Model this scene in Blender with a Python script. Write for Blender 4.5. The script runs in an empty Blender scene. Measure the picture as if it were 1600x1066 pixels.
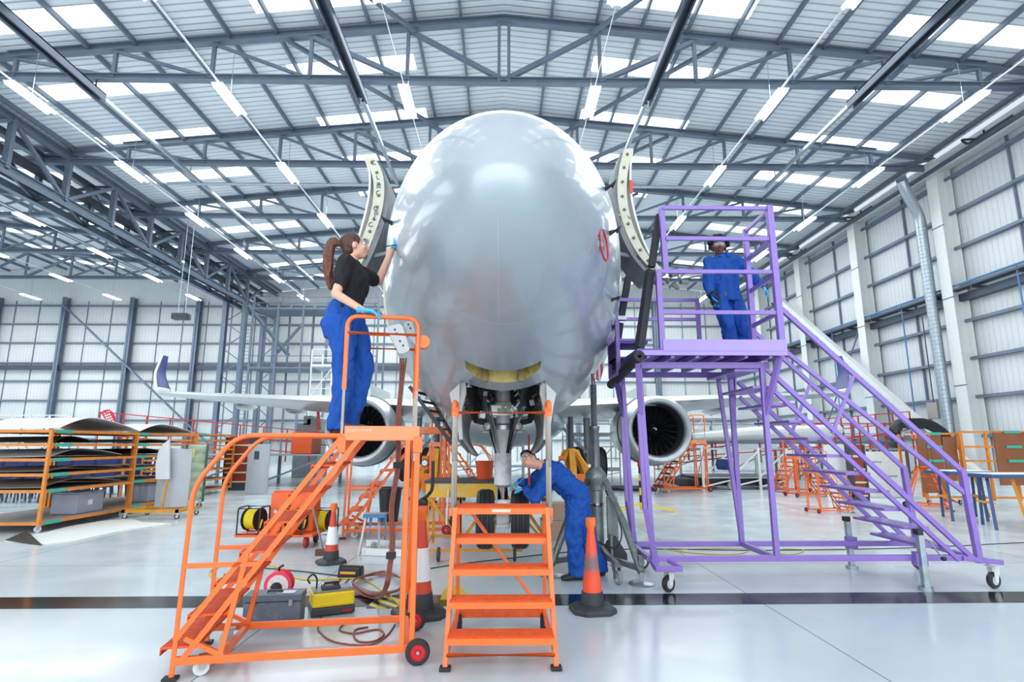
import bpy, bmesh, math, random
from math import sin, cos, pi, radians, sqrt
from mathutils import Vector, Matrix, Euler, noise
random.seed(7)
SC = bpy.context.scene
COL = SC.collection
V = Vector

# ---------------------------------------------------------------- camera, world, lights, exposure
PITCH, YAW, FPX, CAMZ = radians(10.37), radians(0.91), 885.0, 1.5
cam_d = bpy.data.cameras.new('camera'); cam = bpy.data.objects.new('camera', cam_d); COL.objects.link(cam)
cam.location = (0, 0, CAMZ); cam.rotation_euler = (radians(90) + PITCH, 0, -YAW)
cam_d.sensor_width = 36.0; cam_d.lens = 36.0 * FPX / 1600.0; cam_d.clip_end = 300; cam_d.clip_start = 0.05
SC.camera = cam
SC.view_settings.view_transform = 'Standard'; SC.view_settings.look = 'None'
SC.view_settings.gamma = 1.0; SC.view_settings.use_curve_mapping = False
SC.view_settings.exposure = -0.10
W = bpy.data.worlds.new('world'); SC.world = W; W.use_nodes = True
W.node_tree.nodes['Background'].inputs[0].default_value = (0.80, 0.90, 1.0, 1)
W.node_tree.nodes['Background'].inputs[1].default_value = 1.0
SC.cycles.use_denoising = True
SC.cycles.max_bounces = 7; SC.cycles.diffuse_bounces = 4; SC.cycles.glossy_bounces = 4
SC.cycles.caustics_reflective = False; SC.cycles.caustics_refractive = False
SC.cycles.sample_clamp_indirect = 6.0
def area_light(name, loc, rot, sx, sy, watts, color=(1, 1, 1)):
    l = bpy.data.lights.new(name, 'AREA'); l.shape = 'RECTANGLE'; l.size = sx; l.size_y = sy
    l.energy = watts; l.color = color
    o = bpy.data.objects.new(name, l); COL.objects.link(o); o.location = loc; o.rotation_euler = rot
    return o
# daylight through the open hangar door behind the camera, and through the roof lights of the main span
area_light('daylight_hangar_door', (-6, -9, 7.2), (radians(90), 0, 0), 56, 13, 5200, (0.95, 0.98, 1.0))
area_light('daylight_roof_front', (0, 5, 15.2), (0, 0, 0), 34, 20, 1000, (0.93, 0.97, 1.0))
for k in range(3):
    area_light('daylight_roof', (0, 20 + 13.0 * k, 15.0), (0, 0, 0), 36, 8, 3300, (0.92, 0.97, 1.0))
    area_light('daylight_roof', (-40, 16 + 14.0 * k, 14.0), (0, 0, 0), 30, 8, 2600, (0.92, 0.97, 1.0))

# ---------------------------------------------------------------- pixel -> world (positions read off the photograph)
_F = V((sin(YAW) * cos(PITCH), cos(YAW) * cos(PITCH), sin(PITCH)))
_R = V((cos(YAW), -sin(YAW), 0)); _U = _R.cross(_F)
def ray(px, py): return _F + _R * ((px - 800) / FPX) + _U * ((533 - py) / FPX)
def PY(px, py, Y):
    r = ray(px, py); t = Y / r.y; return V((r.x * t, Y, CAMZ + r.z * t))
def PZ(px, py, z=0.0):
    r = ray(px, py); t = (z - CAMZ) / r.z; return V((r.x * t, r.y * t, z))

# ---------------------------------------------------------------- materials
def lin(c):
    if isinstance(c, str):
        c = c.lstrip('#'); c = [int(c[i:i + 2], 16) / 255 for i in (0, 2, 4)]
    return tuple((x / 12.92 if x <= .04045 else ((x + .055) / 1.055) ** 2.4) for x in c)
_mats = {}
def mat(name, col, rough=.5, metal=0.0, spec=.5, var=0.0, vscale=6.0, bump=0.0, bscale=40.0, emit=0.0, coat=0.0, alpha=1.0, trans=0.0, dirt=None, dscale=3.0, damt=.5):
    if name in _mats: return _mats[name]
    m = bpy.data.materials.new(name); m.use_nodes = True; nt = m.node_tree; b = nt.nodes['Principled BSDF']
    c = lin(col) + (1,)
    b.inputs['Base Color'].default_value = c; b.inputs['Roughness'].default_value = rough
    b.inputs['Metallic'].default_value = metal; b.inputs['Specular IOR Level'].default_value = spec
    b.inputs['Coat Weight'].default_value = coat; b.inputs['Coat Roughness'].default_value = .08
    b.inputs['Alpha'].default_value = alpha; b.inputs['Transmission Weight'].default_value = trans
    if emit > 0:
        b.inputs['Emission Color'].default_value = c; b.inputs['Emission Strength'].default_value = emit
    tc = None
    if var > 0 or bump > 0 or dirt:
        tc = nt.nodes.new('ShaderNodeTexCoord')
    if var > 0 or dirt:
        n = nt.nodes.new('ShaderNodeTexNoise'); n.inputs['Scale'].default_value = vscale; n.inputs['Detail'].default_value = 5
        nt.links.new(tc.outputs['Object'], n.inputs['Vector'])
        r = nt.nodes.new('ShaderNodeMapRange'); r.inputs[1].default_value = .3; r.inputs[2].default_value = .7
        r.inputs[3].default_value = 1 - var; r.inputs[4].default_value = 1 + var * .6
        nt.links.new(n.outputs['Fac'], r.inputs[0])
        mx = nt.nodes.new('ShaderNodeVectorMath'); mx.operation = 'SCALE'; mx.inputs[0].default_value = c[:3]
        nt.links.new(r.outputs[0], mx.inputs['Scale']); out = mx.outputs[0]
        if dirt:
            n2 = nt.nodes.new('ShaderNodeTexNoise'); n2.inputs['Scale'].default_value = dscale; n2.inputs['Detail'].default_value = 8; n2.inputs['Roughness'].default_value = .7
            nt.links.new(tc.outputs['Object'], n2.inputs['Vector'])
            r2 = nt.nodes.new('ShaderNodeMapRange'); r2.inputs[1].default_value = .52; r2.inputs[2].default_value = .66; r2.inputs[4].default_value = damt
            nt.links.new(n2.outputs['Fac'], r2.inputs[0])
            mm = nt.nodes.new('ShaderNodeMix'); mm.data_type = 'RGBA'; mm.inputs['B'].default_value = lin(dirt) + (1,)
            nt.links.new(r2.outputs[0], mm.inputs['Factor']); nt.links.new(out, mm.inputs['A']); out = mm.outputs['Result']
        nt.links.new(out, b.inputs['Base Color'])
    if bump > 0:
        n = nt.nodes.new('ShaderNodeTexNoise'); n.inputs['Scale'].default_value = bscale; n.inputs['Detail'].default_value = 4
        nt.links.new(tc.outputs['Object'], n.inputs['Vector'])
        bp = nt.nodes.new('ShaderNodeBump'); bp.inputs['Strength'].default_value = bump; bp.inputs['Distance'].default_value = .01
        nt.links.new(n.outputs['Fac'], bp.inputs['Height']); nt.links.new(bp.outputs[0], b.inputs['Normal'])
    _mats[name] = m; return m
def ribbed(name, col, axis, pitch, rough=.5, depth=.03, var=.06, dark=.82):
    """painted profiled sheet: ribs every `pitch` metres along axis (world coordinates)"""
    m = bpy.data.materials.new(name); m.use_nodes = True; nt = m.node_tree; b = nt.nodes['Principled BSDF']
    b.inputs['Roughness'].default_value = rough
    g = nt.nodes.new('ShaderNodeNewGeometry'); s = nt.nodes.new('ShaderNodeSeparateXYZ'); nt.links.new(g.outputs['Position'], s.inputs[0])
    d = nt.nodes.new('ShaderNodeMath'); d.operation = 'DIVIDE'; d.inputs[1].default_value = pitch; nt.links.new(s.outputs[axis], d.inputs[0])
    fr = nt.nodes.new('ShaderNodeMath'); fr.operation = 'FRACT'; nt.links.new(d.outputs[0], fr.inputs[0])
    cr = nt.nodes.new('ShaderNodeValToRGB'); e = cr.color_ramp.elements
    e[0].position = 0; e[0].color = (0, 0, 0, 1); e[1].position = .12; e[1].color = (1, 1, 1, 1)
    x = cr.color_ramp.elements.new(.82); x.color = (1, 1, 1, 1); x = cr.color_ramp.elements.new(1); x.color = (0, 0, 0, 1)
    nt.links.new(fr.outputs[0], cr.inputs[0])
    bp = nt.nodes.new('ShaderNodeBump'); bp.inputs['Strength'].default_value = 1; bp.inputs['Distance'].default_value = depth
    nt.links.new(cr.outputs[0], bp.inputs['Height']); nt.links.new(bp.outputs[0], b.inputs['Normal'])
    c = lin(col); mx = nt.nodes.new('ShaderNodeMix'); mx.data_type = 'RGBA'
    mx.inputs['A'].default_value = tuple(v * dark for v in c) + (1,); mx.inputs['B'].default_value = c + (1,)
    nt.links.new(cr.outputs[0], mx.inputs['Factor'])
    n = nt.nodes.new('ShaderNodeTexNoise'); n.inputs['Scale'].default_value = .35; nt.links.new(g.outputs['Position'], n.inputs['Vector'])
    r = nt.nodes.new('ShaderNodeMapRange'); r.inputs[1].default_value = .3; r.inputs[2].default_value = .7; r.inputs[3].default_value = 1 - var; r.inputs[4].default_value = 1
    nt.links.new(n.outputs['Fac'], r.inputs[0])
    vm = nt.nodes.new('ShaderNodeVectorMath'); vm.operation = 'SCALE'; nt.links.new(mx.outputs['Result'], vm.inputs[0]); nt.links.new(r.outputs[0], vm.inputs['Scale'])
    nt.links.new(vm.outputs[0], b.inputs['Base Color'])
    return m
def emitter(name, col, st):
    m = bpy.data.materials.new(name); m.use_nodes = True; nt = m.node_tree; nt.nodes.clear()
    e = nt.nodes.new('ShaderNodeEmission'); e.inputs[0].default_value = lin(col) + (1,); e.inputs[1].default_value = st
    o = nt.nodes.new('ShaderNodeOutputMaterial'); nt.links.new(e.outputs[0], o.inputs[0]); return m

STEEL = mat('steel_blue_grey', '#728090', .5, .15, var=.12, vscale=1.5)
STEELD = mat('steel_dark_grey', '#4E5866', .5, .3, var=.1, vscale=1.5)
WHITEST = mat('column_white', '#DCE0DE', .5, var=.04)
ALU = mat('bare_aluminium', '#B9C0C4', .35, .85, var=.08)
CHROME = mat('chrome', '#86807A', .2, 1.0)
GALV = mat('galvanised_steel', '#A9B5BC', .38, .75, var=.18, vscale=14)
ORANGE = mat('orange_paint', '#F4702A', .38, .0, var=.07, vscale=9, coat=.25)
ORANGED = mat('orange_tread_paint', '#DF5A22', .6, .0, var=.15, vscale=20, bump=.5, bscale=160)
PURPLE = mat('purple_paint', '#896CBE', .38, .0, var=.06, vscale=8, coat=.25)
BLUEC = mat('royal_blue_cotton', '#064CA4', .8, var=.08, vscale=10, bump=.35, bscale=55)
BLACKR = mat('black_rubber', '#26272B', .6, var=.15, vscale=20)
BLACKP = mat('black_plastic', '#1B1C20', .4)
FOAM = mat('dark_foam_padding', '#35353B', .85, var=.12, vscale=14, bump=.3)
WHITE = mat('white_paint', '#E6E9E8', .4, var=.03)
GREYP = mat('grey_paint', '#7D868C', .5, var=.1)
DARKG = mat('dark_grey_paint', '#3E4248', .5, var=.15)
YELLOW = mat('yellow_paint', '#F0D21E', .4, var=.06)
OCHRE = mat('ochre_yellow_paint', '#D9941C', .45, var=.15, vscale=5)
RED = mat('red_paint', '#C8202A', .4, var=.08)
REDR = mat('red_plastic', '#E8405A', .35)
BLUEP = mat('blue_paint', '#2E86C8', .4, var=.06)
NAVY = mat('navy_fabric', '#1E2F66', .8, var=.15)
SKIN = mat('light_skin', '#E2AE94', .5, var=.05, vscale=12)
SKIN2 = mat('brown_skin', '#6E4433', .5, var=.06, vscale=12)
GLOVE = mat('light_blue_nitrile_glove', '#48B4E4', .4, var=.05)
HAIR = mat('brown_hair', '#4A2A22', .45, var=.35, vscale=30, bump=.5, bscale=90)
HAIRD = mat('black_hair', '#171216', .7, var=.3, vscale=40, bump=1.0, bscale=60)
BLACKT = mat('black_polo_cotton', '#1A181C', .85, var=.1, bump=.3, bscale=50)
WOOD = mat('brown_board', '#8A5230', .6, var=.15, vscale=3)
CONEO = mat('cone_orange', '#F0502A', .42, var=.06, dirt='#6A3A30', dscale=9, damt=.35)
CONEW = mat('cone_reflective_white', '#E8ECEE', .35)
CONEB = mat('cone_black_base', '#383A3E', .6, var=.2)

# ---------------------------------------------------------------- mesh builder
def frame_of(d, up=None):
    d = d.normalized(); up = V(up) if up is not None else V((0, 0, 1))
    if abs(d.dot(up)) > .999: up = V((0, 1, 0)) if abs(d.y) < .9 else V((1, 0, 0))
    x = d.cross(up).normalized(); y = x.cross(d).normalized(); return x, y, d
class MB:
    def __init__(s): s.v = []; s.f = []; s.sm = []; s.mi = []; s.cm = 0
    def add(s, vs, fs, smooth=False):
        o = len(s.v); s.v += [tuple(v) for v in vs]
        for f in fs: s.f.append([i + o for i in f]); s.sm.append(smooth); s.mi.append(s.cm)
        return s
    def box(s, c, d, rz=0, M=None):
        c = V(c); R = M if M is not None else Matrix.Rotation(rz, 3, 'Z'); vs = []
        for k in range(8):
            p = V(((k & 1) - .5, ((k >> 1) & 1) - .5, ((k >> 2) & 1) - .5)); p = V((p.x * d[0], p.y * d[1], p.z * d[2])); vs.append(c + R @ p)
        return s.add(vs, [(0, 2, 3, 1), (4, 5, 7, 6), (0, 1, 5, 4), (2, 6, 7, 3), (0, 4, 6, 2), (1, 3, 7, 5)])
    def bb(s, a, b):
        a, b = V(a), V(b); return s.box((a + b) / 2, [abs(x) for x in (b - a)])
    def bar(s, p, q, w, h=None, up=None, ext=0.0):
        h = w if h is None else h; p, q = V(p), V(q); x, y, d = frame_of(q - p, up); p = p - d * ext; q = q + d * ext; vs = []
        for e in (p, q):
            for (a, b) in ((-1, -1), (1, -1), (1, 1), (-1, 1)): vs.append(e + x * a * w / 2 + y * b * h / 2)
        return s.add(vs, [(3, 2, 1, 0), (4, 5, 6, 7), (0, 1, 5, 4), (1, 2, 6, 5), (2, 3, 7, 6), (3, 0, 4, 7)])
    def cyl(s, p, q, r, r2=None, n=16, caps=True, smooth=True):
        r2 = r if r2 is None else r2; p, q = V(p), V(q); x, y, d = frame_of(q - p); vs = []
        for e, rr in ((p, r), (q, r2)):
            for k in range(n): a = 2 * pi * k / n; vs.append(e + (x * cos(a) + y * sin(a)) * rr)
        s.add(vs, [(k, (k + 1) % n, n + (k + 1) % n, n + k) for k in range(n)], smooth)
        if caps:
            s.add(vs[:n], [tuple(range(n))[::-1]]); s.add(vs[n:], [tuple(range(n))])
        return s
    def tube(s, pts, r, n=8, closed=False):
        pts = [V(p) for p in pts]; m = len(pts); rings = []; px = None
        for i in range(m):
            a = pts[i - 1] if (i > 0 or closed) else pts[0]; b = pts[(i + 1) % m] if (i < m - 1 or closed) else pts[-1]
            d = (b - a);
            if d.length < 1e-9: d = V((0, 0, 1))
            d.normalize()
            if px is None: x, y, _ = frame_of(d)
            else:
                x = px - d * px.dot(d)
                if x.length < 1e-6: x, y, _ = frame_of(d)
                x.normalize(); y = d.cross(x)
            px = x; rr = r[i] if isinstance(r, (list, tuple)) else r
            k_ = 1.0
            if 0 < i < m - 1 or closed:
                u = (pts[i] - pts[i - 1]).normalized(); w = (pts[(i + 1) % m] - pts[i]).normalized(); c = max(.3, sqrt(max(0, (1 + u.dot(w)) / 2))); k_ = 1.0 if c > .97 else min(1.25, 1 / c)
            rings.append([pts[i] + (x * cos(2 * pi * k / n) + y * sin(2 * pi * k / n)) * rr * k_ for k in range(n)])
        vs = [v for R in rings for v in R]; fs = []
        for i in range(m if closed else m - 1):
            j = (i + 1) % m
            for k in range(n): fs.append((i * n + k, i * n + (k + 1) % n, j * n + (k + 1) % n, j * n + k))
        s.add(vs, fs, True)
        if not closed: s.add(rings[0], [tuple(range(n))[::-1]]); s.add(rings[-1], [tuple(range(n))])
        return s
    def lathe(s, prof, o=(0, 0, 0), ax=(0, 0, 1), n=24, smooth=True, caps=True):
        """prof = [(radius, distance along axis)]"""
        o = V(o); x, y, d = frame_of(V(ax)); vs = []
        for (r, t) in prof:
            for k in range(n): a = 2 * pi * k / n; vs.append(o + d * t + (x * cos(a) + y * sin(a)) * max(r, 1e-4))
        m = len(prof); s.add(vs, [(i * n + k, i * n + (k + 1) % n, (i + 1) * n + (k + 1) % n, (i + 1) * n + k) for i in range(m - 1) for k in range(n)], smooth)
        if caps:
            if prof[0][0] > 1e-3: s.add(vs[:n], [tuple(range(n))[::-1]])
            if prof[-1][0] > 1e-3: s.add(vs[-n:], [tuple(range(n))])
        return s
    def prism(s, poly, a, b):
        """poly: list of 3-D points (planar), extruded by vector b-a"""
        n = len(poly); d = V(b) - V(a); P = [V(p) for p in poly]; Q = [p + d for p in P]
        return s.add(P + Q, [tuple(range(n))[::-1], tuple(range(n, 2 * n))] + [(k, (k + 1) % n, n + (k + 1) % n, n + k) for k in range(n)])
    def ell(s, c, r, M=None, nu=20, nv=12, fn=None):
        c = V(c); vs = []; M = M or Matrix.Identity(3)
        for j in range(nv + 1):
            t = pi * j / nv
            for i in range(nu):
                a = 2 * pi * i / nu; p = V((sin(t) * cos(a), sin(t) * sin(a), cos(t)))
                p = V((p.x * r[0], p.y * r[1], p.z * r[2]))
                if fn: p = fn(p)
                vs.append(c + M @ p)
        return s.add(vs, [(j * nu + i, (j + 1) * nu + i, (j + 1) * nu + (i + 1) % nu, j * nu + (i + 1) % nu) for j in range(nv) for i in range(nu)], True)
    def grid(s, fn, nu, nv, smooth=True, wrap=False, thick=None):
        vs = [V(fn(i / (nu if wrap else nu - 1), j / (nv - 1))) for j in range(nv) for i in range(nu)]
        q = nu if wrap else nu - 1
        fs = [(j * nu + i, j * nu + (i + 1) % nu, (j + 1) * nu + (i + 1) % nu, (j + 1) * nu + i) for j in range(nv - 1) for i in range(q)]
        if thick is None: return s.add(vs, fs, smooth)
        t = V(thick); N = len(vs); fs2 = [tuple(N + k for k in f[::-1]) for f in fs]
        edge = [j * nu for j in range(nv)], [j * nu + nu - 1 for j in range(nv)], list(range(nu)), [(nv - 1) * nu + i for i in range(nu)]
        side = []
        for k, e in enumerate(edge):
            for a, b in zip(e, e[1:]): side.append((a, b, b + N, a + N))
        return s.add(vs + [v + t for v in vs], fs + fs2, smooth).add([], []) if wrap else s.add(vs + [v + t for v in vs], fs + fs2 + side, smooth)
    def build(s, name, m, parent=None, bevel=0.0, kind=None, label=None, smooth_angle=None):
        me = bpy.data.meshes.new(name); me.from_pydata(s.v, [], s.f)
        for x in (m if isinstance(m, (list, tuple)) else [m]): me.materials.append(x)
        me.polygons.foreach_set('use_smooth', s.sm); me.polygons.foreach_set('material_index', s.mi)
        bm = bmesh.new(); bm.from_mesh(me); bmesh.ops.remove_doubles(bm, verts=bm.verts, dist=1e-5) if len(s.v) < 60000 else None
        bmesh.ops.recalc_face_normals(bm, faces=bm.faces); bm.to_mesh(me); bm.free()
        if any(s.sm) and not all(s.sm): pass
        me.set_sharp_from_angle(angle=radians(smooth_angle or 42)) if any(s.sm) else None
        o = bpy.data.objects.new(name, me); COL.objects.link(o)
        if bevel > 0:
            b = o.modifiers.new('bevel', 'BEVEL'); b.width = bevel; b.segments = 2; b.limit_method = 'ANGLE'; b.angle_limit = radians(40)
        if parent is not None: adopt(o, parent)
        if kind: o['kind'] = kind
        if label: o['label'] = label
        return o
def world_of(o):
    m = o.matrix_basis.copy()
    if o.parent: m = world_of(o.parent) @ o.matrix_parent_inverse @ m
    return m
def adopt(o, parent):
    o.parent = parent; o.matrix_parent_inverse = world_of(parent).inverted()
def tag(o, label=None, cat=None, group=None, kind=None):
    if label: o['label'] = label
    if cat: o['category'] = cat
    if group: o['group'] = group
    if kind: o['kind'] = kind
    return o
def thing(name, label, cat, loc=(0, 0, 0), group=None, rz=0.0):
    o = bpy.data.objects.new(name, None); COL.objects.link(o); o.location = loc; o.rotation_euler = (0, 0, rz)
    o.empty_display_size = .2
    return tag(o, label, cat, group)
KIDS = {}
def clone(root, loc=None, rz=None, label=None, scale=None):
    def cp(o, par):
        c = o.copy(); COL.objects.link(c)
        if par is not None: c.parent = par; c.matrix_parent_inverse = o.matrix_parent_inverse.copy()
        for ch in [x for x in ALL_CH(o)]: cp(ch, c)
        return c
    c = cp(root, None)
    if loc is not None: c.location = loc
    if rz is not None: c.rotation_euler = (0, 0, rz)
    if scale is not None: c.scale = scale if isinstance(scale, (tuple, list)) else (scale,) * 3
    if label: c['label'] = label
    return c
def ALL_CH(o): return [x for x in COL.objects if x.parent == o]
def bend(pts, r, n=5):
    """round the corners of a polyline"""
    pts = [V(p) for p in pts]; out = [pts[0]]
    for a, b, c in zip(pts, pts[1:], pts[2:]):
        u = (a - b).normalized(); w = (c - b).normalized(); rr = min(r, (a - b).length * .49, (c - b).length * .49)
        p, q = b + u * rr, b + w * rr
        for k in range(n + 1):
            t = k / n; out.append(p * (1 - t) ** 2 + b * 2 * t * (1 - t) + q * t * t)
    out.append(pts[-1]); return out
def spline(pts, n=6):
    pts = [V(p) for p in pts]; P = [pts[0]] + pts + [pts[-1]]; out = []
    for i in range(1, len(P) - 2):
        a, b, c, d = P[i - 1:i + 3]
        for k in range(n):
            t = k / n; out.append(.5 * ((2 * b) + (c - a) * t + (2 * a - 5 * b + 4 * c - d) * t * t + (3 * b - a - 3 * c + d) * t ** 3))
    out.append(pts[-1]); return out
_font = {}
def text(s, name, mtl, parent, origin, xdir, ydir, size, depth=.002, align='CENTER', label=None):
    cu = bpy.data.curves.new(name, 'FONT'); cu.body = s; cu.size = size; cu.extrude = depth; cu.align_x = align; cu.align_y = 'CENTER'
    t = bpy.data.objects.new(name, cu); COL.objects.link(t); bpy.context.view_layer.update()
    me = bpy.data.meshes.new_from_object(t); bpy.data.objects.remove(t)
    me.materials.clear(); me.materials.append(mtl)
    x = V(xdir).normalized(); y = V(ydir).normalized(); z = x.cross(y)
    M = Matrix((x, y, z)).transposed().to_4x4(); M.translation = V(origin); me.transform(M)
    o = bpy.data.objects.new(name, me); COL.objects.link(o)
    if parent is not None: adopt(o, parent)
    if label: o['label'] = label
    return o
# ================================================================ THE SETTING: hangar shell
XW, BAY, YB, EAVE, RIDGE = 22.0, 6.69, 53.2, 15.75, 18.15
TRY = [19.8 + BAY * k for k in range(-3, 5)]
def roof_z(x):
    if x < -XW: x = x + 2 * XW
    return RIDGE - (RIDGE - EAVE) * abs(x) / XW
# floor material: polished light grey resin with joints
fm = mat('polished_hangar_floor', '#C8D3D7', .12, spec=.5, var=.05, vscale=.6)
def floor_mat(m):
    nt = m.node_tree; b = nt.nodes['Principled BSDF']
    src = b.inputs['Base Color'].links[0].from_socket
    g = nt.nodes.new('ShaderNodeNewGeometry'); s = nt.nodes.new('ShaderNodeSeparateXYZ'); nt.links.new(g.outputs['Position'], s.inputs[0])
    fac = None
    def math_(op, a, bv=None, c=None):
        n = nt.nodes.new('ShaderNodeMath'); n.operation = op
        for i, v in enumerate((a, bv, c)):
            if v is None: continue
            if isinstance(v, (int, float)): n.inputs[i].default_value = v
            else: nt.links.new(v, n.inputs[i])
        return n.outputs[0]
    def joint(ax, pitch, off):
        f = math_('FRACT', math_('DIVIDE', math_('ADD', s.outputs[ax], off), pitch))
        d = math_('MULTIPLY', math_('ABSOLUTE', math_('SUBTRACT', f, .5)), pitch)
        return math_('LESS_THAN', d, .006)
    j = math_('MAXIMUM', joint('X', 4.5, 2.0 + 2.25), joint('Y', 6.0, 1.4))
    mx = nt.nodes.new('ShaderNodeMix'); mx.data_type = 'RGBA'; mx.inputs['B'].default_value = (.10, .12, .14, 1)
    nt.links.new(math_('MULTIPLY', j, .75), mx.inputs['Factor']); nt.links.new(src, mx.inputs['A'])
    nt.links.new(mx.outputs['Result'], b.inputs['Base Color'])
    n = nt.nodes.new('ShaderNodeTexNoise'); n.inputs['Scale'].default_value = 1.3; n.inputs['Detail'].default_value = 6
    nt.links.new(g.outputs['Position'], n.inputs['Vector'])
    r = nt.nodes.new('ShaderNodeMapRange'); r.inputs[1].default_value = .3; r.inputs[2].default_value = .75; r.inputs[3].default_value = .12; r.inputs[4].default_value = .30
    nt.links.new(n.outputs['Fac'], r.inputs[0]); nt.links.new(r.outputs[0], b.inputs['Roughness'])
    n2 = nt.nodes.new('ShaderNodeTexNoise'); n2.inputs['Scale'].default_value = 2.2; nt.links.new(g.outputs['Position'], n2.inputs['Vector'])
    bp = nt.nodes.new('ShaderNodeBump'); bp.inputs['Strength'].default_value = .06; bp.inputs['Distance'].default_value = .02
    nt.links.new(n2.outputs['Fac'], bp.inputs['Height']); nt.links.new(bp.outputs[0], b.inputs['Normal'])
floor_mat(fm)
MB().bb((-67, -10, -.2), (XW + .6, YB + .6, 0)).build('floor', fm, kind='structure')
LINEB = mat('black_line_paint', '#15161C', .15, var=.15)
lb = MB(); a0, a1 = PZ(0, 952), PZ(0, 934); b0, b1 = PZ(1600, 942), PZ(1600, 925)
def ext_(p, q, t): return p + (q - p) * t
lb.prism([ext_(a0, b0, -.6), ext_(a0, b0, 1.6), ext_(a1, b1, 1.6), ext_(a1, b1, -.6)], (0, 0, .0), (0, 0, .003))
tag(lb.build('trim_1', LINEB, kind='structure'), 'black line painted across the floor')
WALLX = ribbed('wall_sheet_x', '#DDE1E0', 'X', .3, depth=.014, var=.08, dark=.92)
WALLY = ribbed('wall_sheet_y', '#DADFE1', 'Y', .3, depth=.014, var=.08, dark=.92)
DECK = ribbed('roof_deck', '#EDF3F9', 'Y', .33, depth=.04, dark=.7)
MB().bb((-67, YB, 0), (XW + .6, YB + .3, 16)).build('wall_back', WALLX, kind='structure')
MB().prism([(-XW, YB, 15.9), (XW, YB, 15.9), (0, YB, 18.4)], (0, 0, 0), (0, .3, 0)).build('wall_back_gable', WALLX, kind='structure')
MB().prism([(-3 * XW, YB, 15.9), (-XW, YB, 15.9), (-2 * XW, YB, 18.4)], (0, 0, 0), (0, .3, 0)).build('wall_back_gable', WALLX, kind='structure')
MB().bb((XW + .3, -10, 0), (XW + .6, YB, 16)).build('wall_right', WALLY, kind='structure')
MB().bb((-67, -10, 0), (-66.6, YB, 16)).build('wall_left', WALLY, kind='structure')
# roof deck built as strips around the roof-light openings
SKY = emitter('daylit_roof_light', '#F4FAFF', 2.6)
rows = [6.4, 10.4, 14.4, 18.35, 22.3, 26.25, 30.2, 34.2, 38.1, 42.1, 46.1, 50.0]
SW = .52
spans = [(-20, -14.5), (-9.3, -3.9), (3.9, 9.3), (14.5, 20)]
def deck(x0, x1, y0, y1, mb, t=.12):
    mb.prism([(x0, y0, roof_z(x0 + 1e-4) + .3), (x1, y0, roof_z(x1 - 1e-4) + .3), (x1, y1, roof_z(x1 - 1e-4) + .3), (x0, y1, roof_z(x0 + 1e-4) + .3)], (0, 0, 0), (0, 0, t))
for bi, off in ((0, 0.0), (1, -2 * XW)):
    mb = MB()
    xs = sorted(set([-XW, 0, XW] + [v for s in spans for v in s]))
    for x0, x1 in zip(xs, xs[1:]):
        if (x0, x1) in spans:
            y = -10
            for r in rows: deck(x0 + off, x1 + off, y, r - SW, mb); y = r + SW
            deck(x0 + off, x1 + off, y, YB + .3, mb)
        else: deck(x0 + off, x1 + off, -10, YB + .3, mb)
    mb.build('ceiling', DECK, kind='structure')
n = 0
for off in (0.0, -2 * XW):
    for (x0, x1) in spans:
        for r in rows:
            if off < 0 and (r < 25): continue
            n += 1; m_ = MB(); deck(x0 + off, x1 + off, r - SW, r + SW, m_, .06); m_.build('window_%d' % n, SKY, kind='structure')
# purlins
grp = 'purlins under the roof sheets'
for off in (0.0, -2 * XW):
    x = -21.4
    while x < 21.6:
        if abs(x) > .3:
            z = roof_z(x) + .2; m_ = MB().bb((x + off - .045, 2 if off == 0 else 20, z - .11), (x + off + .045, YB, z + .1))
            o = m_.build('roof_purlin', STEEL); tag(o, 'long grey steel purlin running under the ribbed roof sheets', 'purlin', grp)
        x += 1.79
# trusses
PAN = [0, 3.75, 7.5, 11.25, 15.0, 18.75, 21.9]
def truss(y, off, sideon=True):
    bz = 15.25
    t = thing('roof_truss', 'steel roof truss with flat bottom chord and sloping top chords', 'roof truss', (off, y, bz), 'roof trusses across the hangar')
    zt = lambda x: 17.95 - (17.95 - 15.85) * abs(x) / XW
    m_ = MB()
    for s in (-1, 1):
        P, Q = V((off + s * XW, y, zt(XW))), V((off, y, zt(0)))
        m_.bar(P, Q, .30, .04, up=(0, 0, 1)); m_.bar(P + V((0, 0, .26)), Q + V((0, 0, .26)), .30, .04); m_.bar(P + V((0, 0, .13)), Q + V((0, 0, .13)), .05, .26)
    m_.build('top_chord', STEEL, t)
    m_ = MB().bb((off - XW, y - .13, bz - .02), (off + XW, y + .13, bz + .02)); m_.bb((off - XW, y - .13, bz + .2), (off + XW, y + .13, bz + .24)); m_.bb((off - XW, y - .02, bz), (off + XW, y + .02, bz + .22))
    m_.build('bottom_chord', STEEL, t)
    for s in (-1, 1):
        for i in range(1, len(PAN) - 1):
            x = s * PAN[i]; MB().bar((off + x, y, bz + .1), (off + x, y, zt(x)), .13, .13).build('web_post', STEEL, t)
        for i in range(1, len(PAN)):
            xo, xi = s * PAN[i], s * PAN[i - 1]
            MB().bar((off + xo, y, zt(xo) - .05), (off + xi, y, bz + .15), .11 if i > 2 else .17, .11 if i > 2 else .17).build('web_diagonal', STEEL, t)
    m_ = MB(); m_.bar((off - .19, y, bz), (off - .19, y, zt(0)), .12, .2); m_.bar((off + .19, y, bz), (off + .19, y, zt(0)), .12, .2); m_.build('king_post', STEEL, t)
    return t
tnames = ['nearest to the camera', 'second from the camera', 'third from the camera', 'fourth from the camera', 'fifth from the camera', 'sixth from the camera', 'seventh', 'eighth']
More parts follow.
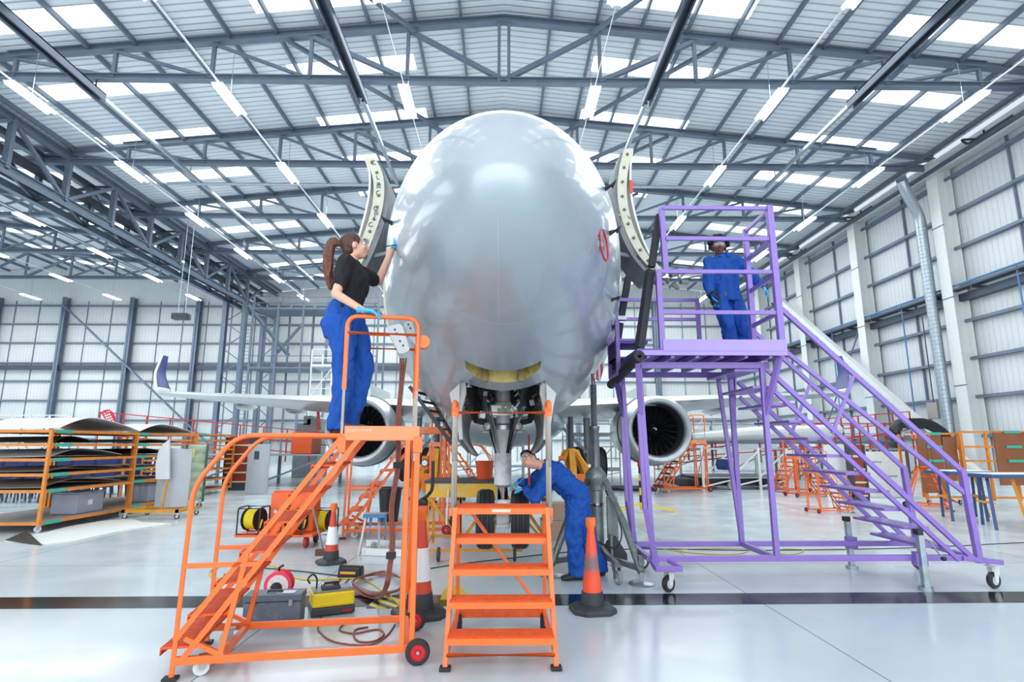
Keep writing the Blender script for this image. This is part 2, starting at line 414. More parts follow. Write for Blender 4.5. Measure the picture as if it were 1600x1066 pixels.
for k, y in enumerate(TRY[2:]):
    t = truss(y, 0.0); t['label'] = 'blue grey roof truss of the main span, ' + (['just above the top of the photo', 'nearest one fully in view', 'second one beyond the aircraft nose top', 'third one back', 'fourth one back', 'last one before the far wall'][k])
for k, y in enumerate(TRY[4:]):
    t = truss(y, -2 * XW); t['label'] = 'blue grey roof truss of the left span, ' + ['nearest of them', 'second back', 'third back', 'last before the far wall'][k]
# plan bracing between trusses
for k, y in enumerate(TRY[2:-1]):
    for s in (-1, 1):
        MBx = MB().bar((s * 8.4, y, 17.0), (s * 3.4, y + BAY, 17.45), .14, .14)
        tag(MBx.build('roof_brace', STEEL), 'sloping tube brace between two roof trusses above the aircraft', 'brace', 'roof braces between the trusses')
# suspended rails and pipes
def hung(name, label, cat, x, y0, y1, z, w, h, m=STEEL, group=None, double=False):
    t = thing(name, label, cat, (x, y0, z), group)
    mb = MB()
    if double:
        mb.bb((x - w / 2, y0, z), (x - w / 2 + .06, y1, z + h)); mb.bb((x + w / 2 - .06, y0, z), (x + w / 2, y1, z + h)); mb.bb((x - w / 2, y0, z + h - .05), (x + w / 2, y1, z + h))
    else: mb.bb((x - w / 2, y0, z), (x + w / 2, y1, z + h))
    mb.build('rail', m, t)
    hb = MB(); y = y0 + .5
    for yy in TRY:
        if y0 < yy < y1: hb.bb((x - .02, yy - .02, z + h), (x + .02, yy + .02, 15.27))
    if hb.v: hb.build('hanger', m, t)
    return t
hung('crane_rail', 'dark double hoist rail hung left of the nose', 'hoist rail', -5.5, 4, 20.2, 14.6, .34, .3, STEELD, double=True)
hung('crane_rail', 'dark double hoist rail hung right of the nose', 'hoist rail', 5.6, 4, 20.2, 14.6, .34, .3, STEELD, double=True)
hung('crane_rail', 'dark double hoist rail hung over the left rack side', 'hoist rail', -15.6, 4, 20.2, 14.6, .3, .3, STEELD, double=True)
hung('crane_rail', 'dark double hoist rail hung over the right wall side', 'hoist rail', 13.75, 4, 20.2, 14.6, .3, .3, STEELD, double=True)
for x, l in ((-5.5, 'thin pipe rail continuing from the hoist rail left of the nose'), (5.6, 'thin pipe rail continuing from the hoist rail right of the nose'), (-15.6, 'thin pipe rail continuing on the far left'), (13.75, 'thin pipe rail continuing on the far right')):
    hung('pipe_rail', l, 'rail', x, 20.2, 27.6 if abs(x) < 10 or x > 0 else 45, 14.7, .14, .14, GALV)
tag(MB().cyl((-17.3, 27.5, 14.72), (-5.5, 27.5, 14.72), .08, n=10).build('cross_pipe', GALV), 'horizontal pipe under the roof left of the nose', 'pipe')
tag(MB().cyl((5.6, 27.5, 14.72), (13.8, 27.5, 14.72), .08, n=10).build('cross_pipe', GALV), 'horizontal pipe under the roof right of the nose', 'pipe')
# fluorescent lights in long rows
TUBE = emitter('fluorescent_tube', '#FFFFFF', 9.0)
def lamp_proto(x, y, z):
    t = thing('ceiling_light', '', 'light', (x, y, z), 'fluorescent lights hung in rows')
    MB().bb((x - .2, y - 1.0, z + .05), (x + .2, y + 1.0, z + .08)).build('lamp_housing', WHITE, t)
    for s in (-1, 1): MB().cyl((x + s * .14, y - .95, z), (x + s * .14, y + .95, z), .04, n=8).build('tube', TUBE, t)
    MB().cyl((x, y, z + .12), (x, y, 16), .012, n=5).build('hanger_wire', GALV, t)
    return t
LX = [(-10.2, 'left row over the woman'), (-17.5, 'row beside the lattice girder'), (-3.6, 'row just left of the nose'), (3.3, 'row just right of the nose'), (10.1, 'row over the purple stand'), (17.5, 'row beside the right wall'), (-27, 'first row in the left span'), (-34, 'second row in the left span'), (-41, 'third row in the left span')]
lp = None; ordw = ['nearest', 'second', 'third', 'fourth', 'fifth', 'sixth', 'seventh']
for x, l in LX:
    for k in range(-1, 6):
        y = 19.3 + 5.8 * k
        if x < -20 and y < 24: continue
        if y > 51: continue
        z = 14.1
        lab = 'fluorescent light fitting, %s in the %s' % (ordw[k + 1], l)
        if lp is None: lp = lamp_proto(x, y, z); lp['label'] = lab; c = lp
        else: c = clone(lp, (x, y, z), label=lab)
    tag(MB().bb((x - (.035 if abs(x) > 5 else .012), 10 if x > -20 else 22, 14.24), (x + (.035 if abs(x) > 5 else .012), 50, 14.27)).build('lighting_trunking', WHITE), 'thin white trunking carrying the %s of lights' % l, 'trunking', 'lighting trunking under the roof')
# right wall framing
ybase = [26.1, 32.8, 39.4, 46.1]
for k, y in enumerate([5.9, 12.7, 19.4] + ybase):
    t = thing('wall_column', 'tall white steel column on the right wall, ' + (['behind the view', 'out of view', 'beside the frame edge', 'nearest one, beside the silver duct', 'second one, behind the stair top', 'third one back', 'fourth and farthest one'][k]), 'column', (XW - .3, y, 0))
    t['kind'] = 'structure'
    m_ = MB(); m_.bb((XW - .62, y - .33, 0), (XW - .58, y + .33, 15.5)); m_.bb((XW + .1, y - .33, 0), (XW + .14, y + .33, 15.5)); m_.bb((XW - .6, y - .02, 0), (XW + .12, y + .02, 15.5)); m_.build('column_shaft', WHITEST, t)
    m_ = MB()
    for z in (4.2, 8.4, 12.0): m_.bb((XW - .64, y - .36, z), (XW - .57, y + .36, z + .05))
    m_.build('splice_plate', GREYP, t)
gz = [1.9, 3.7, 5.5, 7.3, 9.0, 10.9, 12.7, 14.5]
for i, z in enumerate(gz):
    tag(MB().bb((XW + .02, 4, z - .07), (XW + .3, YB, z + .07)).build('wall_girt', STEEL), 'horizontal grey sheeting rail on the right wall, ' + ordw[min(i, 6)] + ' above the floor', 'sheeting rail', 'sheeting rails on the right wall')
    tag(MB().bb((-66, YB - .2, z - .07), (XW, YB, z + .07)).build('wall_girt', STEEL), 'horizontal grey sheeting rail on the far wall, ' + ordw[min(i, 6)] + ' above the floor', 'sheeting rail', 'sheeting rails on the far wall')
tag(MB().bb((XW - .25, 4, 14.95), (XW + .2, YB, 15.2)).build('trim_2', WHITEST, kind='structure'), 'white eaves beam')
BLUEPIPE = mat('blue_pipe_paint', '#4A7FB0', .4)
t = thing('cable_tray', 'dark cable tray with blue pipe along the right wall', 'cable tray', (XW - .4, 4, 8.7)); MB().bb((XW - .1, 4, 8.25), (XW + .25, YB - .3, 8.6)).build('rail_beam', STEELD, t)
MB().bb((XW - .55, 4, 8.72), (XW - .1, YB - .3, 8.80)).build('tray', STEELD, t)
MB().cyl((XW - .5, 4, 8.95), (XW - .5, YB - .3, 8.95), .05, n=8).build('pipe', BLUEPIPE, t, label='blue pipe')
for k in range(18): MB().bb((XW - .5, 8 + k * 2.4, 8.6), (XW + .28, 8.06 + k * 2.4, 8.72)).build('bracket', STEELD, t)
tag(MB().bb((-66, YB - .5, 8.35), (-4, YB - .2, 8.75)).build('crane_beam', STEELD), 'dark horizontal beam across the far wall', 'beam')
for i, y in enumerate((22.5, 29.5, 36.1)):
    tag(MB().cyl((XW - .45, y, 1.9), (XW - .45, y, 8.9), .035, n=8).build('drop_pipe', BLUEPIPE), 'blue vertical pipe dropping down the right wall, ' + ['nearest', 'middle', 'farthest'][i], 'pipe', 'drop pipes on the right wall')
# mullions in the wall sheeting
for i in range(7):
    y = 9.3 + i * 6.69
    if min(abs(y - q) for q in [5.9, 12.7, 19.4] + ybase) < .7: continue
    tag(MB().bb((XW + .16, y - .03, 0), (XW + .3, y + .03, 15)).build('wall_post', STEEL), 'thin vertical rail between the white columns on the right wall', 'wall rail', 'vertical rails on the right wall')
for i in range(38):
    x = -64.5 + i * 2.27
    tag(MB().bb((x - .025, YB - .08, 0), (x + .025, YB, 15)).build('wall_post', STEEL), 'thin vertical rail in the far wall sheeting', 'wall rail', 'vertical rails on the far wall')
for i, x in enumerate([-60, -53.9, -47.6, -41.3, -35.0, -28.8, -14.5, -7, 7, 14.5]):
    m_ = MB(); y = YB - .75; m_.bb((x - .2, y - .03, 0), (x + .2, y, 15.2)); m_.bb((x - .02, y - .03, 0), (x + .02, y + .5, 15.2)); m_.bb((x - .2, y + .5, 0), (x + .2, y + .53, 15.2))
    tag(m_.build('wall_column', STEEL, kind='structure'), 'grey column at the far wall', 'column')
for i, (x0, z0, x1, z1) in enumerate([(-41.3, 14.4, -26.5, 1.5)]):
    tag(MB().bar((x0, YB - .85, z0), (x1, YB - .85, z1), .25, .12).build('wall_brace', STEEL), 'long diagonal brace across the far left wall', 'brace')
tag(MB().cyl((XW - .2, 40, 0.5), (XW - .2, 33.5, 8.6), .05, n=6).build('wall_brace', STEEL), 'thin diagonal brace on the right wall', 'brace')
# valley lattice girder between the two spans
t = thing('lattice_girder', 'deep blue grey lattice box girder on the left carrying both roofs', 'girder', (-22.3, 8, 13.2))
for x in (-21.6, -23.0):
    for z, nm in ((13.3, 'bottom_chord'), (15.6, 'top_chord')):
        m_ = MB(); m_.bb((x - .16, 8, z - .17), (x + .16, YB - .4, z - .13)); m_.bb((x - .16, 8, z + .13), (x + .16, YB - .4, z + .17)); m_.bb((x - .02, 8, z - .16), (x + .02, YB - .4, z + .16)); m_.build(nm, STEEL, t)
    y = 13.1; k = 0
    while y < YB - 4:
        MB().bar((x, y, 13.3), (x, y, 15.6), .26, .2, up=(0, 1, 0)).build('web_post', STEEL, t)
        a, b = (13.4, 15.5)
        MB().bar((x, y + .1, b if k % 2 else a), (x, y + 3.25, a if k % 2 else b), .16, .16).build('web_diagonal', STEEL, t)
        y += 3.345; k += 1
y = 13.1
while y < YB - 4:
    for p_, q_ in (((-21.6, y, 13.3), (-23, y, 13.3)), ((-21.6, y, 13.3), (-23, y + 3.3, 13.3)), ((-21.6, y, 15.6), (-23, y, 15.6))): MB().bar(p_, q_, .11, .11).build('cross_lacing', STEELD, t)
    y += 3.345
m_ = MB(); m_.bb((-22.8, 8, 13.55), (-21.9, YB - .6, 13.6)); m_.bb((-22.6, 8, 14.3), (-22.2, YB - .6, 14.6)); m_.build('service_duct', DARKG, t)
# black service pipe pieces near the right eaves and left girder
for i, y in enumerate((22.5, 31.2, 38.0)):
    tag(MB().tube(bend([(XW - .9, y, 15.1), (XW - .9, y, 14.7), (XW - 1.9, y + .1, 14.7), (XW - 1.9, y - .2, 14.3), (XW - 1.9, y - 2.4, 14.3)], .15), .05, 6).build('drain_pipe', BLACKP), 'black bent drain pipe under the right eaves, ' + ['nearest', 'middle', 'farthest'][i], 'pipe', 'black drain pipes at the eaves')
tag(MB().bb((XW - 1.2, 4, 14.55), (XW - 1.05, YB - 1, 14.7)).build('cable_conduit', STEELD), 'dark conduit running under the right eaves', 'conduit')
tag(MB().bb((XW - 2.3, 4, 14.75), (XW - 2.15, YB - 1, 14.9)).build('cable_conduit', STEELD), 'second dark conduit inward from the right eaves', 'conduit')
# lattice columns under the girder
def lattice_column(x, y, w, h, label):
    t = thing('lattice_column', label, 'column', (x, y, 0))
    for s in (-1, 1): 
        m_ = MB(); xx = x + s * w / 2; m_.bb((xx - .17, y - .22, 0), (xx + .17, y - .18, h)); m_.bb((xx - .17, y + .18, 0), (xx + .17, y + .22, h)); m_.bb((xx - .02, y - .2, 0), (xx + .02, y + .2, h)); m_.build('post', STEEL, t)
    m_ = MB(); z = .5; k = 0
    while z < h - 1: m_.bar((x - w / 2, y, z + (k % 2) * 1.1), (x + w / 2, y, z + 1.1 - (k % 2) * 1.1), .07, .07); z += 1.1; k += 1
    m_.build('lacing', STEEL, t)
lattice_column(-22.3, 46.3, 1.6, 13.2, 'pale blue grey lattice column under the left girder, nearer one')
lattice_column(-21.6, 51.6, 1.2, 13.2, 'blue grey lattice column under the left girder at the far wall')
for i, x in enumerate((-23.4, -22.9)): pass
t = thing('wall_ladder', 'vertical caged ladder beside the lattice column', 'ladder', (-21.0, 46, 0))
MB().bb((-21.25, 46, 0), (-21.19, 46.06, 13)).bb((-20.75, 46, 0), (-20.69, 46.06, 13)).build('rail', STEEL, t)
m_ = MB()
for k in range(42): m_.cyl((-21.2, 46.03, .3 + k * .3), (-20.7, 46.03, .3 + k * .3), .02, n=5)
m_.build('rungs', STEEL, t)
m_ = MB(); m_.bar((-21.4, 46.4, 13), (-19.6, 51.5, 9.5), .25); m_.bar((-18.6, 51.8, 12.6), (-20.8, 51.8, 9.8), .22)
tag(m_.build('knee_brace', STEEL), 'grey knee brace at the end of the lattice girder', 'brace')
# silver spiral duct on the right wall
t = thing('air_duct', 'silver spiral air duct running down the right wall between white columns', 'duct', (21.4, 26.85, 0))
top = PY(1420, 293, 29.3)
path = bend([V((20.0, 26.3, 14.9)), V((20.2, 26.4, 14.2)), V((21.15, 26.85, 12.9)), V((21.15, 26.85, 12.2))], .4, 6)
MB().tube(path, .24, 16).build('duct_elbow', GALV, t)
pr_ = []
for k in range(61): pr_ += [(.24, .1 + k * .2), (.24, .26 + k * .2), (.252, .27 + k * .2), (.252, .29 + k * .2)]
MB().lathe(pr_, (21.15, 26.85, 0), (0, 0, 1), 18).build('duct_pipe', GALV, t)
t = thing('junction_box', 'grey electrical box on the right wall beside the duct', 'electrical box', (21.6, 28.3, 2))
q = PY(1464, 640, 28.2)
MB().bb((21.6, 28.0, q.z - .45), (22.29, 28.7, q.z + .35)).build('enclosure', mat('box_grey', '#A8A29C', .5), t, bevel=.02)
MB().cyl((21.7, 28.3, q.z + .35), (21.7, 28.3, 8.2), .03, n=6).build('conduit', STEELD, t)
# ================================================================ AIRCRAFT
AC = thing('airplane', 'large silver grey jet airliner on jacks seen head-on from below the nose', 'airplane', (0, 8, 0))
FP = [3.202, 3.175, 5.869, 1.033, 0.52, 5.421, 1.192, 0.615, 5.686, 1.997, 0.536, 5.749, 1.747, 3.814]
def fus(sv, th):
    Y0, zt, Lw, pw, qw, Lt, pt, qt, Lb, pb, qb, top, bot, zc1 = FP
    g = lambda L, P, Q: (1 - max(0.0, 1 - sv / L) ** P) ** Q if sv < L else 1.0
    Wd = 1.88 * g(Lw, pw, qw); Zt = zt + (top - zt) * g(Lt, pt, qt); Zb = zt - (zt - bot) * g(Lb, pb, qb)
    u = min(sv / Lt, 1); Zc = zt + (zc1 - zt) * (1 - (1 - u) ** 2)
    if sv > 24:
        k = min(1, (sv - 24) / 13); Wd *= 1 - .8 * k ** 1.5; Zb += (Zt - Zb) * .62 * k ** 1.3; Zc = Zc + (Zt - Zc) * .62 * k ** 1.3
    c, s_ = cos(th), sin(th)
    return V((Wd * c, Y0 + sv, Zc + (Zt - Zc) * s_ if s_ > 0 else Zc + (Zc - Zb) * s_))
sv = [0.0004] + [6.2 * (k / 90) ** 2 for k in range(1, 91)] + [6.2 + k * .6 for k in range(1, 32)] + [26 + k for k in range(0, 12)]
NT = 160
mb = MB(); vs = []
for s_ in sv:
    for k in range(NT): vs.append(fus(s_, 2 * pi * k / NT))
mb.add(vs, [(i * NT + k, i * NT + (k + 1) % NT, (i + 1) * NT + (k + 1) % NT, (i + 1) * NT + k) for i in range(len(sv) - 1) for k in range(NT)], True)
mb.add(vs[:NT], [tuple(range(NT))], True); mb.add(vs[-NT:], [tuple(range(NT))])
def skin_mat():
    m = mat('silver_grey_aircraft_paint', '#AAB6BD', .38, .42, spec=.5, var=.03, vscale=1.6, coat=.4)
    nt = m.node_tree; b = nt.nodes['Principled BSDF']
    src = b.inputs['Base Color'].links[0].from_socket
    g = nt.nodes.new('ShaderNodeNewGeometry'); s = nt.nodes.new('ShaderNodeSeparateXYZ'); nt.links.new(g.outputs['Position'], s.inputs[0])
    def mth(op, a, bv=None):
        n = nt.nodes.new('ShaderNodeMath'); n.operation = op
        for i, v in enumerate((a, bv)):
            if v is None: continue
            if isinstance(v, (int, float)): n.inputs[i].default_value = v
            else: nt.links.new(v, n.inputs[i])
        return n.outputs[0]
    def line(sock, at, w=.004): return mth('LESS_THAN', mth('ABSOLUTE', mth('SUBTRACT', sock, at)), w)
    j = mth('MAXIMUM', line(s.outputs['Y'], 4.2, .004), mth('MULTIPLY', mth('MULTIPLY', line(s.outputs['X'], -.035, .002), mth('LESS_THAN', s.outputs['Y'], 4.2)), mth('LESS_THAN', s.outputs['Z'], 2.9)))
    for at in (6.9, 7.6, 9.1, 10.4): j = mth('MAXIMUM', j, line(s.outputs['Y'], at))
    for at in (1.02, -1.02):
        j = mth('MAXIMUM', j, mth('MULTIPLY', line(s.outputs['X'], at, .0028), mth('LESS_THAN', s.outputs['Z'], 2.9)))
    j = mth('MAXIMUM', j, mth('MULTIPLY', line(s.outputs['Z'], 3.2), mth('GREATER_THAN', s.outputs['Y'], 4.2)))
    mx = nt.nodes.new('ShaderNodeMix'); mx.data_type = 'RGBA'; mx.inputs['B'].default_value = lin('#C9D0D4') + (1,)
    nt.links.new(mth('MULTIPLY', j, .55), mx.inputs['Factor']); nt.links.new(src, mx.inputs['A']); nt.links.new(mx.outputs['Result'], b.inputs['Base Color'])
    n2 = nt.nodes.new('ShaderNodeTexNoise'); n2.inputs['Scale'].default_value = 2.6; n2.inputs['Detail'].default_value = 1.5; nt.links.new(g.outputs['Position'], n2.inputs['Vector'])
    bp = nt.nodes.new('ShaderNodeBump'); bp.inputs['Strength'].default_value = .22; bp.inputs['Distance'].default_value = .02
    nt.links.new(n2.outputs['Fac'], bp.inputs['Height']); nt.links.new(bp.outputs[0], b.inputs['Normal']); nt.links.new(bp.outputs[0], b.inputs['Coat Normal'])
    return m
ACP = skin_mat()
BAYIN = mat('wheel_bay_grey', '#6A6E72', .55, .1, var=.3, vscale=7, dirt='#2A2C30', dscale=4, damt=.7)
YPRIM = mat('yellow_green_primer', '#C9B86A', .5, var=.15, vscale=10, dirt='#6A5A30', dscale=12, damt=.6)
fz = mb.build('fuselage', [ACP, YPRIM, BAYIN], AC, smooth_angle=60)
# recessed nose access panel (yellow primer) and the nose wheel bay, cut into the belly
def cutter(poly, z0, z1, mi):
    c = MB(); c.cm = mi; c.prism([(x, y, z0) for x, y in poly], (0, 0, z0), (0, 0, z1)); return c.build('cutter', [ACP, YPRIM, BAYIN])
slot = [(-.34, 4.99)] + [(.34 * k / 4, 4.99 + 0.05 * (1 - (k / 4) ** 2)) for k in range(-3, 4)] + [(.34, 4.99)] + [(.34 * cos(t), 5.17 + .17 * (1 - abs(cos(t)) ** 5)) for t in [pi * k / 14 for k in range(0, 15)]]
for c in (cutter(slot, 1.2, 2.62, 1), cutter([(-.42, 5.6), (.42, 5.6), (.42, 8.4), (-.42, 8.4)], 1.0, 3.25, 2)):
    md = fz.modifiers.new('cut', 'BOOLEAN'); md.operation = 'DIFFERENCE'; md.object = c; md.solver = 'EXACT'
    bpy.context.view_layer.update(); dg = bpy.context.evaluated_depsgraph_get()
    me = bpy.data.meshes.new_from_object(fz.evaluated_get(dg)); fz.modifiers.clear(); old = fz.data; fz.data = me; bpy.data.objects.remove(c)
fz.data.set_sharp_from_angle(angle=radians(40)); fz.data.name = 'fuselage'
# latch blocks inside the access panel
for s in (-1, 1): MB().bb((s * .17 - .03, 5.27, 2.08), (s * .17 + .03, 5.33, 2.26)).build('panel_latch', mat('latch_bronze', '#7A6A48', .4, .4), AC, bevel=.006)
MB().bb((-.05, 5.30, 2.26), (.05, 5.34, 2.32)).build('panel_latch', mat('latch_bronze', '#7A6A48', .4, .4), AC, bevel=.006)
# bay fittings
m_ = MB()
for y in (5.75, 6.2, 6.65, 7.5, 8.0): m_.bb((-.41, y, 3.05), (.41, y + .05, 3.24))
m_.build('bay_frame', BAYIN, AC)
for i, (x, r) in enumerate(((-.33, .03), (-.27, .02), (-.2, .045), (.16, .02), (.24, .04), (.31, .025), (-.12, .02), (.36, .02), (.08, .03))):
    pts = [(x, 5.52 + .02 * i, 2.05 + .04 * (i % 3)), (x + .02 * (i % 3 - 1), 5.55, 2.6), (x * .9, 5.9, 2.95), (x * .8, 7.0, 3.0 - .03 * i), (x, 8.3, 2.8)]
    MB().tube(spline(pts, 5), r, 8).build('hydraulic_pipe', [GALV, BLACKP, DARKG][i % 3], AC)
for i, (x, y, z, r, l) in enumerate([(-.3, 5.72, 2.55, .075, .4), (.27, 5.75, 2.5, .06, .34), (.12, 5.9, 2.75, .05, .3), (-.14, 5.85, 2.75, .045, .3)]):
    MB().lathe([(r * .6, 0), (r, .03), (r, l - .03), (r * .6, l)], (x, y, z - l / 2), (0, 0, 1), 14).build('accumulator', [GREYP, ALU][i % 2], AC)
# nose gear
NG = MB(); GX, GY = 0.0, 7.03
GEARW = mat('gear_white_enamel', '#D8DCDD', .3, var=.08, dirt='#8A8C8C', dscale=9, damt=.4)
MB().lathe([(.07, 0), (.105, .03), (.105, .62), (.12, .64), (.12, .72), (.095, .74), (.095, 1.35), (.11, 1.4), (.11, 1.95)], (GX, GY, 1.0), (0, -.04, 1), 20).build('nose_gear_strut', GEARW, AC)
MB().cyl((GX, GY, .66), (GX, GY, 1.05), .062, n=18).build('oleo_piston', CHROME, AC)
MB().box((GX, GY, .63), (.17, .2, .2)).cyl((-.31, GY, .63), (.31, GY, .63), .045, n=14).build('axle', GEARW, AC, bevel=.02)
MB().box((GX, GY - .10, .78), (.2, .08, .16)).box((0, GY - .12, .56), (.17, .05, .05)).build('tow_fitting', GEARW, AC, bevel=.015)
for s in (-1, 1):
    c = V((s * .205, GY, .63)); prof = [(.19, -.095), (.27, -.105), (.322, -.095), (.342, -.05), (.345, 0), (.342, .05), (.322, .095), (.27, .105), (.19, .095)]
    pr = []
    for (r, t) in prof: pr.append((r, t))
    # circumferential grooves
    pr2 = [(.19, -.095), (.27, -.105), (.318, -.095), (.338, -.066), (.341, -.058), (.333, -.054), (.333, -.048), (.344, -.044), (.345, -.02), (.337, -.016), (.337, -.01), (.345, -.006), (.345, .006), (.337, .01), (.337, .016), (.345, .02), (.344, .044), (.333, .048), (.333, .054), (.341, .058), (.338, .066), (.318, .095), (.27, .105), (.19, .095)]
    ty = MB().lathe(pr2, c, (1, 0, 0), 48, caps=False).build('nose_tyre', BLACKR, AC, smooth_angle=35)
    MB().lathe([(.03, -.08), (.11, -.06), (.17, -.09), (.195, -.09), (.195, .09), (.17, .09), (.11, .06), (.03, .08)], c, (1, 0, 0), 30).build('wheel_hub', ALU, ty)
# torque links, lights, steering parts
m_ = MB(); m_.bar((0, GY + .09, 1.18), (0, GY + .3, .95), .12, .03); m_.bar((0, GY + .3, .95), (0, GY + .1, .72), .12, .03); m_.build('torque_link', GEARW, AC)
MB().lathe([(.13, 0), (.15, .02), (.15, .07), (.13, .09)], (0, GY, 1.66), (0, 0, 1), 24).build('steering_collar', ALU, AC)
for s in (-1, 1):
    MB().cyl((s * .08, GY - .06, 1.84), (s * .3, GY - .06, 1.86), .05, n=14).build('steering_actuator', ALU, AC)
    l_ = MB().lathe([(.02, .07), (.045, .04), (.054, 0), (.052, -.01)], (s * .185, GY - .13, 1.72), (0, 1, 0), 20).build('taxi_light', DARKG, AC)
    MB().lathe([(.0, -.02), (.03, -.016), (.046, 0)], (s * .185, GY - .142, 1.72), (0, 1, 0), 20, caps=False).build('lens', mat('light_glass', '#F2F2EA', .1, .2, coat=1), l_)
m_ = MB(); m_.bb((-.17, GY - .13, 1.84), (.17, GY - .06, 1.98)); m_.bb((-.26, GY - .1, 1.64), (.26, GY - .07, 1.665)); m_.build('steering_bracket', ALU, AC, bevel=.01)
MB().box((0, GY - .15, 1.9), (.13, .02, .07)).box((0, GY - .15, 1.985), (.2, .015, .04)).build('gear_valve', mat('valve_green', '#9DBB8C', .4, .2), AC)
for i, x in enumerate((-.24, -.19, .19, .24, .14, -.14)):
    MB().tube(spline([(x, GY - .1, 2.2), (x * 1.1, GY - .16, 1.95), (x * .7, GY - .13, 1.7), (x * .35, GY - .12, 1.4)], 6), .010, 6).build('gear_hose', [BLACKP, ALU][i % 2], AC)
m_ = MB(); m_.bar((-.03, GY - .02, 2.2), (-.03, 6.1, 3.0), .05, .1); m_.bar((.03, GY - .02, 2.2), (.03, 6.1, 3.0), .05, .1); m_.bar((0, 5.9, 2.2), (0, 6.3, 3.1), .12, .06); m_.build('drag_brace', GREYP, AC)
MB().bb((-.045, 5.6, 2.02), (.045, 5.66, 3.0)).build('drag_brace', GREYP, AC, bevel=.01)
for s in (-1, 1):
    m_ = MB()
    for i in range(5): m_.cyl((s * (.17 + .02 * (i % 2)), GY - .11 - .02 * i, 2.02 + .07 * i), (s * .24, GY - .12, 2.05 + .06 * i), .035, n=10)
    m_.build('gear_valve', ALU, AC)
# red ribbon tag hanging on the gear
MB().bb((.3, GY - .12, .96), (.325, GY - .115, 1.62)).build('warning_ribbon', RED, AC)
MB().cyl((0, GY - .14, .78), (0, GY - .17, .78), .085, n=26).build('tow_disc', GEARW, AC, bevel=.006)
rnd = random.Random(11)
for i in range(26):   # valves, brackets and junctions around the upper gear leg
    s = 1 if i % 2 else -1; x = s * rnd.uniform(.09, .36); z = rnd.uniform(1.78, 2.35); y = GY - rnd.uniform(.05, .3)
    if i % 3 == 0: MB().box((x, y, z), (rnd.uniform(.03, .08), .05, rnd.uniform(.03, .09)), M=Matrix.Rotation(rnd.uniform(-.5, .5), 3, 'Y')).build('gear_bracket', [ALU, GREYP, GEARW][i % 3], AC, bevel=.005)
    else: MB().cyl((x, y, z), (x + rnd.uniform(-.08, .08), y, z + rnd.uniform(.04, .12)), rnd.uniform(.014, .03), n=10).build('gear_fitting', [CHROME, ALU, DARKG, GEARW][i % 4], AC)
for i in range(8):
    s = 1 if i % 2 else -1; a_ = V((s * rnd.uniform(.1, .35), GY - .2, rnd.uniform(1.8, 2.3))); b2 = V((s * rnd.uniform(.05, .38), GY - .1, rnd.uniform(1.9, 2.6)))
    MB().tube(spline([a_, (a_ + b2) / 2 + V((0, -.08, -.05)), b2], 5), .009, 6).build('gear_hose', [BLACKR, ALU][i % 2], AC)
for s in (-1, 1): MB().bar((s * .12, GY - .1, 1.6), (s * .36, GY - .3, 2.5), .05, .04).build('gear_side_strut', ALU, AC)
# bay doors, opened and hanging either side
for s in (-1, 1):
    def dfn(u, v, s=s):
        return V((s * (.43 + .09 * sin(v * pi * .8) - .12 * v ** 3), 5.85 + u * 2.2 + .45 * v ** 2 * (1 - u), 2.02 - .08 * u - v * .60))
    MB().grid(dfn, 14, 12, thick=(s * .03, 0, 0)).build('nose_gear_door', mat('gear_door_grey', '#7C8288', .35, .3, var=.2, vscale=5), AC)
    m_ = MB()
    for k in range(6):
        y = 5.98 + k * .38; m_.tube([dfn((y - 5.85) / 2.2, v / 7) + V((-s * .02, 0, 0)) for v in range(0, 8)], .022, 5)
    m_.build('door_rib', mat('door_rib_grey', '#9C9A96', .5, .2, var=.15), AC)
    MB().tube([(s * .40, 5.70, 2.20), (s * .40, 5.72, 2.0), (s * .45, 5.76, 1.82), (s * .42, 5.78, 1.55)], [.025, .03, .035, .018], 8).build('door_hinge_arm', mat('door_inner_white', '#C9CCCA', .5), AC, bevel=0)
    m_ = MB(); m_.prism([(s * .43, 5.62, 2.10), (s * .53, 5.62, 2.0), (s * .50, 5.62, 1.88), (s * .46, 5.62, 1.62), (s * .44, 5.62, 1.75)], (0, 0, 0), (0, .03, 0)); m_.build('door_hinge_plate', mat('door_inner_white', '#C9CCCA', .5), AC)
# static port ring, pitot probes
def on_body(px, py, y0=3.3, y1=12.0, outside=True):
    """point where the pixel ray meets the fuselage"""
    r = ray(px, py); best = None
    for k in range(700):
        Y = y0 + (y1 - y0) * k / 700; p = PY(px, py, Y); sv_ = Y - FP[0]
        if sv_ <= 0: continue
        t = fus(sv_, 0); top_ = fus(sv_, pi / 2).z; bot_ = fus(sv_, -pi / 2).z; zc = t.z
        b_ = (top_ - zc) if p.z > zc else (zc - bot_)
        if (p.x / t.x) ** 2 + ((p.z - zc) / b_) ** 2 < 1: return p
    return PY(px, py, 8.8)
pp = on_body(938, 384); pn = V((pp.x, -.35, .05)).normalized()
rg = MB().tube([pp + pn * .03 + frame_of(pn)[0] * cos(a) * .13 + frame_of(pn)[1] * sin(a) * .13 for a in [2 * pi * k / 28 for k in range(28)]], .009, 6, closed=True).build('static_port_ring', RED, AC)
MB().cyl(pp, pp + pn * .03, .035, n=14).build('static_port', ALU, AC)
text('C', 'static_port_mark', RED, AC, pp + pn * .035, frame_of(pn)[0], frame_of(pn)[1], .09, .001)
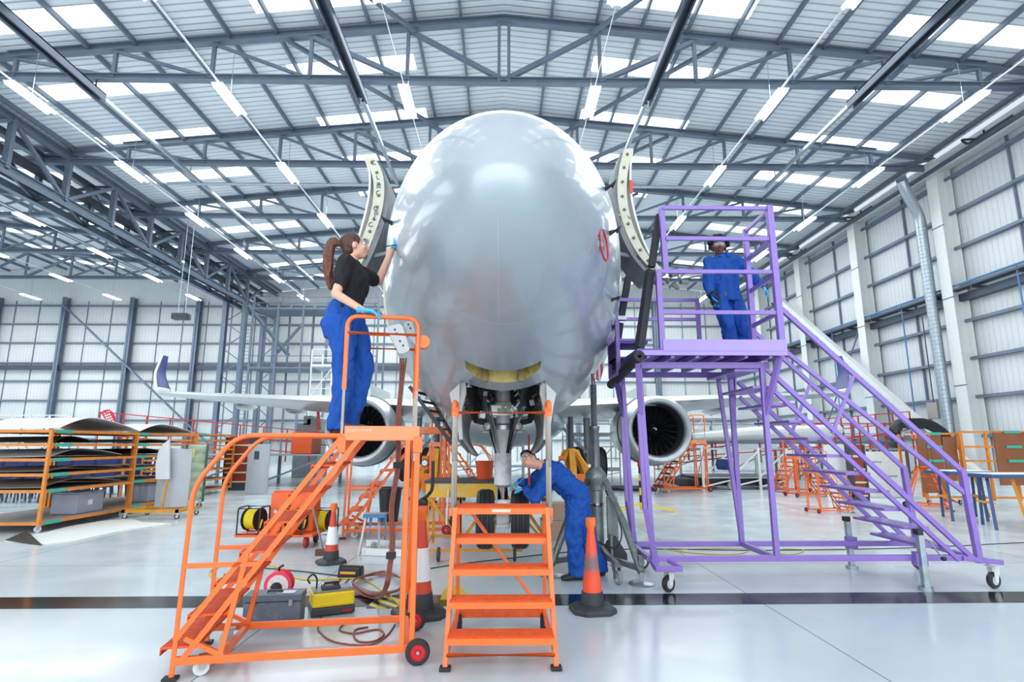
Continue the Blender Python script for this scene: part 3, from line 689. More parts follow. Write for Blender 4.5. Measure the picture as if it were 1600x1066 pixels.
for (px, py) in ((945, 296), (952, 366), (614, 297), (613, 350), (955, 470), (962, 514)):
    p = on_body(px, py, 3.3, 14); sgn = 1 if p.x > 0 else -1
    m_ = MB(); m_.prism([p + V((0, -.02, 0)), p + V((sgn * .06, -.06, 0)), p + V((sgn * .06, -.1, 0)), p + V((0, .1, 0))], (0, 0, -.008), (0, 0, .018)); m_.cyl(p + V((sgn * .06, -.04, 0)), p + V((sgn * .06, -.18, 0)), .009, n=8)
    m_.build('pitot_probe', DARKG, AC)
# red and white flagged jacking point
JP = on_body(940, 572, 3.3, 12)
# entry door openings with the two opened doors beside them
DOORM = mat('door_frame_primer', '#C9C9B8', .45, var=.08)
DOORD = mat('door_inner_dark', '#7E8286', .6, var=.2)
def door(side):
    # the open door stands outward, perpendicular to the fuselage; a curved slab 1.85 m tall
    if side < 0: edge = [(577, 246), (589, 270), (592, 300), (588, 330), (578, 362), (566, 392), (556, 412)]
    else: edge = [(983, 232), (975, 262), (972, 300), (977, 335), (990, 372), (1008, 402), (1030, 425)]
    Yd = 8.0
    P = [PY(px, py, Yd) for px, py in edge]; P = spline(P, 5)
    w = .16 if side < 0 else .14
    dirx = V((side * .9, .45, 0)).normalized()
    m_ = MB(); n_ = len(P)
    def fr(u, v):
        i = min(n_ - 1, int(round(v * (n_ - 1)))); return P[i] + V((side * (u - .5) * w, 0, 0))
    m_.grid(fr, 4, n_, thick=(0, .05, 0)); d = m_.build('entry_door', DOORM, AC, label='opened entry door %s of the nose showing its cream edge' % ('left' if side < 0 else 'right'))
    # outer skin behind
    m2 = MB()
    def sk(u, v):
        i = min(n_ - 1, int(round(v * (n_ - 1)))); return P[i] + V((side * (w / 2 + .10 * sin(v * pi)), .02 + u * .75, 0))
    m2.grid(sk, 8, n_, thick=(-side * .03, 0, 0)); m2.build('door_skin', mat('door_skin_cream', '#DAD9CF', .4, .1), d)
    m3 = MB()
    def ins(u, v):
        i = min(n_ - 1, int(round(v * (n_ - 1)))); return P[i] + V((-side * (w / 2 + .06), .04 + u * .7, -.05))
    m3.grid(ins, 6, n_, thick=(side * .06, 0, 0)); m3.build('door_lining', DOORD, d)
    for k in range(2, n_ - 2, 3):
        m4 = MB().lathe([(.022, 0), (.022, .02), (.01, .03)], P[k] + V((0, 0, 0)), (0, -1, 0), 10); m4.build('door_stop_fitting', mat('latch_bronze', '#8A7A58', .4, .4), d)
    if side < 0:
        for k, ch in zip(range(3, n_ - 1, 4), 'CLCCCCC'):
            text(ch, 'door_mark', BLACKP, d, P[k] + V((-.01, -.006, .04)), (.9, 0, .25), (-.25, 0, .9), .1, .001)
        for k in range(8, n_ - 1, 7): MB().box(P[k] + V((0, -.004, -.03)), (.06, .006, .07)).build('door_grey_patch', GREYP, d)
    else:
        MB().box(PY(984, 292, Yd) + V((.02, -.01, 0)), (.04, .02, .2)).build('door_handle_tag', mat('tag_orange', '#F04A20', .5), d)
    # hinge arms
    a = PY(603 if side < 0 else 958, 336, Yd + .2); b = PY(583 if side < 0 else 985, 342, Yd)
    MB().tube(spline([a, (a + b) / 2 + V((0, -.05, .04)), b], 5), .016, 8).build('door_hinge_arm', GREYP, d)
    a = PY(607 if side < 0 else 960, 395, Yd + .2); b = PY(560 if side < 0 else 1010, 405, Yd + .1)
    MB().bar(a, b, .035, .05).build('door_hinge_arm', GREYP, d)
    # bottom skirt pieces behind the door
    c = PY(562 if side < 0 else 1040, 350 if side < 0 else 380, Yd + .6)
    return d
door(-1); door(1)
# door surround on the fuselage
for s in (-1, 1):
    P = [];
    for k in range(15):
        th = radians(-28 + k * 4.6); q = fus(8.05 - FP[0], th) * 1.0; P.append(V((s * (q.x + .012), 8.05, q.z)))
    MB().tube(P, .035, 8).build('door_surround', DOORM, AC)
m_ = MB(); c = PY(1052, 434, 7.9); rnd = random.Random(5)
for k in range(12): p_ = c + V((rnd.uniform(-.28, .14), rnd.uniform(0, .1), rnd.uniform(-.1, .1))); m_.cyl(p_, p_ + V((rnd.uniform(-.12, .12), .05, rnd.uniform(-.08, .08))), rnd.uniform(.02, .045), n=8)
m_.build('door_hinge_mechanism', mat('mechanism_metal', '#8E8A80', .35, .6, var=.3, vscale=12), AC)
# ---------------- wings
WP = mat('wing_grey_paint', '#C6CBC9', .3, .1, var=.03, coat=.3)
def wing(s):
    st = []
    for k in range(15):
        t = k / 14; x = 1.2 + (17.0 - 1.2) * t
        le = 16.8 + (27.9 - 16.8) * t; ch = 7.4 - 5.7 * min(1, t * 1.0); ch = 7.2 * (1 - t) ** 1.0 + 1.7
        z = 2.55 + 1.45 * t; th = .62 * (1 - t) + .24
        if s > 0: z += .05
        st.append((x, le, ch, z, th))
    vs = []; N = 24
    for (x, le, ch, z, th) in st:
        for k in range(N):
            a = 2 * pi * k / N; u = (1 - cos(a)) / 2; yy = le + ch * u; tt = th * (sin(a)) * (1.35 * sqrt(max(u, 0)) - .9 * u - .2 * u * u + .02) * 1.1
            vs.append(V((s * x + .1, yy, z + tt + .02 * u)))
    m = len(st); mb = MB().add(vs, [(i * N + k, i * N + (k + 1) % N, (i + 1) * N + (k + 1) % N, (i + 1) * N + k) for i in range(m - 1) for k in range(N)] + [tuple((m - 1) * N + k for k in range(N))], True)
    w = mb.build('wing', WP, AC, smooth_angle=60)
    # winglet
    x, le, ch, z, th = st[-1]; vs = []; nn = 10
    for j in range(nn):
        t = j / (nn - 1); xx = s * (x + .75 * min(1, t * 1.6) ** .8 + .35 * t) + .1; zz = z + 2.15 * t ** 1.3; l2 = le + 1.9 * t; c2 = 1.7 * (1 - t) + .6 * t
        for k in range(16):
            a = 2 * pi * k / 16; u = (1 - cos(a)) / 2; vs.append(V((xx + .05 * sin(a), l2 + c2 * u, zz + .05 * sin(a) * (1 - t))))
    mb = MB()
    fs = [(i * 16 + k, i * 16 + (k + 1) % 16, (i + 1) * 16 + (k + 1) % 16, (i + 1) * 16 + k) for i in range(nn - 1) for k in range(16)] + [tuple((nn - 1) * 16 + k for k in range(16))]
    mb.add(vs, fs, True); mb.mi = [1 if (fi // 16) > 1 and fi < (nn - 1) * 16 and 2 <= (fi % 16) <= 15 else 0 for fi in range(len(fs))]
    mb.build('winglet', [WP, mat('winglet_navy', '#122C6C', .4)], w, smooth_angle=60)
    for fx, ln in ((6.8, 3.2), (9.8, 2.8), (12.6, 2.4)):
        t = (fx - 1.2) / 15.8; le = 16.8 + 11.1 * t; ch = 7.2 * (1 - t) + 1.7; z = 2.55 + 1.45 * t
        MB().lathe([(.02, 0), (.13, .3), (.2, ln * .45), (.12, ln * .8), (.01, ln)], (s * fx + .1, le + ch * .55, z - .32), (0, 1, .04), 14).build('flap_fairing', WP, w)
    return w
wing(-1); wing(1)
MB().ell((.05, 20, 2.15), (2.05, 5.2, .75)).build('belly_fairing', ACP, AC)
# ---------------- engines
NAC = mat('nacelle_paint', '#BEC4C6', .28, .25, var=.04, coat=.4)
LIP = mat('polished_lip', '#C8CCCE', .3, .7)
FAN = mat('fan_blade_titanium', '#3A3C40', .3, .8)
def engine(px, py, Y, rpx):
    c = PY(px, py, Y); R = rpx / FPX * (Y * cos(PITCH) + .3); R = R; d = V((0, 1, .0))
    e = MB().lathe([(R * .80, .12), (R * .86, .03), (R * .92, 0), (R * .97, .05), (R * 1.03, .3), (R * 1.08, .9), (R * 1.08, 1.8), (R * .98, 2.7), (R * .78, 3.3), (R * .6, 3.35), (R * .5, 4.0), (R * .3, 4.4)], c, d, 48, caps=False).build('engine_nacelle', NAC, AC)
    MB().lathe([(R * .78, .16), (R * .80, .08), (R * .86, .0), (R * .925, -.025), (R * .975, .03), (R * 1.0, .12)], c, d, 48, caps=False).build('intake_lip', LIP, e)
    MB().lathe([(R * .79, .12), (R * .78, .5), (R * .79, 1.0), (R * .3, 1.08)], c, d, 40, caps=False).build('intake_duct', mat('intake_liner', '#50545A', .45, .3), e)
    bl = MB()
    for k in range(24):
        a = 2 * pi * k / 24; ax = V((cos(a), 0, sin(a))); tg = V((-sin(a), 0, cos(a)))
        p0 = c + d * .85 + ax * R * .2; p1 = c + d * .9 + ax * R * .78
        vs = [p0 - tg * .03, p0 + tg * .05 + d * .14, p1 + tg * .13 + d * .10, p1 - tg * .05 - d * .04]
        bl.add(vs + [v + d * .012 for v in vs], [(0, 1, 2, 3), (7, 6, 5, 4), (0, 4, 5, 1), (1, 5, 6, 2), (2, 6, 7, 3), (3, 7, 4, 0)])
    bl.build('fan_blades', FAN, e)
    MB().lathe([(.0, .5), (R * .08, .58), (R * .16, .72), (R * .22, .9)], c, d, 24, caps=False).build('spinner', mat('spinner_black', '#1C1D20', .35), e)
    sp = [c + d * (.52 + .02 * k * .9) + V((cos(k * .45), 0, sin(k * .45))) * (R * .02 + R * .008 * k) for k in range(13)]
    MB().tube([p - d * .03 for p in sp], .02, 6).build('spinner_swirl', WHITE, e)
    MB().box(c + V((0, 2.4, R * 1.1)), (.3, 3.2, .7)).build('engine_pylon', WP, e)
    MB().lathe([(R * 1.085, .9), (R * 1.10, .92), (R * 1.10, 1.0), (R * 1.085, 1.02)], c, d, 48, caps=False).build('cowl_seam', DARKG, e)
    return e
engine(1031, 671, 17.3, 52); engine(559, 672, 17.6, 52)
# ================================================================ ORANGE MOBILE STAIR (left, the woman stands on it)
def T(name, pts, r, m, parent, n=10, label=None): return MB().tube(pts, r, n).build(name, m, parent, label=label)
def wheel(parent, c, ax, R, w, tyre=None, hub=None, name='wheel'):
    c = V(c); t = MB().lathe([(R * .62, -w / 2), (R * .9, -w / 2), (R, -w * .3), (R, w * .3), (R * .9, w / 2), (R * .62, w / 2)], c, ax, 28, caps=False).build(name, tyre or BLACKR, parent)
    MB().lathe([(R * .0, -w * .42), (R * .2, -w * .45), (R * .25, -w * .25), (R * .55, -w * .25), (R * .64, -w * .52), (R * .64, w * .52), (R * .55, w * .25), (R * .25, w * .25), (R * .2, w * .45), (0, w * .42)], c, ax, 24).build('hub', hub or RED, t)
    MB().cyl(c - V(ax) * w * .6, c + V(ax) * w * .6, R * .13, n=12).build('axle_nut', GALV, t)
    return t
def caster(parent, c, R=.08, tyre=None, fork=None, h=.2, ang=0.0, lab=None):
    """c: contact point on the floor, h: mounting height"""
    c = V(c); d = V((cos(ang), sin(ang), 0)); a = V((-sin(ang), cos(ang), 0)); tyre = tyre or BLACKR; fork = fork or GALV
    k = MB(); w = R * .42
    for s in (-1, 1): k.prism([c + a * s * w + d * x + V((0, 0, z)) for x, z in ((-R * .25, R * .8), (R * .25, R * .8), (R * .9, h - .02), (-R * .2, h - .02))], (0, 0, 0), a * .006)
    k.box(c + d * R * .35 + V((0, 0, h - .01)), (R * 1.5, R * 1.3, .012), rz=ang)
    f = k.build('caster', fork, parent)
    MB().lathe([(R * .55, -w * .7), (R * .92, -w * .7), (R, -w * .35), (R, w * .35), (R * .92, w * .7), (R * .55, w * .7)], c + V((0, 0, R)), a, 22, caps=False).build('caster_wheel', tyre, f)
    MB().lathe([(0, -w * .75), (R * .56, -w * .72), (R * .56, w * .72), (0, w * .75)], c + V((0, 0, R)), a, 18).build('caster_hub', mat('caster_hub_grey', '#C8CACC', .4), f)
    return f
TREADM = ORANGED
OS = thing('mobile_stair', 'orange steel mobile stair with seven treads on which the woman in the black polo stands', 'mobile stair', (-2.14, 4.03, 0))
o1, e1, e2 = V((-2.14, 4.03, 0)), V((cos(radians(10)), sin(radians(10)), 0)), V((-sin(radians(10)), cos(radians(10)), 0))
def OL(a, b, z): return o1 + e1 * a + e2 * b + V((0, 0, z))
tr = .017
WD = .70
for b in (0, WD):
    f = 'handrail'
    T(f, bend([OL(0, b, .02), OL(.02, b, 1.22), OL(.27, b, 1.565), OL(1.0, b, 1.565)], .12), tr, ORANGE, OS)
    # side posts and base rail
    MB().bar(OL(.0, b, .115), OL(1.53, b, .10), .03, .05).build('base_rail', ORANGE, OS, bevel=.003)
    MB().bar(OL(.0, b, .24), OL(.98, b, 1.55), .03, .035).build('stringer', ORANGE, OS)
    MB().bar(OL(.05, b, .115), OL(1.11, b, 1.55), .035, .035).build('stringer', ORANGE, OS)
    MB().bar(OL(.01, b, .70), OL(.49, b, .70), .03, .03).build('cross_rail', ORANGE, OS)
    MB().bar(OL(.28, b, .12), OL(.40, b, .76), .032, .032).build('brace', ORANGE, OS)
    MB().bar(OL(.06, b, .25), OL(.30, b, .13), .03, .03).build('brace', ORANGE, OS)
    for a in (1.46, 1.53): MB().bar(OL(a, b, .10 if a < 1.5 else .14), OL(a, b, 1.55), .034, .034).build('rear_post', ORANGE, OS)
    # platform guard: chrome sleeves below, orange loop above
    for a in (.98, 1.51): T('guard_sleeve', [OL(a, b, 1.38), OL(a, b, 1.95)], .011, CHROME, OS)
    T('guard_rail', bend([OL(.98, b, 1.90), OL(.98, b, 2.46), OL(1.51, b, 2.46), OL(1.51, b, 1.90)], .09), .017, ORANGE, OS)
    T('guard_rail', [OL(.98, b, 2.33), OL(1.51, b, 2.33)], .014, ORANGE, OS)
    MB().box(OL(.985, b, 1.50), (.06, .05, .12), rz=radians(10)).build('clamp_block', ORANGE, OS, bevel=.008)
    MB().box(OL(1.53, b, 1.50), (.07, .05, .12), rz=radians(10)).build('clamp_block', ORANGE, OS, bevel=.008)
T('guard_rail', [OL(1.52, 0, 2.30), OL(1.52, WD, 2.30)], .015, ORANGE, OS)
T('guard_rail', [OL(1.52, 0, 1.98), OL(1.52, WD, 1.98)], .015, ORANGE, OS)
MB().cyl(OL(1.55, .0, 2.28), OL(1.55, .09, 2.28), .05, n=16).build('clamp_knob', ORANGE, OS)
TOE = mat('orange_toe_board', '#F98B57', .38, var=.05, coat=.2)
MB().bb((0, 0, 0), (1, 1, 1)) if False else None
def slab(a0, a1, b0, b1, z0, z1): return MB().prism([OL(a0, b0, z0), OL(a1, b0, z0), OL(a1, b1, z0), OL(a0, b1, z0)], (0, 0, z0), (0, 0, z1))
slab(.80, 1.54, .0, WD, 1.545, 1.575).build('platform_deck', ORANGED, OS)
slab(1.0, 1.54, -.02, -.005, 1.53, 1.635).build('toe_board', TOE, OS, bevel=.004)
slab(1.0, 1.54, WD + .005, WD + .02, 1.53, 1.635).build('toe_board', TOE, OS, bevel=.004)
text('klelcrewe', 'toe_board_lettering', mat('faded_lettering', '#FBC5A8', .5), OS, OL(1.11, -.023, 1.605), e1, (0, 0, 1), .045, .001)
for i in range(7):
    z = .20 + .193 * i; a = (z - .24) / 1.337 - .055
    k = slab(a, a + .22, .0, WD, z - .012, z)
    k.prism([OL(a, 0, z - .05), OL(a, 0, z - .012), OL(a, WD, z - .012), OL(a, WD, z - .05)], (0, 0, 0), e1 * .006)
    for q in range(11): k.prism([OL(a + .01 + q * .0195, .01, z), OL(a + .018 + q * .0195, .01, z), OL(a + .018 + q * .0195, WD - .01, z), OL(a + .01 + q * .0195, WD - .01, z)], (0, 0, 0), (0, 0, .005))
    k.build('tread', TREADM, OS)
MB().bar(OL(.28, 0, .11), OL(.28, WD, .11), .04, .04).build('cross_rail', ORANGE, OS)
MB().bar(OL(1.5, 0, .11), OL(1.5, WD, .11), .035, .035).build('cross_rail', ORANGE, OS)
MB().bar(OL(1.5, 0, 1.5), OL(1.5, WD, .3), .02, .02).build('rear_brace', ORANGE, OS)
for b in (0, WD): MB().box(OL(-.005, b, .012), (.09, .07, .02), rz=radians(10)).build('foot_pad', BLACKR, OS, bevel=.004)
wheel(OS, OL(1.57, -.04, .085), e2, .085, .045); wheel(OS, OL(1.57, WD + .0, .085), e2, .085, .045)
caster(OS, OL(.16, .05, 0), .052, mat('white_caster', '#D8DCDC', .4), GALV, .13, radians(30)); caster(OS, OL(.16, WD - .08, 0), .052, mat('white_caster', '#D8DCDC', .4), GALV, .13, radians(30))

# ================================================================ ORANGE STEPS (centre)
CS = thing('work_steps', 'orange five-tread work steps with chrome handrail posts in front of the nose wheel', 'steps', (-.01, 4.4, 0))
cx = -.01
for i, (z, y) in enumerate([(.24, 4.05), (.43, 4.18), (.62, 4.31), (.82, 4.41), (1.03, 4.43)]):
    dp = .185 if i < 4 else .28; w = .355
    k = MB().bb((cx - w, y, z - .012), (cx + w, y + dp, z)); k.bb((cx - w, y - .004, z - .045), (cx + w, y, z)).bb((cx - w, y + dp - .004, z - .04), (cx + w, y + dp, z))
    for q in range(int(dp / .02)): k.bb((cx - w + .01, y + .006 + q * .02, z), (cx + w - .01, y + .014 + q * .02, z + .005))
    tdd = k.build('tread', TREADM, CS)
    MB().bb((cx - w, y - .008, z - .045), (cx + w, y - .004, z - .004)).build('tread_edge', ORANGE, tdd)
MB().bb((cx - .07, 4.417, 1.0), (cx + .07, 4.421, 1.022)).build('sticker', mat('pale_sticker', '#F7C9AC', .5), CS)
for s in (-1, 1):
    MB().bar((cx + s * .375, 4.17, .02), (cx + s * .345, 4.44, 1.03), .033, .033).build('front_leg', ORANGE, CS, bevel=.003)
    MB().bar((cx + s * .36, 5.02, .02), (cx + s * .345, 4.72, 1.03), .03, .03).build('rear_leg', ORANGE, CS, bevel=.003)
    MB().bar((cx + s * .372, 4.19, .10), (cx + s * .36, 5.0, .12), .03, .04).build('side_rail', ORANGE, CS)
    MB().box((cx + s * .376, 4.17, .012), (.075, .075, .024)).build('foot_pad', BLACKR, CS, bevel=.004)
    MB().box((cx + s * .36, 5.03, .012), (.07, .07, .024)).build('foot_pad', BLACKR, CS, bevel=.004)
    T('handrail_loop', bend([(cx + s * .37, 4.43, 1.72), (cx + s * .37, 4.43, 1.83), (cx + s * .37, 4.71, 1.83), (cx + s * .37, 4.71, 1.72)], .05), .0185, ORANGE, CS)
    for y in (4.43, 4.71): T('handrail_post', [(cx + s * .37, y, .92 if s > 0 and y < 4.5 else 1.0), (cx + s * .37, y, 1.74)], .011, CHROME, CS)
    MB().box((cx + s * .375, 4.47, 1.0), (.03, .1, .06)).build('clamp_block', ORANGE, CS, bevel=.006)
    MB().cyl((cx + s * .385, 4.6, .93), (cx + s * .40, 4.6, .93), .035, n=14).build('clamp_knob', BLACKP if s < 0 else ORANGE, CS)
T('cross_rail', [(cx - .37, 4.71, 1.76), (cx + .37, 4.71, 1.76)], .013, ORANGE, CS)
T('cross_rail', [(cx - .37, 4.18, .09), (cx + .37, 4.18, .09)], .015, ORANGE, CS)
MB().bb((cx - .36, 4.99, .10), (cx + .36, 5.02, .16)).build('cross_rail', ORANGED, CS)
MB().bar((cx - .27, 4.74, 1.0), (cx + .34, 5.0, .14), .024, .024).build('rear_brace', ORANGE, CS)
wheel(CS, (cx - .34, 5.03, .075), (1, 0, 0), .07, .03, BLACKR, DARKG); wheel(CS, (cx + .34, 5.03, .075), (1, 0, 0), .07, .03, BLACKR, DARKG)

# ================================================================ PURPLE ACCESS STAND (right)
PS = thing('access_stand', 'large purple steel access stand with a long stair down to the right', 'access stand', (2.3, 6.75, 0))
def pb(name, p, q, w=.055, h=None, label=None): return MB().bar(p, q, w, h).build(name, PURPLE, PS, bevel=.003, label=label)
YN, YF, XL, XR = 6.3, 7.2, 1.53, 2.92
pb('base_rail', (XL + .05, YN, .31), (4.95, YN, .31), .05, .06); pb('base_rail', (XL + .05, YF, .31), (4.95, YF, .31), .05, .06)
pb('cross_rail', (XR, YN, .31), (XR, YF, .31)); pb('cross_rail', (XL + .03, YN, .31), (XL + .03, YF, .31))
for y in (YN, YF):
    s = -1 if y == YN else 1
    pb('post', (XR, y, .31), (XR, y, 2.38)); pb('post', (XL + .07, y, .31), (XL, y, 2.38), .05)
    pb('strut', (XR, y, 1.83), (3.05, y + s * .18, 2.46)); pb('strut', (XR, y, .35), (XR - .16, y + .0, 2.36) if s > 0 else (XR, y, .9), .045)
    pb('strut', (1.62, y + s * .04, .26), (XL + .01, y, .82)); pb('strut', (XL, y, 1.83), (1.47, y + s * .18, 2.46)); pb('post', (XL, y, .8), (XL - .02, y, 1.85), .045)
    pb('deck_beam', (XL - .05, y, 2.38), (3.0, y, 2.38), .05, .07)
    # outrigger frames for the casters
    pb('outrigger', (1.58, y, .3), (1.60, y + s * .12, .24)); pb('outrigger', (1.58, y + s * .14, .235), (1.86, y + s * .14, .235), .05, .05); pb('outrigger', (1.86, y + s * .12, .24), (1.74, y, .3), .04)
for k in range(6): pb('deck_joist', (XL + .05 + k * .27, 6.08, 2.46), (XL + .05 + k * .27, 7.46, 2.46), .04, .06)
MB().bb((1.46, 6.05, 2.50), (3.08, 7.5, 2.53)).build('deck', mat('purple_deck', '#6E57A6', .6, var=.1, vscale=20), PS)
PL = mat('pale_purple_toe_board', '#A48CDC', .35, var=.04, coat=.2)
MB().bb((1.74, 6.04, 2.50), (3.10, 6.06, 2.63)).build('toe_board', PL, PS, bevel=.003)
MB().bb((1.45, 6.045, 2.455), (3.10, 6.065, 2.51)).build('toe_board', PL, PS, bevel=.003)
MB().bb((1.46, 7.48, 2.50), (3.08, 7.5, 2.60)).build('toe_board', PURPLE, PS)
yn = 6.08
pb('guard_post', (1.74, yn, 2.5), (1.735, yn, 3.41), .06); pb('guard_post', (1.83, yn + .03, 3.41), (1.815, yn + .03, 4.17), .06); pb('guard_post', (3.06, yn, 2.5), (3.05, yn, 4.2), .068)
for z, x in ((4.17, 1.82), (3.80, 1.84), (3.41, 1.73), (2.94, 1.76)): pb('guard_rail', (x, yn, z), (3.05, yn, z), .035, .045)
pb('guard_post', (3.08, 6.8, 2.5), (3.08, 6.8, 4.2), .06)
for z in (4.17, 3.80, 3.38, 2.94): pb('guard_rail', (3.06, yn, z), (3.08, 6.8, z), .035, .045)
yf = 7.42
for x in (1.53, 2.63): pb('guard_post', (x, yf, 2.5), (x, yf, 3.45), .05)
for z in (3.43, 3.16): pb('guard_rail', (1.53, yf, z), (2.63, yf, z), .035, .045)
pb('guard_post', (1.42, 6.9, 2.35), (1.42, 6.9, 3.0), .05); pb('guard_post', (1.42, 7.42, 2.35), (1.42, 7.42, 3.0), .05)
k = MB().bb((1.40, 6.9, 2.55), (1.85, 7.42, 2.57)).bb((1.44, 6.9, 2.74), (1.80, 7.42, 2.765)).bb((1.40, 6.9, 2.55), (1.42, 7.42, 2.78)); k.build('step_box', mat('purple_deck', '#6E57A6', .6), PS)
for z in (2.78, 2.98): pb('guard_rail', (1.42, 6.9, z), (1.42, 7.42, z), .035); pb('guard_rail', (1.42, 6.9, z), (1.85, 6.9, z), .03) if z < 2.9 else None
pb('guard_rail', (1.42, 6.9, 2.36), (1.42, 7.42, 2.36), .04)
# stair
for y, s in ((YN - .02, -1), (YF, 1)):
    pb('stringer', (5.03, y, .29), (3.02, y, 2.29), .045, .05); pb('stringer', (4.86, y, .29), (3.02, y, 2.10), .04, .045)
    pb('handrail', (5.03, y, 1.21), (3.1, y, 3.12), .045, .05); pb('handrail', (5.06, y, .95) if s < 0 else (5.0, y, .9), (3.12, y, 2.6) if s < 0 else (3.12, y, 2.72), .04, .045)
    pb('guard_post', (5.08, y, .26), (5.03, y, 1.23), .06)
    for x in (3.62,): pb('strut', (x + .32, y, 2.26), (x + .02, y, 1.62), .035)
    pb('outrigger', (4.9, y, .31), (5.3, y + s * .03, .27), .05, .05)
    if s > 0: pb('outrigger', (5.28, y + .03, .27), (5.2, YN, .27), .05, .05)
for i in range(11):
    z = .44 + i * .19; x = 5.12 - z
    if z > 2.45: break
    MB().bb((x - .17, YN, z - .03), (x + .11, YF, z)).build('tread', PURPLE, PS, bevel=.004)
for x, y, a in ((1.72, 6.2, .6), (5.22, 6.3, .3), (1.72, 7.3, .4), (5.1, 7.22, 2.8)): caster(PS, (x, y, 0), .083, mat('caster_black_tread', '#2C2A2C', .5), WHITEST, .235, a)
for y, s in ((YN - .09, -1), (YF + .09, 1)):
    x = 4.42 if s < 0 else 4.3
    k = MB().bb((x - .03, y - .03, .03), (x + .03, y + .03, .56)); k.build('stabiliser_jack', GALV, PS, bevel=.004)
    MB().cyl((x, y, 0), (x, y, .04), .07, n=16).build('jack_foot', GALV, PS)
    MB().bb((x - .06, min(y, y - s * .07), .24), (x + .06, max(y, y - s * .07), .38)).build('jack_bracket', PURPLE, PS)
    MB().bb((x - .045, y - .04, .56), (x + .02, y + .04, .62)).build('jack_head', BLACKP, PS, bevel=.005)
    if s < 0:
        MB().tube([(x + .03, y - .04, .52), (x + .06, y - .05, .50), (x + .17, y - .06, .34)], .008, 6).build('jack_crank', GALV, PS); MB().ell((x + .175, y - .07, .33), (.028, .028, .022)).build('crank_knob', BLACKP, PS)
# foam padded edge tubes, fixed to the stand
def foam(p, q, r, hollow=False):
    p, q = V(p), V(q)
    if not hollow: return MB().bar(p, q, r * 1.75, r * 1.75).build('foam_padding', FOAM, PS, bevel=.012)
    d = (q - p); L = d.length
    return MB().lathe([(r * .4, .02), (r * .4, 0), (r, 0), (r, L), (r * .4, L)], p, d, 20, caps=False).build('foam_padding', FOAM, PS)
foam(PY(1030, 336, 6.2), PY(1018, 418, 6.2), .045); foam(PY(1016, 422, 6.2), PY(999, 545, 6.12), .05); foam(PY(999, 556, 6.0), PY(955, 601, 7.7), .06, True)
foam(PY(982, 432, 7.5), PY(970, 500, 7.5), .05); foam(PY(969, 505, 7.5), PY(958, 585, 7.5), .05)
MB().box(PY(971, 498, 7.44), (.12, .12, .05)).build('white_tape_band', WHITE, PS)

# ================================================================ TRIPOD JACK under the nose
TJ = thing('tripod_jack', 'dark steel tripod jack holding up the nose behind the orange cone', 'aircraft jack', (1.16, 7.25, 0))
JS = mat('jack_steel', '#85898B', .35, .75, var=.2, vscale=10); JD = mat('jack_green_grey', '#808A88', .42, .5, var=.2, vscale=8, dirt='#AAB0AE', dscale=14, damt=.6)
jx, jy = 1.16, 7.25
prof = [(.036, 0)]; z = 0
for k in range(28): prof += [(.044, .01 + k * .02), (.038, .02 + k * .02)]
MB().lathe(prof, (jx, jy, 1.70), (0, 0, 1), 16).build('screw_extension', JS, TJ)
MB().cyl((jx, jy, 2.26), (jx, jy, 2.40), .025, n=12).build('jack_pin', JS, TJ)
MB().lathe([(.058, 0), (.058, .6), (.066, .61), (.066, .65), (.04, .66)], (jx, jy, 1.08), (0, 0, 1), 24).build('inner_ram', JS, TJ)
MB().lathe([(.085, 0), (.085, .72), (.10, .73), (.10, .80), (.13, .86), (.13, .92), (.07, 1.0)], (jx, jy, .22), (0, 0, 1), 24).build('cylinder', JD, TJ)
MB().lathe([(.089, 0), (.092, .01), (.092, .03), (.089, .04)], (jx, jy, .75), (0, 0, 1), 24, caps=False).build('clamp_band', CHROME, TJ)
MB().lathe([(.1, 0), (.11, .02), (.11, .2), (.06, .22)], (jx, jy, .08), (0, 0, 1), 20).build('base_pot', JD, TJ)
MB().bb((jx + .11, jy - .13, .38), (jx + .24, jy - .08, .88)).build('pump_plate', JD, TJ, bevel=.006)
for i, (px, py) in enumerate(((1003, 913), (862, 900))):
    f = PZ(px, py, 0); top_ = V((jx + (.11 if i == 0 else -.11), jy - .05, 1.06)); kn = V((top_.x * .45 + f.x * .55, top_.y * .5 + f.y * .5, .62))
    T('leg', [top_, kn, f + V((0, 0, .12))], .042, JD, TJ, 14)
    MB().bar(f + V((0, 0, .16)), (jx, jy, .18), .05, .06).build('leg_tie', JD, TJ)
    T('screw', [f + V((0, 0, .03)), f + V((0, 0, .26))], .02, JS, TJ); MB().lathe([(.14, 0), (.145, .008), (.13, .02), (.05, .03)], f, (0, 0, 1), 24).build('foot_plate', GALV, TJ)
    MB().bb((f.x - .03, f.y - .03, .2), (f.x + .03, f.y + .03, .3)).build('screw_nut', JD, TJ)
f = V((jx + .15, jy + .95, 0)); T('leg', [(jx, jy + .1, 1.06), (jx + .12, jy + .5, .6), f + V((0, 0, .12))], .042, JD, TJ, 14); MB().lathe([(.14, 0), (.145, .008), (.13, .02), (.05, .03)], f, (0, 0, 1), 24).build('foot_plate', GALV, TJ)
for (px, py, s) in ((966, 914, 1), (909, 905, 0)):
    c = PZ(px, py, 0); caster(TJ, c, .075, mat('grey_tyre', '#8C8E8C', .6), JD, .2, 1.9)
    MB().bar(c + V((0, .03, .2)), (jx, jy, .3), .05, .05).build('wheel_arm', JD, TJ)
MB().prism([V((jx + .02, jy - .12, .2)), V((jx + .32, jy - .2, .14)), V((jx + .32, jy - .2, .22)), V((jx + .2, jy - .16, .42)), V((jx + .1, jy - .12, .36))], (0, 0, 0), (0, .03, 0)).build('pump_bracket', DARKG, TJ)
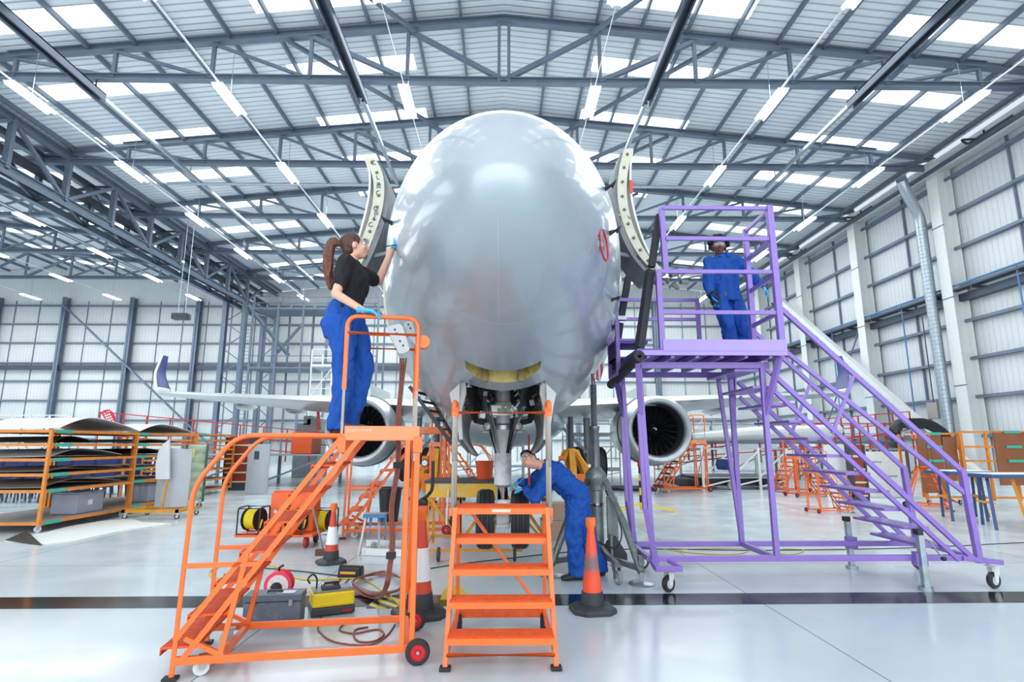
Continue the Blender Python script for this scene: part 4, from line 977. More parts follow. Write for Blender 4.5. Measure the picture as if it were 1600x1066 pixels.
MB().cyl((jx + .14, jy - .17, .2), (jx + .14, jy - .17, .44), .028, n=12).build('pump_cylinder', JS, TJ)
T('pump_hose', spline([(jx - .02, jy - .12, .35), (jx + .08, jy - .2, .32), (jx + .2, jy - .2, .3), (jx + .28, jy - .1, .5), (jx + .1, jy - .1, .95)], 6), .009, BLACKR, TJ, 6)
# red-and-white flag around the jacking point
FLAG = bpy.data.materials.new('red_white_stripes'); FLAG.use_nodes = True
nt = FLAG.node_tree; b_ = nt.nodes['Principled BSDF']; tc = nt.nodes.new('ShaderNodeTexCoord'); wv = nt.nodes.new('ShaderNodeTexWave'); wv.inputs['Scale'].default_value = 5.5; wv.bands_direction = 'X'
cr = nt.nodes.new('ShaderNodeValToRGB'); cr.color_ramp.interpolation = 'CONSTANT'; cr.color_ramp.elements[0].color = lin('#D8405A') + (1,); cr.color_ramp.elements[1].color = (.85, .85, .87, 1); cr.color_ramp.elements[1].position = .6
nt.links.new(tc.outputs['Object'], wv.inputs[0]); nt.links.new(wv.outputs[0], cr.inputs[0]); nt.links.new(cr.outputs[0], b_.inputs['Base Color'])
fl = MB(); base = V((jx, jy - .08, 2.33)); q = PY(943, 566, jy - .12); r_ = PY(925, 590, jy - .12)
fl.prism([PY(926, 590, jy - .1), PY(941, 567, jy - .1), PY(945, 570, jy - .1), PY(938, 596, jy - .1)], (0, 0, 0), (0, .04, 0))
tag(fl.build('jacking_flag', FLAG), 'small red and white striped flag above the tripod jack', 'flag')

# ================================================================ CONES
def cone(px, py, h, kind, label, rz=0.0):
    p = PZ(px, py, 0); t = thing('traffic_cone', label, 'traffic cone', p, None)
    s = h / .95
    k = MB(); w = .23 * s; P = []
    oc = [(w, w * .55), (w * .55, w), (-w * .55, w), (-w, w * .55), (-w, -w * .55), (-w * .55, -w), (w * .55, -w), (w, -w * .55)]
    R = Matrix.Rotation(rz, 3, 'Z')
    def ring(f, z): return [p + R @ V((x * f, y * f, z)) for x, y in oc]
    rings = [ring(1, 0), ring(1, .03 * s), ring(.94, .05 * s), ring(.62, .075 * s)]
    vs = sum(rings, []); k.add(vs, [(i * 8 + j, i * 8 + (j + 1) % 8, (i + 1) * 8 + (j + 1) % 8, (i + 1) * 8 + j) for i in range(3) for j in range(8)] + [tuple(range(8))[::-1], tuple(range(24, 32))])
    k.build('base', CONEB, t, bevel=.006 * s)
    rad = lambda z: (.125 - .085 * min(1, (z / (.80 * s)))) * s
    def seg(z0, z1, m, nm, add=0.0): 
        return MB().lathe([(rad(z0) + add, z0), (rad(z1) + add, z1)], p, (0, 0, 1), 28).build(nm, m, t)
    seg(.06 * s, .20 * s, CONEB, 'collar', .008)
    if kind == 'dirty':
        seg(.20 * s, .82 * s, CONEO_D, 'cone_body')
    else:
        seg(.20 * s, .30 * s, mat('cone_red', '#D2452C', .4), 'cone_body', .004); seg(.30 * s, .58 * s, CONEW, 'reflective_sleeve', .006); seg(.58 * s, .82 * s, mat('cone_red', '#D2452C', .4), 'cone_body')
    MB().lathe([(.036 * s, .78 * s), (.040 * s, .84 * s), (.055 * s, .87 * s), (.056 * s, .945 * s), (.045 * s, .955 * s), (.02 * s, .955 * s)], p, (0, 0, 1), 20).build('cone_top', ORANGE, t)
    if kind != 'white': pass
    return t
# weathered cone: dark scuffed band half way up
CONEO_D = mat('cone_scuffed', '#F2532F', .45, var=.05)
nt = CONEO_D.node_tree; b_ = nt.nodes['Principled BSDF']; src = b_.inputs['Base Color'].links[0].from_socket
g_ = nt.nodes.new('ShaderNodeNewGeometry'); s_ = nt.nodes.new('ShaderNodeSeparateXYZ'); nt.links.new(g_.outputs['Position'], s_.inputs[0])
nz = nt.nodes.new('ShaderNodeTexNoise'); nz.inputs['Scale'].default_value = 14; nt.links.new(g_.outputs['Position'], nz.inputs['Vector'])
ad = nt.nodes.new('ShaderNodeMath'); ad.operation = 'MULTIPLY_ADD'; ad.inputs[1].default_value = .10; nt.links.new(nz.outputs['Fac'], ad.inputs[0]); nt.links.new(s_.outputs['Z'], ad.inputs[2])
cr = nt.nodes.new('ShaderNodeValToRGB'); e = cr.color_ramp.elements; e[0].position = .37; e[0].color = (0, 0, 0, 1); e[1].position = .44; e[1].color = (.85,) * 3 + (1,); x = e.new(.50); x.color = (.9,) * 3 + (1,); x = e.new(.58); x.color = (0, 0, 0, 1)
nt.links.new(ad.outputs[0], cr.inputs[0]); mx = nt.nodes.new('ShaderNodeMix'); mx.data_type = 'RGBA'; mx.inputs['B'].default_value = lin('#6E6A70') + (1,)
nt.links.new(cr.outputs[0], mx.inputs['Factor']); nt.links.new(src, mx.inputs['A']); nt.links.new(mx.outputs['Result'], b_.inputs['Base Color'])
cone(926, 955, .82, 'dirty', 'orange traffic cone with a dark scuffed band, standing right of the orange steps', .15)
c2 = cone(517, 880, .74, 'white', 'traffic cone with white sleeve behind the stair, beside the cable reel trolley', .5)
c3 = cone(655, 962, .95, 'white', 'tall traffic cone with white sleeve and black base directly behind the mobile stair post', .4)
p = PZ(655, 962, 0); MB().lathe([(.098, .215), (.096, .262)], p, (0, 0, 1), 28, caps=False).build('hazard_tape_band', mat('hazard_yellow', '#E8C82A', .5), c3)
MB().lathe([(.05, .95), (.055, .97), (.05, 1.0), (.02, 1.02)], p, (0, 0, 1), 18).build('lamp_cap', BLACKP, c3); T('lamp_handle', spline([p + V((0, 0, 1.0)), p + V((.06, 0, 1.05)), p + V((.09, 0, 1.12)), p + V((.09, 0, 1.35))], 5), .016, BLACKP, c3)
for p_, s_ in ((PZ(926, 955, 0), .82), ):
    MB().cyl(p_ + V((0, 0, s_)), p_ + V((0, 0, s_ + .04)), .006, n=6).build('cone_pin', DARKG, bpy.data.objects['traffic_cone'])

# ================================================================ TOOLS ON THE FLOOR
def RB(px, py, w, d, h, rz): # rotated box frame: origin at floor pixel = centre bottom
    p = PZ(px, py, 0); R = Matrix.Rotation(rz, 3, 'Z')
    return p, R, lambda x, y, z: p + R @ V((x, y, z))
# grey tool chest
p, R, L_ = RB(420, 982, .5, .3, .3, 0); p = p + V((0, .1, 0)); L_ = lambda x, y, z, p=p, R=Matrix.Rotation(.12, 3, 'Z'): p + R @ V((x, y, z))
GB = mat('battered_grey_box', '#5F6B7B', .55, var=.1, vscale=5, dirt='#A89C86', dscale=7, damt=.45)
t = thing('tool_chest', 'battered blue grey wooden tool chest on the floor inside the stair frame', 'tool chest', p)
MB().prism([L_(-.23, -.1, .01), L_(.23, -.1, .01), L_(.23, .1, .01), L_(-.23, .1, .01)], (0, 0, 0), (0, 0, .19)).build('box_body', GB, t, bevel=.008)
MB().prism([L_(-.235, -.105, .205), L_(.235, -.105, .205), L_(.235, .105, .205), L_(-.235, .105, .205)], (0, 0, 0), (0, 0, .055)).build('lid', GB, t, bevel=.008)
MB().tube([L_(-.06, -.02, .262), L_(-.06, -.02, .275), L_(.06, -.02, .275), L_(.06, -.02, .262)], .008, 6).build('handle', DARKG, t)
MB().prism([L_(.02, -.07, .261), L_(.17, -.07, .261), L_(.17, .02, .261), L_(.02, .02, .261)], (0, 0, 0), (0, 0, .004)).build('lid_plate', ALU, t)
for x in (-.15, .15): MB().prism([L_(x - .015, -.112, .17), L_(x + .015, -.112, .17), L_(x + .015, -.104, .17), L_(x - .015, -.104, .17)], (0, 0, 0), (0, 0, .05)).build('latch', GALV, t)
# yellow case
p = PZ(512, 962, 0) + V((0, .1, 0)); L_ = lambda x, y, z, p=p, R=Matrix.Rotation(.42, 3, 'Z'): p + R @ V((x, y, z))
t = thing('power_unit', 'yellow and black portable power unit beside the grey chest', 'power unit', p)
def pr(a, b_, lo, hi, m, nm, bev=.008):
    return MB().prism([L_(a[0], a[1], lo), L_(b_[0], a[1], lo), L_(b_[0], b_[1], lo), L_(a[0], b_[1], lo)], (0, 0, 0), (0, 0, hi - lo)).build(nm, m, t, bevel=bev)
pr((-.19, -.13), (.19, .13), .012, .075, DARKG, 'base'); pr((-.185, -.125), (.185, .125), .075, .20, YELLOW, 'case', .02); pr((-.175, -.115), (.175, .115), .20, .212, GREYP, 'top_panel')
pr((-.10, -.08), (.06, .03), .212, .245, DARKG, 'control_box'); pr((.08, -.132), (.16, -.128), .03, .045, RED, 'red_label', 0)
MB().tube([L_(-.08, -.06, .245), L_(-.08, -.06, .27), L_(.04, -.06, .27), L_(.04, -.06, .245)], .009, 6).build('handle', BLACKP, t); MB().cyl(L_(.02, -.02, .245), L_(.02, -.02, .26), .02, n=12).build('red_knob', RED, t)
k = MB()
for i in range(6):
    for j in range(3): k.box(L_(.075 + .017 * i, -.09 + .03 * j, .218), (.01, .02, .012), rz=.42)
k.build('tray_grid', GALV, t)
MB().tube(spline([L_(-.14, .0, .21), L_(-.14, 0, .30), L_(-.18, -.02, .345), L_(-.22, -.03, .31), L_(-.2, -.03, .27)], 6), .008, 6).build('lead', BLACKR, t)
# red cable reel
p = PZ(430, 938, 0) + V((0, .08, 0)); t = thing('cable_reel', 'red and white extension cable reel standing behind the grey chest', 'cable reel', p)
c = p + V((0, 0, .13)); MB().lathe([(.03, -.07), (.13, -.07), (.135, -.055), (.13, -.045), (.06, -.04), (.06, .04), (.13, .045), (.135, .055), (.13, .07), (.03, .07)], c, (.12, -1, 0), 30).build('drum', REDR, t)
MB().lathe([(.0, 0), (.1, 0), (.1, .004), (0, .004)], c + V((.012, -.071, 0)), (.12, -1, 0), 28).build('label_disc', mat('reel_label', '#E8D4D8', .5, var=.2, vscale=60), t)
MB().lathe([(.0, 0), (.055, 0), (.055, .008), (0, .01)], c + V((.0, -.076, -.02)), (.12, -1, 0), 24).build('socket_plate', BLACKP, t)
MB().tube(spline([c + V((.0, -.02, .12)), c + V((.0, -.03, .16)), c + V((.04, -.03, .185))], 4), .012, 6).build('handle', BLACKP, t)
# black tool bag
p = PZ(545, 905, 0) + V((0, .08, 0)); L_ = lambda x, y, z, p=p, R=Matrix.Rotation(-.12, 3, 'Z'): p + R @ V((x, y, z))
t = thing('tool_bag', 'black tool bag with a yellow front strip near the cone', 'tool bag', p)
MB().prism([L_(-.14, -.07, .0), L_(.14, -.07, .0), L_(.13, -.06, .12), L_(-.13, -.06, .13)], L_(0, -.07, 0), L_(0, .07, 0)).build('bag_body', BLACKP, t, bevel=.02)
MB().prism([L_(-.10, -.075, .05), L_(.08, -.075, .05), L_(.08, -.07, .075), L_(-.10, -.07, .075)], L_(0, -.075, 0), L_(0, -.066, 0)).build('yellow_strip', mat('bag_yellow', '#E8A01C', .5), t)
MB().tube([L_(-.11, -.06, .12), L_(-.11, -.06, .135), L_(.12, -.05, .13), L_(.12, -.05, .11)], .008, 6).build('handle', BLACKR, t)
# cables
BRN = mat('brown_cable_rubber', '#8C5046', .5, var=.2, vscale=30)
def cable(name, label, pix, r, m, n=8, z=None):
    P = [PZ(x, y, (z or r)) for x, y in pix]; return tag(MB().tube(spline(P, n), r, 7).build(name, m), label, 'cable')
hm = MB(); hc = PZ(603, 941, 0)
tag(hm.prism([PZ(572, 951), PZ(628, 951), PZ(640, 933), PZ(590, 932)], (0, 0, 0), (0, 0, .004)).build('hazard_mat', mat('hazard_yellow', '#E8C82A', .5)), 'yellow and black striped ramp mat on the black floor line', 'mat')
hz = bpy.data.objects['hazard_mat']
HZ = bpy.data.materials.new('hazard_stripes'); HZ.use_nodes = True; nt = HZ.node_tree; b_ = nt.nodes['Principled BSDF']; g_ = nt.nodes.new('ShaderNodeNewGeometry'); wv = nt.nodes.new('ShaderNodeTexWave'); wv.bands_direction = 'DIAGONAL'; wv.inputs['Scale'].default_value = 3.4
cr = nt.nodes.new('ShaderNodeValToRGB'); cr.color_ramp.interpolation = 'CONSTANT'; cr.color_ramp.elements[0].color = (.02, .02, .02, 1); cr.color_ramp.elements[1].color = lin('#D8C63A') + (1,); cr.color_ramp.elements[1].position = .5
nt.links.new(g_.outputs['Position'], wv.inputs[0]); nt.links.new(wv.outputs[0], cr.inputs[0]); nt.links.new(cr.outputs[0], b_.inputs['Base Color']); hz.data.materials.clear(); hz.data.materials.append(HZ)
# bundle of brown hoses hanging from the stair guard down to a coil
t = thing('hose_bundle', 'bundle of brown hoses hanging down inside the stair and coiled on the floor', 'hoses', PZ(600, 925))
for i in range(6):
    o = V(((i % 3 - 1) * .013, (i // 3) * .014, 0)); Y = 4.86
    pts = [PY(628 + (i % 3) * 2, 560, Y), PY(627, 600, Y), PY(622, 660, Y), PY(622, 725, Y), PY(612, 790, Y), PY(613, 850, Y), PY(609, 885, Y), PY(603, 918, 4.9)]
    pts = [q + o for q in pts]; g = PZ(590, 936, .02 + .012 * (i % 3)); pts += [g + V((0.0, .0, .0)), PZ(575 - i * 4, 925, .03), PZ(552, 915 - i, .03), PZ(560, 903, .03 + .01 * i), PZ(600, 898 - i, .03), PZ(628, 905, .03 + .008 * i), PZ(620 + i, 922, .03), PZ(580, 925 + i, .05), PZ(550, 910, .05)]
    MB().tube(spline(pts, 6), .0085, 6).build('hose', BRN, t)
for (px, py) in ((622, 727), (611, 868)): MB().box(PY(px, py, 4.865), (.07, .06, .05)).build('hose_band', BLACKR, t)
cable('cable', 'brown cable looping over the yellow power unit and floor', [(545, 898), (532, 905), (520, 930)], .008, BRN)
cable('cable', 'brown cable loop lying across the stair base', [(545, 905), (520, 935), (498, 976), (504, 992), (522, 1003), (555, 1008), (585, 1006), (606, 992), (617, 976)], .007, BRN)
cable('cable', 'second brown cable loop lying inside the stair base', [(600, 972), (570, 970), (545, 972), (530, 984), (552, 990), (575, 986), (592, 984), (600, 992), (585, 1002), (562, 1003), (553, 994), (556, 984), (575, 980)], .007, BRN)
cable('cable', 'thin black cable running over the floor to the right under the purple stand', [(640, 895), (700, 884), (800, 872), (900, 862), (1010, 858), (1200, 860), (1430, 856), (1600, 848), (1700, 846)], .006, BLACKR)
cable('cable', 'yellow air hose curling on the floor by the reel trolley', [(345, 905), (330, 900), (332, 890), (370, 880), (430, 885), (470, 905), (560, 905), (600, 925), (625, 946)], .010, mat('yellow_hose', '#C8B040', .5))
cable('cable', 'grey cable on the floor behind the red reel', [(350, 898), (400, 888), (470, 893), (530, 900), (570, 905)], .008, DARKG)
cable('cable', 'loose pale yellow cable heap under the purple stand', [(1035, 858), (1080, 864), (1150, 866), (1170, 858), (1120, 857), (1060, 860), (1100, 866), (1180, 868), (1240, 866), (1255, 860), (1225, 858), (1215, 864), (1245, 868)], .006, mat('yellow_hose', '#C8B040', .5))
tag(MB().cyl(PZ(709, 937), PZ(709, 937, .004), .13, n=32).build('floor_marking', mat('marking_yellow', '#CBB52C', .4)), 'yellow round floor marking on the black line', 'floor marking')
# white two-faced sign paddle on the stair guard
t = thing('control_pendant', 'white rounded plate with small black symbols fixed on the stair guard', 'plate', PY(628, 530, 4.9))
def rr_(pts, y): return [PY(x, yy, y) for x, yy in pts]
for nm, pts, Y in (('plate', [(607, 520), (604, 512), (612, 508), (625, 506), (629, 510), (640, 545), (638, 549), (628, 553), (623, 552)], 4.88), ('plate_behind', [(630, 506), (637, 501), (645, 503), (649, 520), (650, 540), (640, 530)], 4.95)):
    MB().prism(rr_(pts, Y), (0, 0, 0), (0, .012, 0)).build(nm, WHITE if nm == 'plate' else mat('pale_grey_plate', '#B8BFC6', .4), t, bevel=.003)
for (px, py) in ((617, 515), (620, 521), (630, 540), (625, 533), (638, 507), (641, 513)):
    MB().cyl(PY(px, py, 4.872 if px < 634 else 4.94), PY(px, py, 4.868 if px < 634 else 4.936), .008, n=10).build('symbol', BLACKP, t)
# ================================================================ PEOPLE
class Blob:
    """overlapping closed forms, merged into one continuous skin by voxel remeshing"""
    def __init__(s): s.m = MB()
    def cap(s, p, q, r1, r2=None, n=14):
        r2 = r1 if r2 is None else r2; p, q = V(p), V(q); L = (q - p).length; k = 4
        pr = [(r1 * sin(pi / 2 * i / k), -r1 * cos(pi / 2 * i / k)) for i in range(k + 1)] + [(r2 * cos(pi / 2 * i / k), L + r2 * sin(pi / 2 * i / k)) for i in range(k + 1)]
        s.m.lathe(pr, p, (q - p) if L > 1e-6 else (0, 0, 1), n, caps=False); return s
    def chain(s, pts, rs):
        for a, b, r1, r2 in zip(pts, pts[1:], rs, rs[1:]): s.cap(a, b, r1, r2)
        return s
    def ell(s, c, r, M=None): s.m.ell(c, r, M, 20, 14); return s
    def loft(s, rings, n=22):
        """rings: (centre, rx, ry, xdir); elliptical sections, closed at both ends"""
        vs = []; R = []
        for i, (c, rx, ry, xd) in enumerate(rings):
            c = V(c); a = V(rings[max(0, i - 1)][0]); b = V(rings[min(len(rings) - 1, i + 1)][0]); d = (b - a).normalized()
            x = V(xd); x = (x - d * x.dot(d)).normalized(); y = d.cross(x)
            R.append([c + x * cos(2 * pi * k / n) * rx + y * sin(2 * pi * k / n) * ry for k in range(n)])
        vs = [v for r in R for v in r]; m = len(R)
        s.m.add(vs, [(i * n + k, i * n + (k + 1) % n, (i + 1) * n + (k + 1) % n, (i + 1) * n + k) for i in range(m - 1) for k in range(n)] + [tuple(range(n))[::-1], tuple((m - 1) * n + k for k in range(n))], True); return s
    def build(s, name, m, parent, voxel=.008, smooth=6, fn=None, cut=None, label=None):
        o = s.m.build(name, m, None)
        md = o.modifiers.new('r', 'REMESH'); md.mode = 'VOXEL'; md.voxel_size = voxel; md.use_smooth_shade = True
        if smooth: sm = o.modifiers.new('s', 'SMOOTH'); sm.factor = .6; sm.iterations = smooth
        bpy.context.view_layer.update(); dg = bpy.context.evaluated_depsgraph_get()
        me = bpy.data.meshes.new_from_object(o.evaluated_get(dg)); o.modifiers.clear(); o.data = me; me.name = name
        if not me.materials: me.materials.append(m)
        if fn:
            me.calc_loop_triangles()
            ns = [v.normal.copy() for v in me.vertices]
            for v, nn in zip(me.vertices, ns): v.co = fn(v.co.copy(), nn)
        if cut:
            bm = bmesh.new(); bm.from_mesh(me); bmesh.ops.delete(bm, geom=[v for v in bm.verts if cut(v.co)], context='VERTS'); bm.to_mesh(me); bm.free()
        me.polygons.foreach_set('use_smooth', [True] * len(me.polygons)); me.update()
        adopt(o, parent)
        if label: o['label'] = label
        return o
def basis(fwd, up):
    f = V(fwd).normalized(); u = V(up); r = f.cross(u).normalized(); u = r.cross(f); return r, f, u      # right, forward, up
def folds(scale, amp, stretch=(1, 1, .45)):
    def fn(p, n):
        q = V((p.x * stretch[0], p.y * stretch[1], p.z * stretch[2])) * scale
        a = noise.noise(q) + .5 * noise.noise(q * 2.3 + V((3, 1, 7)))
        c = noise.noise(q * 1.7 + V((9, 2, 4)))
        return p + n * amp * (1 - 2.6 * abs(a)) - n * amp * .8 * max(0, 1 - 7 * abs(c))
    return fn
def head_into(b, c, fwd, up, s=1.0, ear=True):
    r, f, u = basis(fwd, up); M = Matrix((r, f, u)).transposed()
    P = lambda x, y, z: V(c) + (r * x + f * y + u * z) * s
    b.ell(P(0, -.018, .025), (.074 * s, .092 * s, .092 * s), M); b.ell(P(0, .018, -.02), (.060 * s, .068 * s, .088 * s), M)
    b.ell(P(0, .045, -.085), (.032 * s, .03 * s, .024 * s), M); b.ell(P(0, .0, -.07), (.052 * s, .06 * s, .034 * s), M)
    b.cap(P(0, .088, .012), P(0, .108, -.028), .008 * s, .0125 * s); b.ell(P(.009, .097, -.032), (.009 * s,) * 3); b.ell(P(-.009, .097, -.032), (.009 * s,) * 3)
    b.ell(P(0, .078, .036), (.050 * s, .018 * s, .012 * s), M)
    b.ell(P(0, .084, -.055), (.022 * s, .012 * s, .0065 * s), M); b.ell(P(0, .081, -.067), (.019 * s, .012 * s, .0075 * s), M)
    for q in (-1, 1):
        b.ell(P(q * .038, .062, -.025), (.022 * s, .024 * s, .02 * s), M)
        if ear: b.ell(P(q * .076, -.012, -.008), (.010 * s, .018 * s, .032 * s), M)
    return P, M, (r, f, u)
def face_fn(P, s=1.0):
    e = [P(.031, .086, .012), P(-.031, .086, .012)]
    def fn(p, n):
        for q in e:
            d = (p - q).length
            if d < .026 * s: p = p - n * .010 * s * (1 - d / (.026 * s)) ** 1.0
        return p
    return fn
def face_parts(P, M, R, s, parent, iris='#4A3426', brow='#2A1A16', lip='#B8665E'):
    r, f, u = R
    for q in (-1, 1):
        c = P(q * .031, .070, .012); ey = MB().ell(c, (.0125 * s,) * 3, M, 14, 10).build('eye', mat('eye_white', '#EDEBE8', .2), parent)
        MB().ell(c + f * .0098 * s, (.0058 * s, .0035 * s, .0058 * s), M, 12, 8).build('iris', mat('iris_' + iris, iris, .15), ey)
        MB().tube([P(q * (.016 + .008 * k), .091 - .0035 * k, .033 + .003 * sin(k * .9)) for k in range(5)], .0028 * s, 6).build('eyebrow', mat('brow_' + brow, brow, .8), parent)
    MB().tube([P(-.02 + .005 * k, .0935 - .00035 * (k - 4) ** 2, -.061 + .0004 * (k - 4) ** 2) for k in range(9)], .0035 * s, 6).build('lips', mat('lip_' + lip, lip, .4), parent)
GLASS = mat('clear_lens', '#DCEAF2', .04, spec=.8, alpha=.28)
def goggles(P, s, parent, ear=True):
    g = MB().grid(lambda a, b: P(sin((a - .5) * 2.3) * .071, .036 + cos((a - .5) * 2.3) * .068, .034 - b * .043 - .006 * abs(sin((a - .5) * 4))), 20, 6, thick=(0, 0, 0)).build('safety_glasses', GLASS, parent)
    top = [P(sin((a / 14 - .5) * 2.3) * .0715, .036 + cos((a / 14 - .5) * 2.3) * .069, .035) for a in range(15)]
    MB().tube(top, .0022 * s, 5).build('glasses_frame', mat('glasses_frame', '#4A4E54', .3), g)
    for q in (-1, 1): MB().tube([P(q * .066, .064, .03), P(q * .076, .03, .026), P(q * .079, -.02, .018), P(q * .077, -.035, .0)], .0026 * s, 5).build('glasses_arm', mat('glasses_frame', '#4A4E54', .3), g)
def hand(name, w, d, pn, thumb, m, parent, curl=(.3, .3, .3, .35), s=1.0, tcurl=.5, spread=.06, cuff=None):
    """w wrist, d direction of the fingers, pn palm normal (towards the palm side), thumb = direction of the thumb side"""
    w, d, pn = V(w), V(d).normalized(), V(pn); pn = (pn - d * pn.dot(d)).normalized(); t = d.cross(pn)
    if t.dot(V(thumb)) < 0: t = -t
    b = Blob(); M = Matrix((t, d, -pn)).transposed()
    b.loft([(w - d * .015 * s, .026 * s, .019 * s, t), (w + d * .012 * s, .028 * s, .018 * s, t), (w + d * .04 * s, .038 * s, .017 * s, t), (w + d * .075 * s, .041 * s, .0155 * s, t), (w + d * .092 * s, .037 * s, .011 * s, t)], 18)
    for i, (off, L) in enumerate(((.029, .072), (.010, .080), (-.010, .074), (-.029, .058))):
        a = spread * (1.5 - i) * 1.0; p = w + d * (.085 - .004 * abs(i - 1)) * s + t * off * s; dd = (d + t * a).normalized(); c = curl[i]; ang = c * .6; pts = [p - dd * .01 * s]
        for k, fr in enumerate((.45, .30, .25)):
            v = dd * cos(ang) + pn * sin(ang); pts.append(pts[-1] + v * (L * fr + (.01 if k == 0 else 0)) * s); ang += c
        b.chain(pts, [.0098 * s, .0092 * s, .0085 * s, .0072 * s])
    p = w + d * .022 * s + t * .028 * s + pn * .006 * s; v1 = (t * .75 + d * .65 + pn * .25).normalized(); v2 = (t * .35 + d * .9 + pn * tcurl).normalized()
    b.chain([p, p + v1 * .038 * s, p + v1 * .038 * s + v2 * .030 * s, p + v1 * .038 * s + v2 * .054 * s], [.0155 * s, .0115 * s, .0098 * s, .008 * s])
    if cuff: b.loft([(w - d * cuff * s, .034 * s, .030 * s, t), (w - d * .02 * s, .031 * s, .025 * s, t), (w, .028 * s, .02 * s, t)], 18)
    return b.build(name, m, parent, .0036, 3)
def shoe(c, d, parent, m, L=.27):
    d = V(d).normalized(); x = d.cross(V((0, 0, 1))).normalized(); c = V(c); b = Blob()
    b.loft([(c - d * .07 + V((0, 0, .05)), .034, .05, x), (c - d * .03 + V((0, 0, .05)), .040, .052, x), (c + d * .05 + V((0, 0, .042)), .044, .042, x), (c + d * .13 + V((0, 0, .034)), .048, .034, x), (c + d * .185 + V((0, 0, .028)), .034, .026, x)], 18)
    b.cap(c - d * .03 + V((0, 0, .06)), c - d * .035 + V((0, 0, .12)), .043, .045)
    o = b.build('shoe', m, parent, .007, 3, fn=lambda p, n: V((p.x, p.y, max(p.z, c.z + .002))))
    return o

# ---------------------------------------------------------------- woman on the stair, facing the aircraft (to the right)
W1 = thing('person', 'woman in black polo and blue trousers with long ponytail, reaching to the aircraft', 'person', (-1.27, 4.5, 1.578))
z0 = 1.578
hipN, hipF = V((-1.275, 4.40, z0 + .90)), V((-1.255, 4.60, z0 + .90)); ank = [V((-1.275, 4.42, z0 + .10)), V((-1.215, 4.60, z0 + .10))]; kne = [V((-1.25, 4.41, z0 + .50)), V((-1.13, 4.60, z0 + .52))]
chest = V((-1.245, 4.51, z0 + 1.22)); neckb = V((-1.255, 4.52, z0 + 1.39)); headc = V((-1.235, 4.53, z0 + 1.545))
shN, shF = V((-1.25, 4.345, z0 + 1.345)), V((-1.20, 4.69, z0 + 1.355))
elN, elF = V((-1.285, 4.235, z0 + 1.06)), V((-1.105, 4.86, z0 + 1.345))
hp = on_body(617, 378, 3.4, 9)
TGT = hp if (hp - shF).length < .95 else PY(617, 378, 5.05)
if (TGT - elF).length > .45: TGT = elF + (TGT - elF).normalized() * .45
hd = (PY(619, 362, TGT.y + .05) - PY(613, 392, TGT.y)).normalized()
wrF = TGT - hd * .03; 
wrN = V((-1.065, 4.195, z0 + .925))
yy = V((0, 1, 0)); xx = V((1, 0, 0))
b = Blob()
P, M, R_ = head_into(b, headc, V((.93, .28, .22)), V((-.18, 0, 1)), 1.0)
b.chain([neckb - V((0, 0, .04)), headc + V((-.02, 0, -.06))], [.052, .048])
b.loft([(V((-1.265, 4.5, z0 + .86)), .14, .095, yy), (V((-1.26, 4.5, z0 + 1.02)), .12, .08, yy), (chest, .15, .10, yy), (V((-1.25, 4.52, z0 + 1.34)), .16, .075, yy), (neckb, .06, .05, yy)])
for hp_, kn, an in ((hipN, kne[0], ank[0]), (hipF, kne[1], ank[1])): b.chain([hp_ + V((.02, 0, 0)), kn + V((-.01, 0, 0)), an, an + V((.03, 0, -.06))], [.066, .042, .036, .035]); b.cap(an + V((-.02, 0, -.06)), an + V((.13, 0, -.07)), .03, .025)
b.chain([shN, elN, wrN], [.048, .037, .026]); b.chain([shF, elF, wrF], [.048, .038, .026])
b.build('body', SKIN, W1, .0075, 4, fn=face_fn(P), label='fair skin')
face_parts(P, M, R_, 1.0, W1); goggles(P, 1.0, W1)
# trousers
b = Blob()
b.loft([(V((-1.270, 4.5, z0 + 1.04)), .150, .118, yy), (V((-1.282, 4.5, z0 + .97)), .168, .135, yy), (V((-1.300, 4.5, z0 + .87)), .178, .160, yy), (V((-1.285, 4.5, z0 + .78)), .168, .135, yy)])
for s, hp_, kn, an in ((-1, hipN, kne[0], ank[0]), (1, hipF, kne[1], ank[1])):
    b.loft([(hp_ + V((-.01, -s * .01, .02)), .098, .122, yy), (hp_ * .6 + kn * .4, .088, .105, yy), (kn, .066, .072, yy), (kn * .5 + an * .5, .062, .070, yy), (an + V((0, 0, .02)), .060, .066, yy), (an + V((.005, 0, -.065)), .062, .074, yy)])
b.build('trousers', BLUEC, W1, .010, 5, fn=folds(7, .014), label='royal blue work trousers')
# polo shirt
b = Blob()
b.loft([(V((-1.263, 4.5, z0 + .97)), .148, .112, yy), (V((-1.256, 4.505, z0 + 1.08)), .146, .112, yy), (V((-1.238, 4.51, z0 + 1.20)), .162, .128, yy), (V((-1.238, 4.515, z0 + 1.30)), .172, .112, yy), (V((-1.25, 4.52, z0 + 1.375)), .135, .075, yy), (V((-1.25, 4.52, z0 + 1.41)), .068, .062, yy)])
b.cap(shN, shN * .35 + elN * .65, .068, .062); b.cap(shF + V((-.02, -.02, 0)), shF * .35 + elF * .65, .066, .060)
b.cap(shN, V((-1.25, 4.45, z0 + 1.33)), .06, .07)
b.build('polo_shirt', BLACKT, W1, .009, 5, fn=folds(8, .010), label='black polo shirt')
MB().grid(lambda a, c: V((-1.25, 4.52, z0 + 1.385)) + V((cos(a * 2 * pi) * (.062 + .012 * c), sin(a * 2 * pi) * (.066 + .012 * c), .045 - .05 * c + .02 * cos(a * 2 * pi + pi))), 28, 4, wrap=True).build('collar', BLACKT, W1)
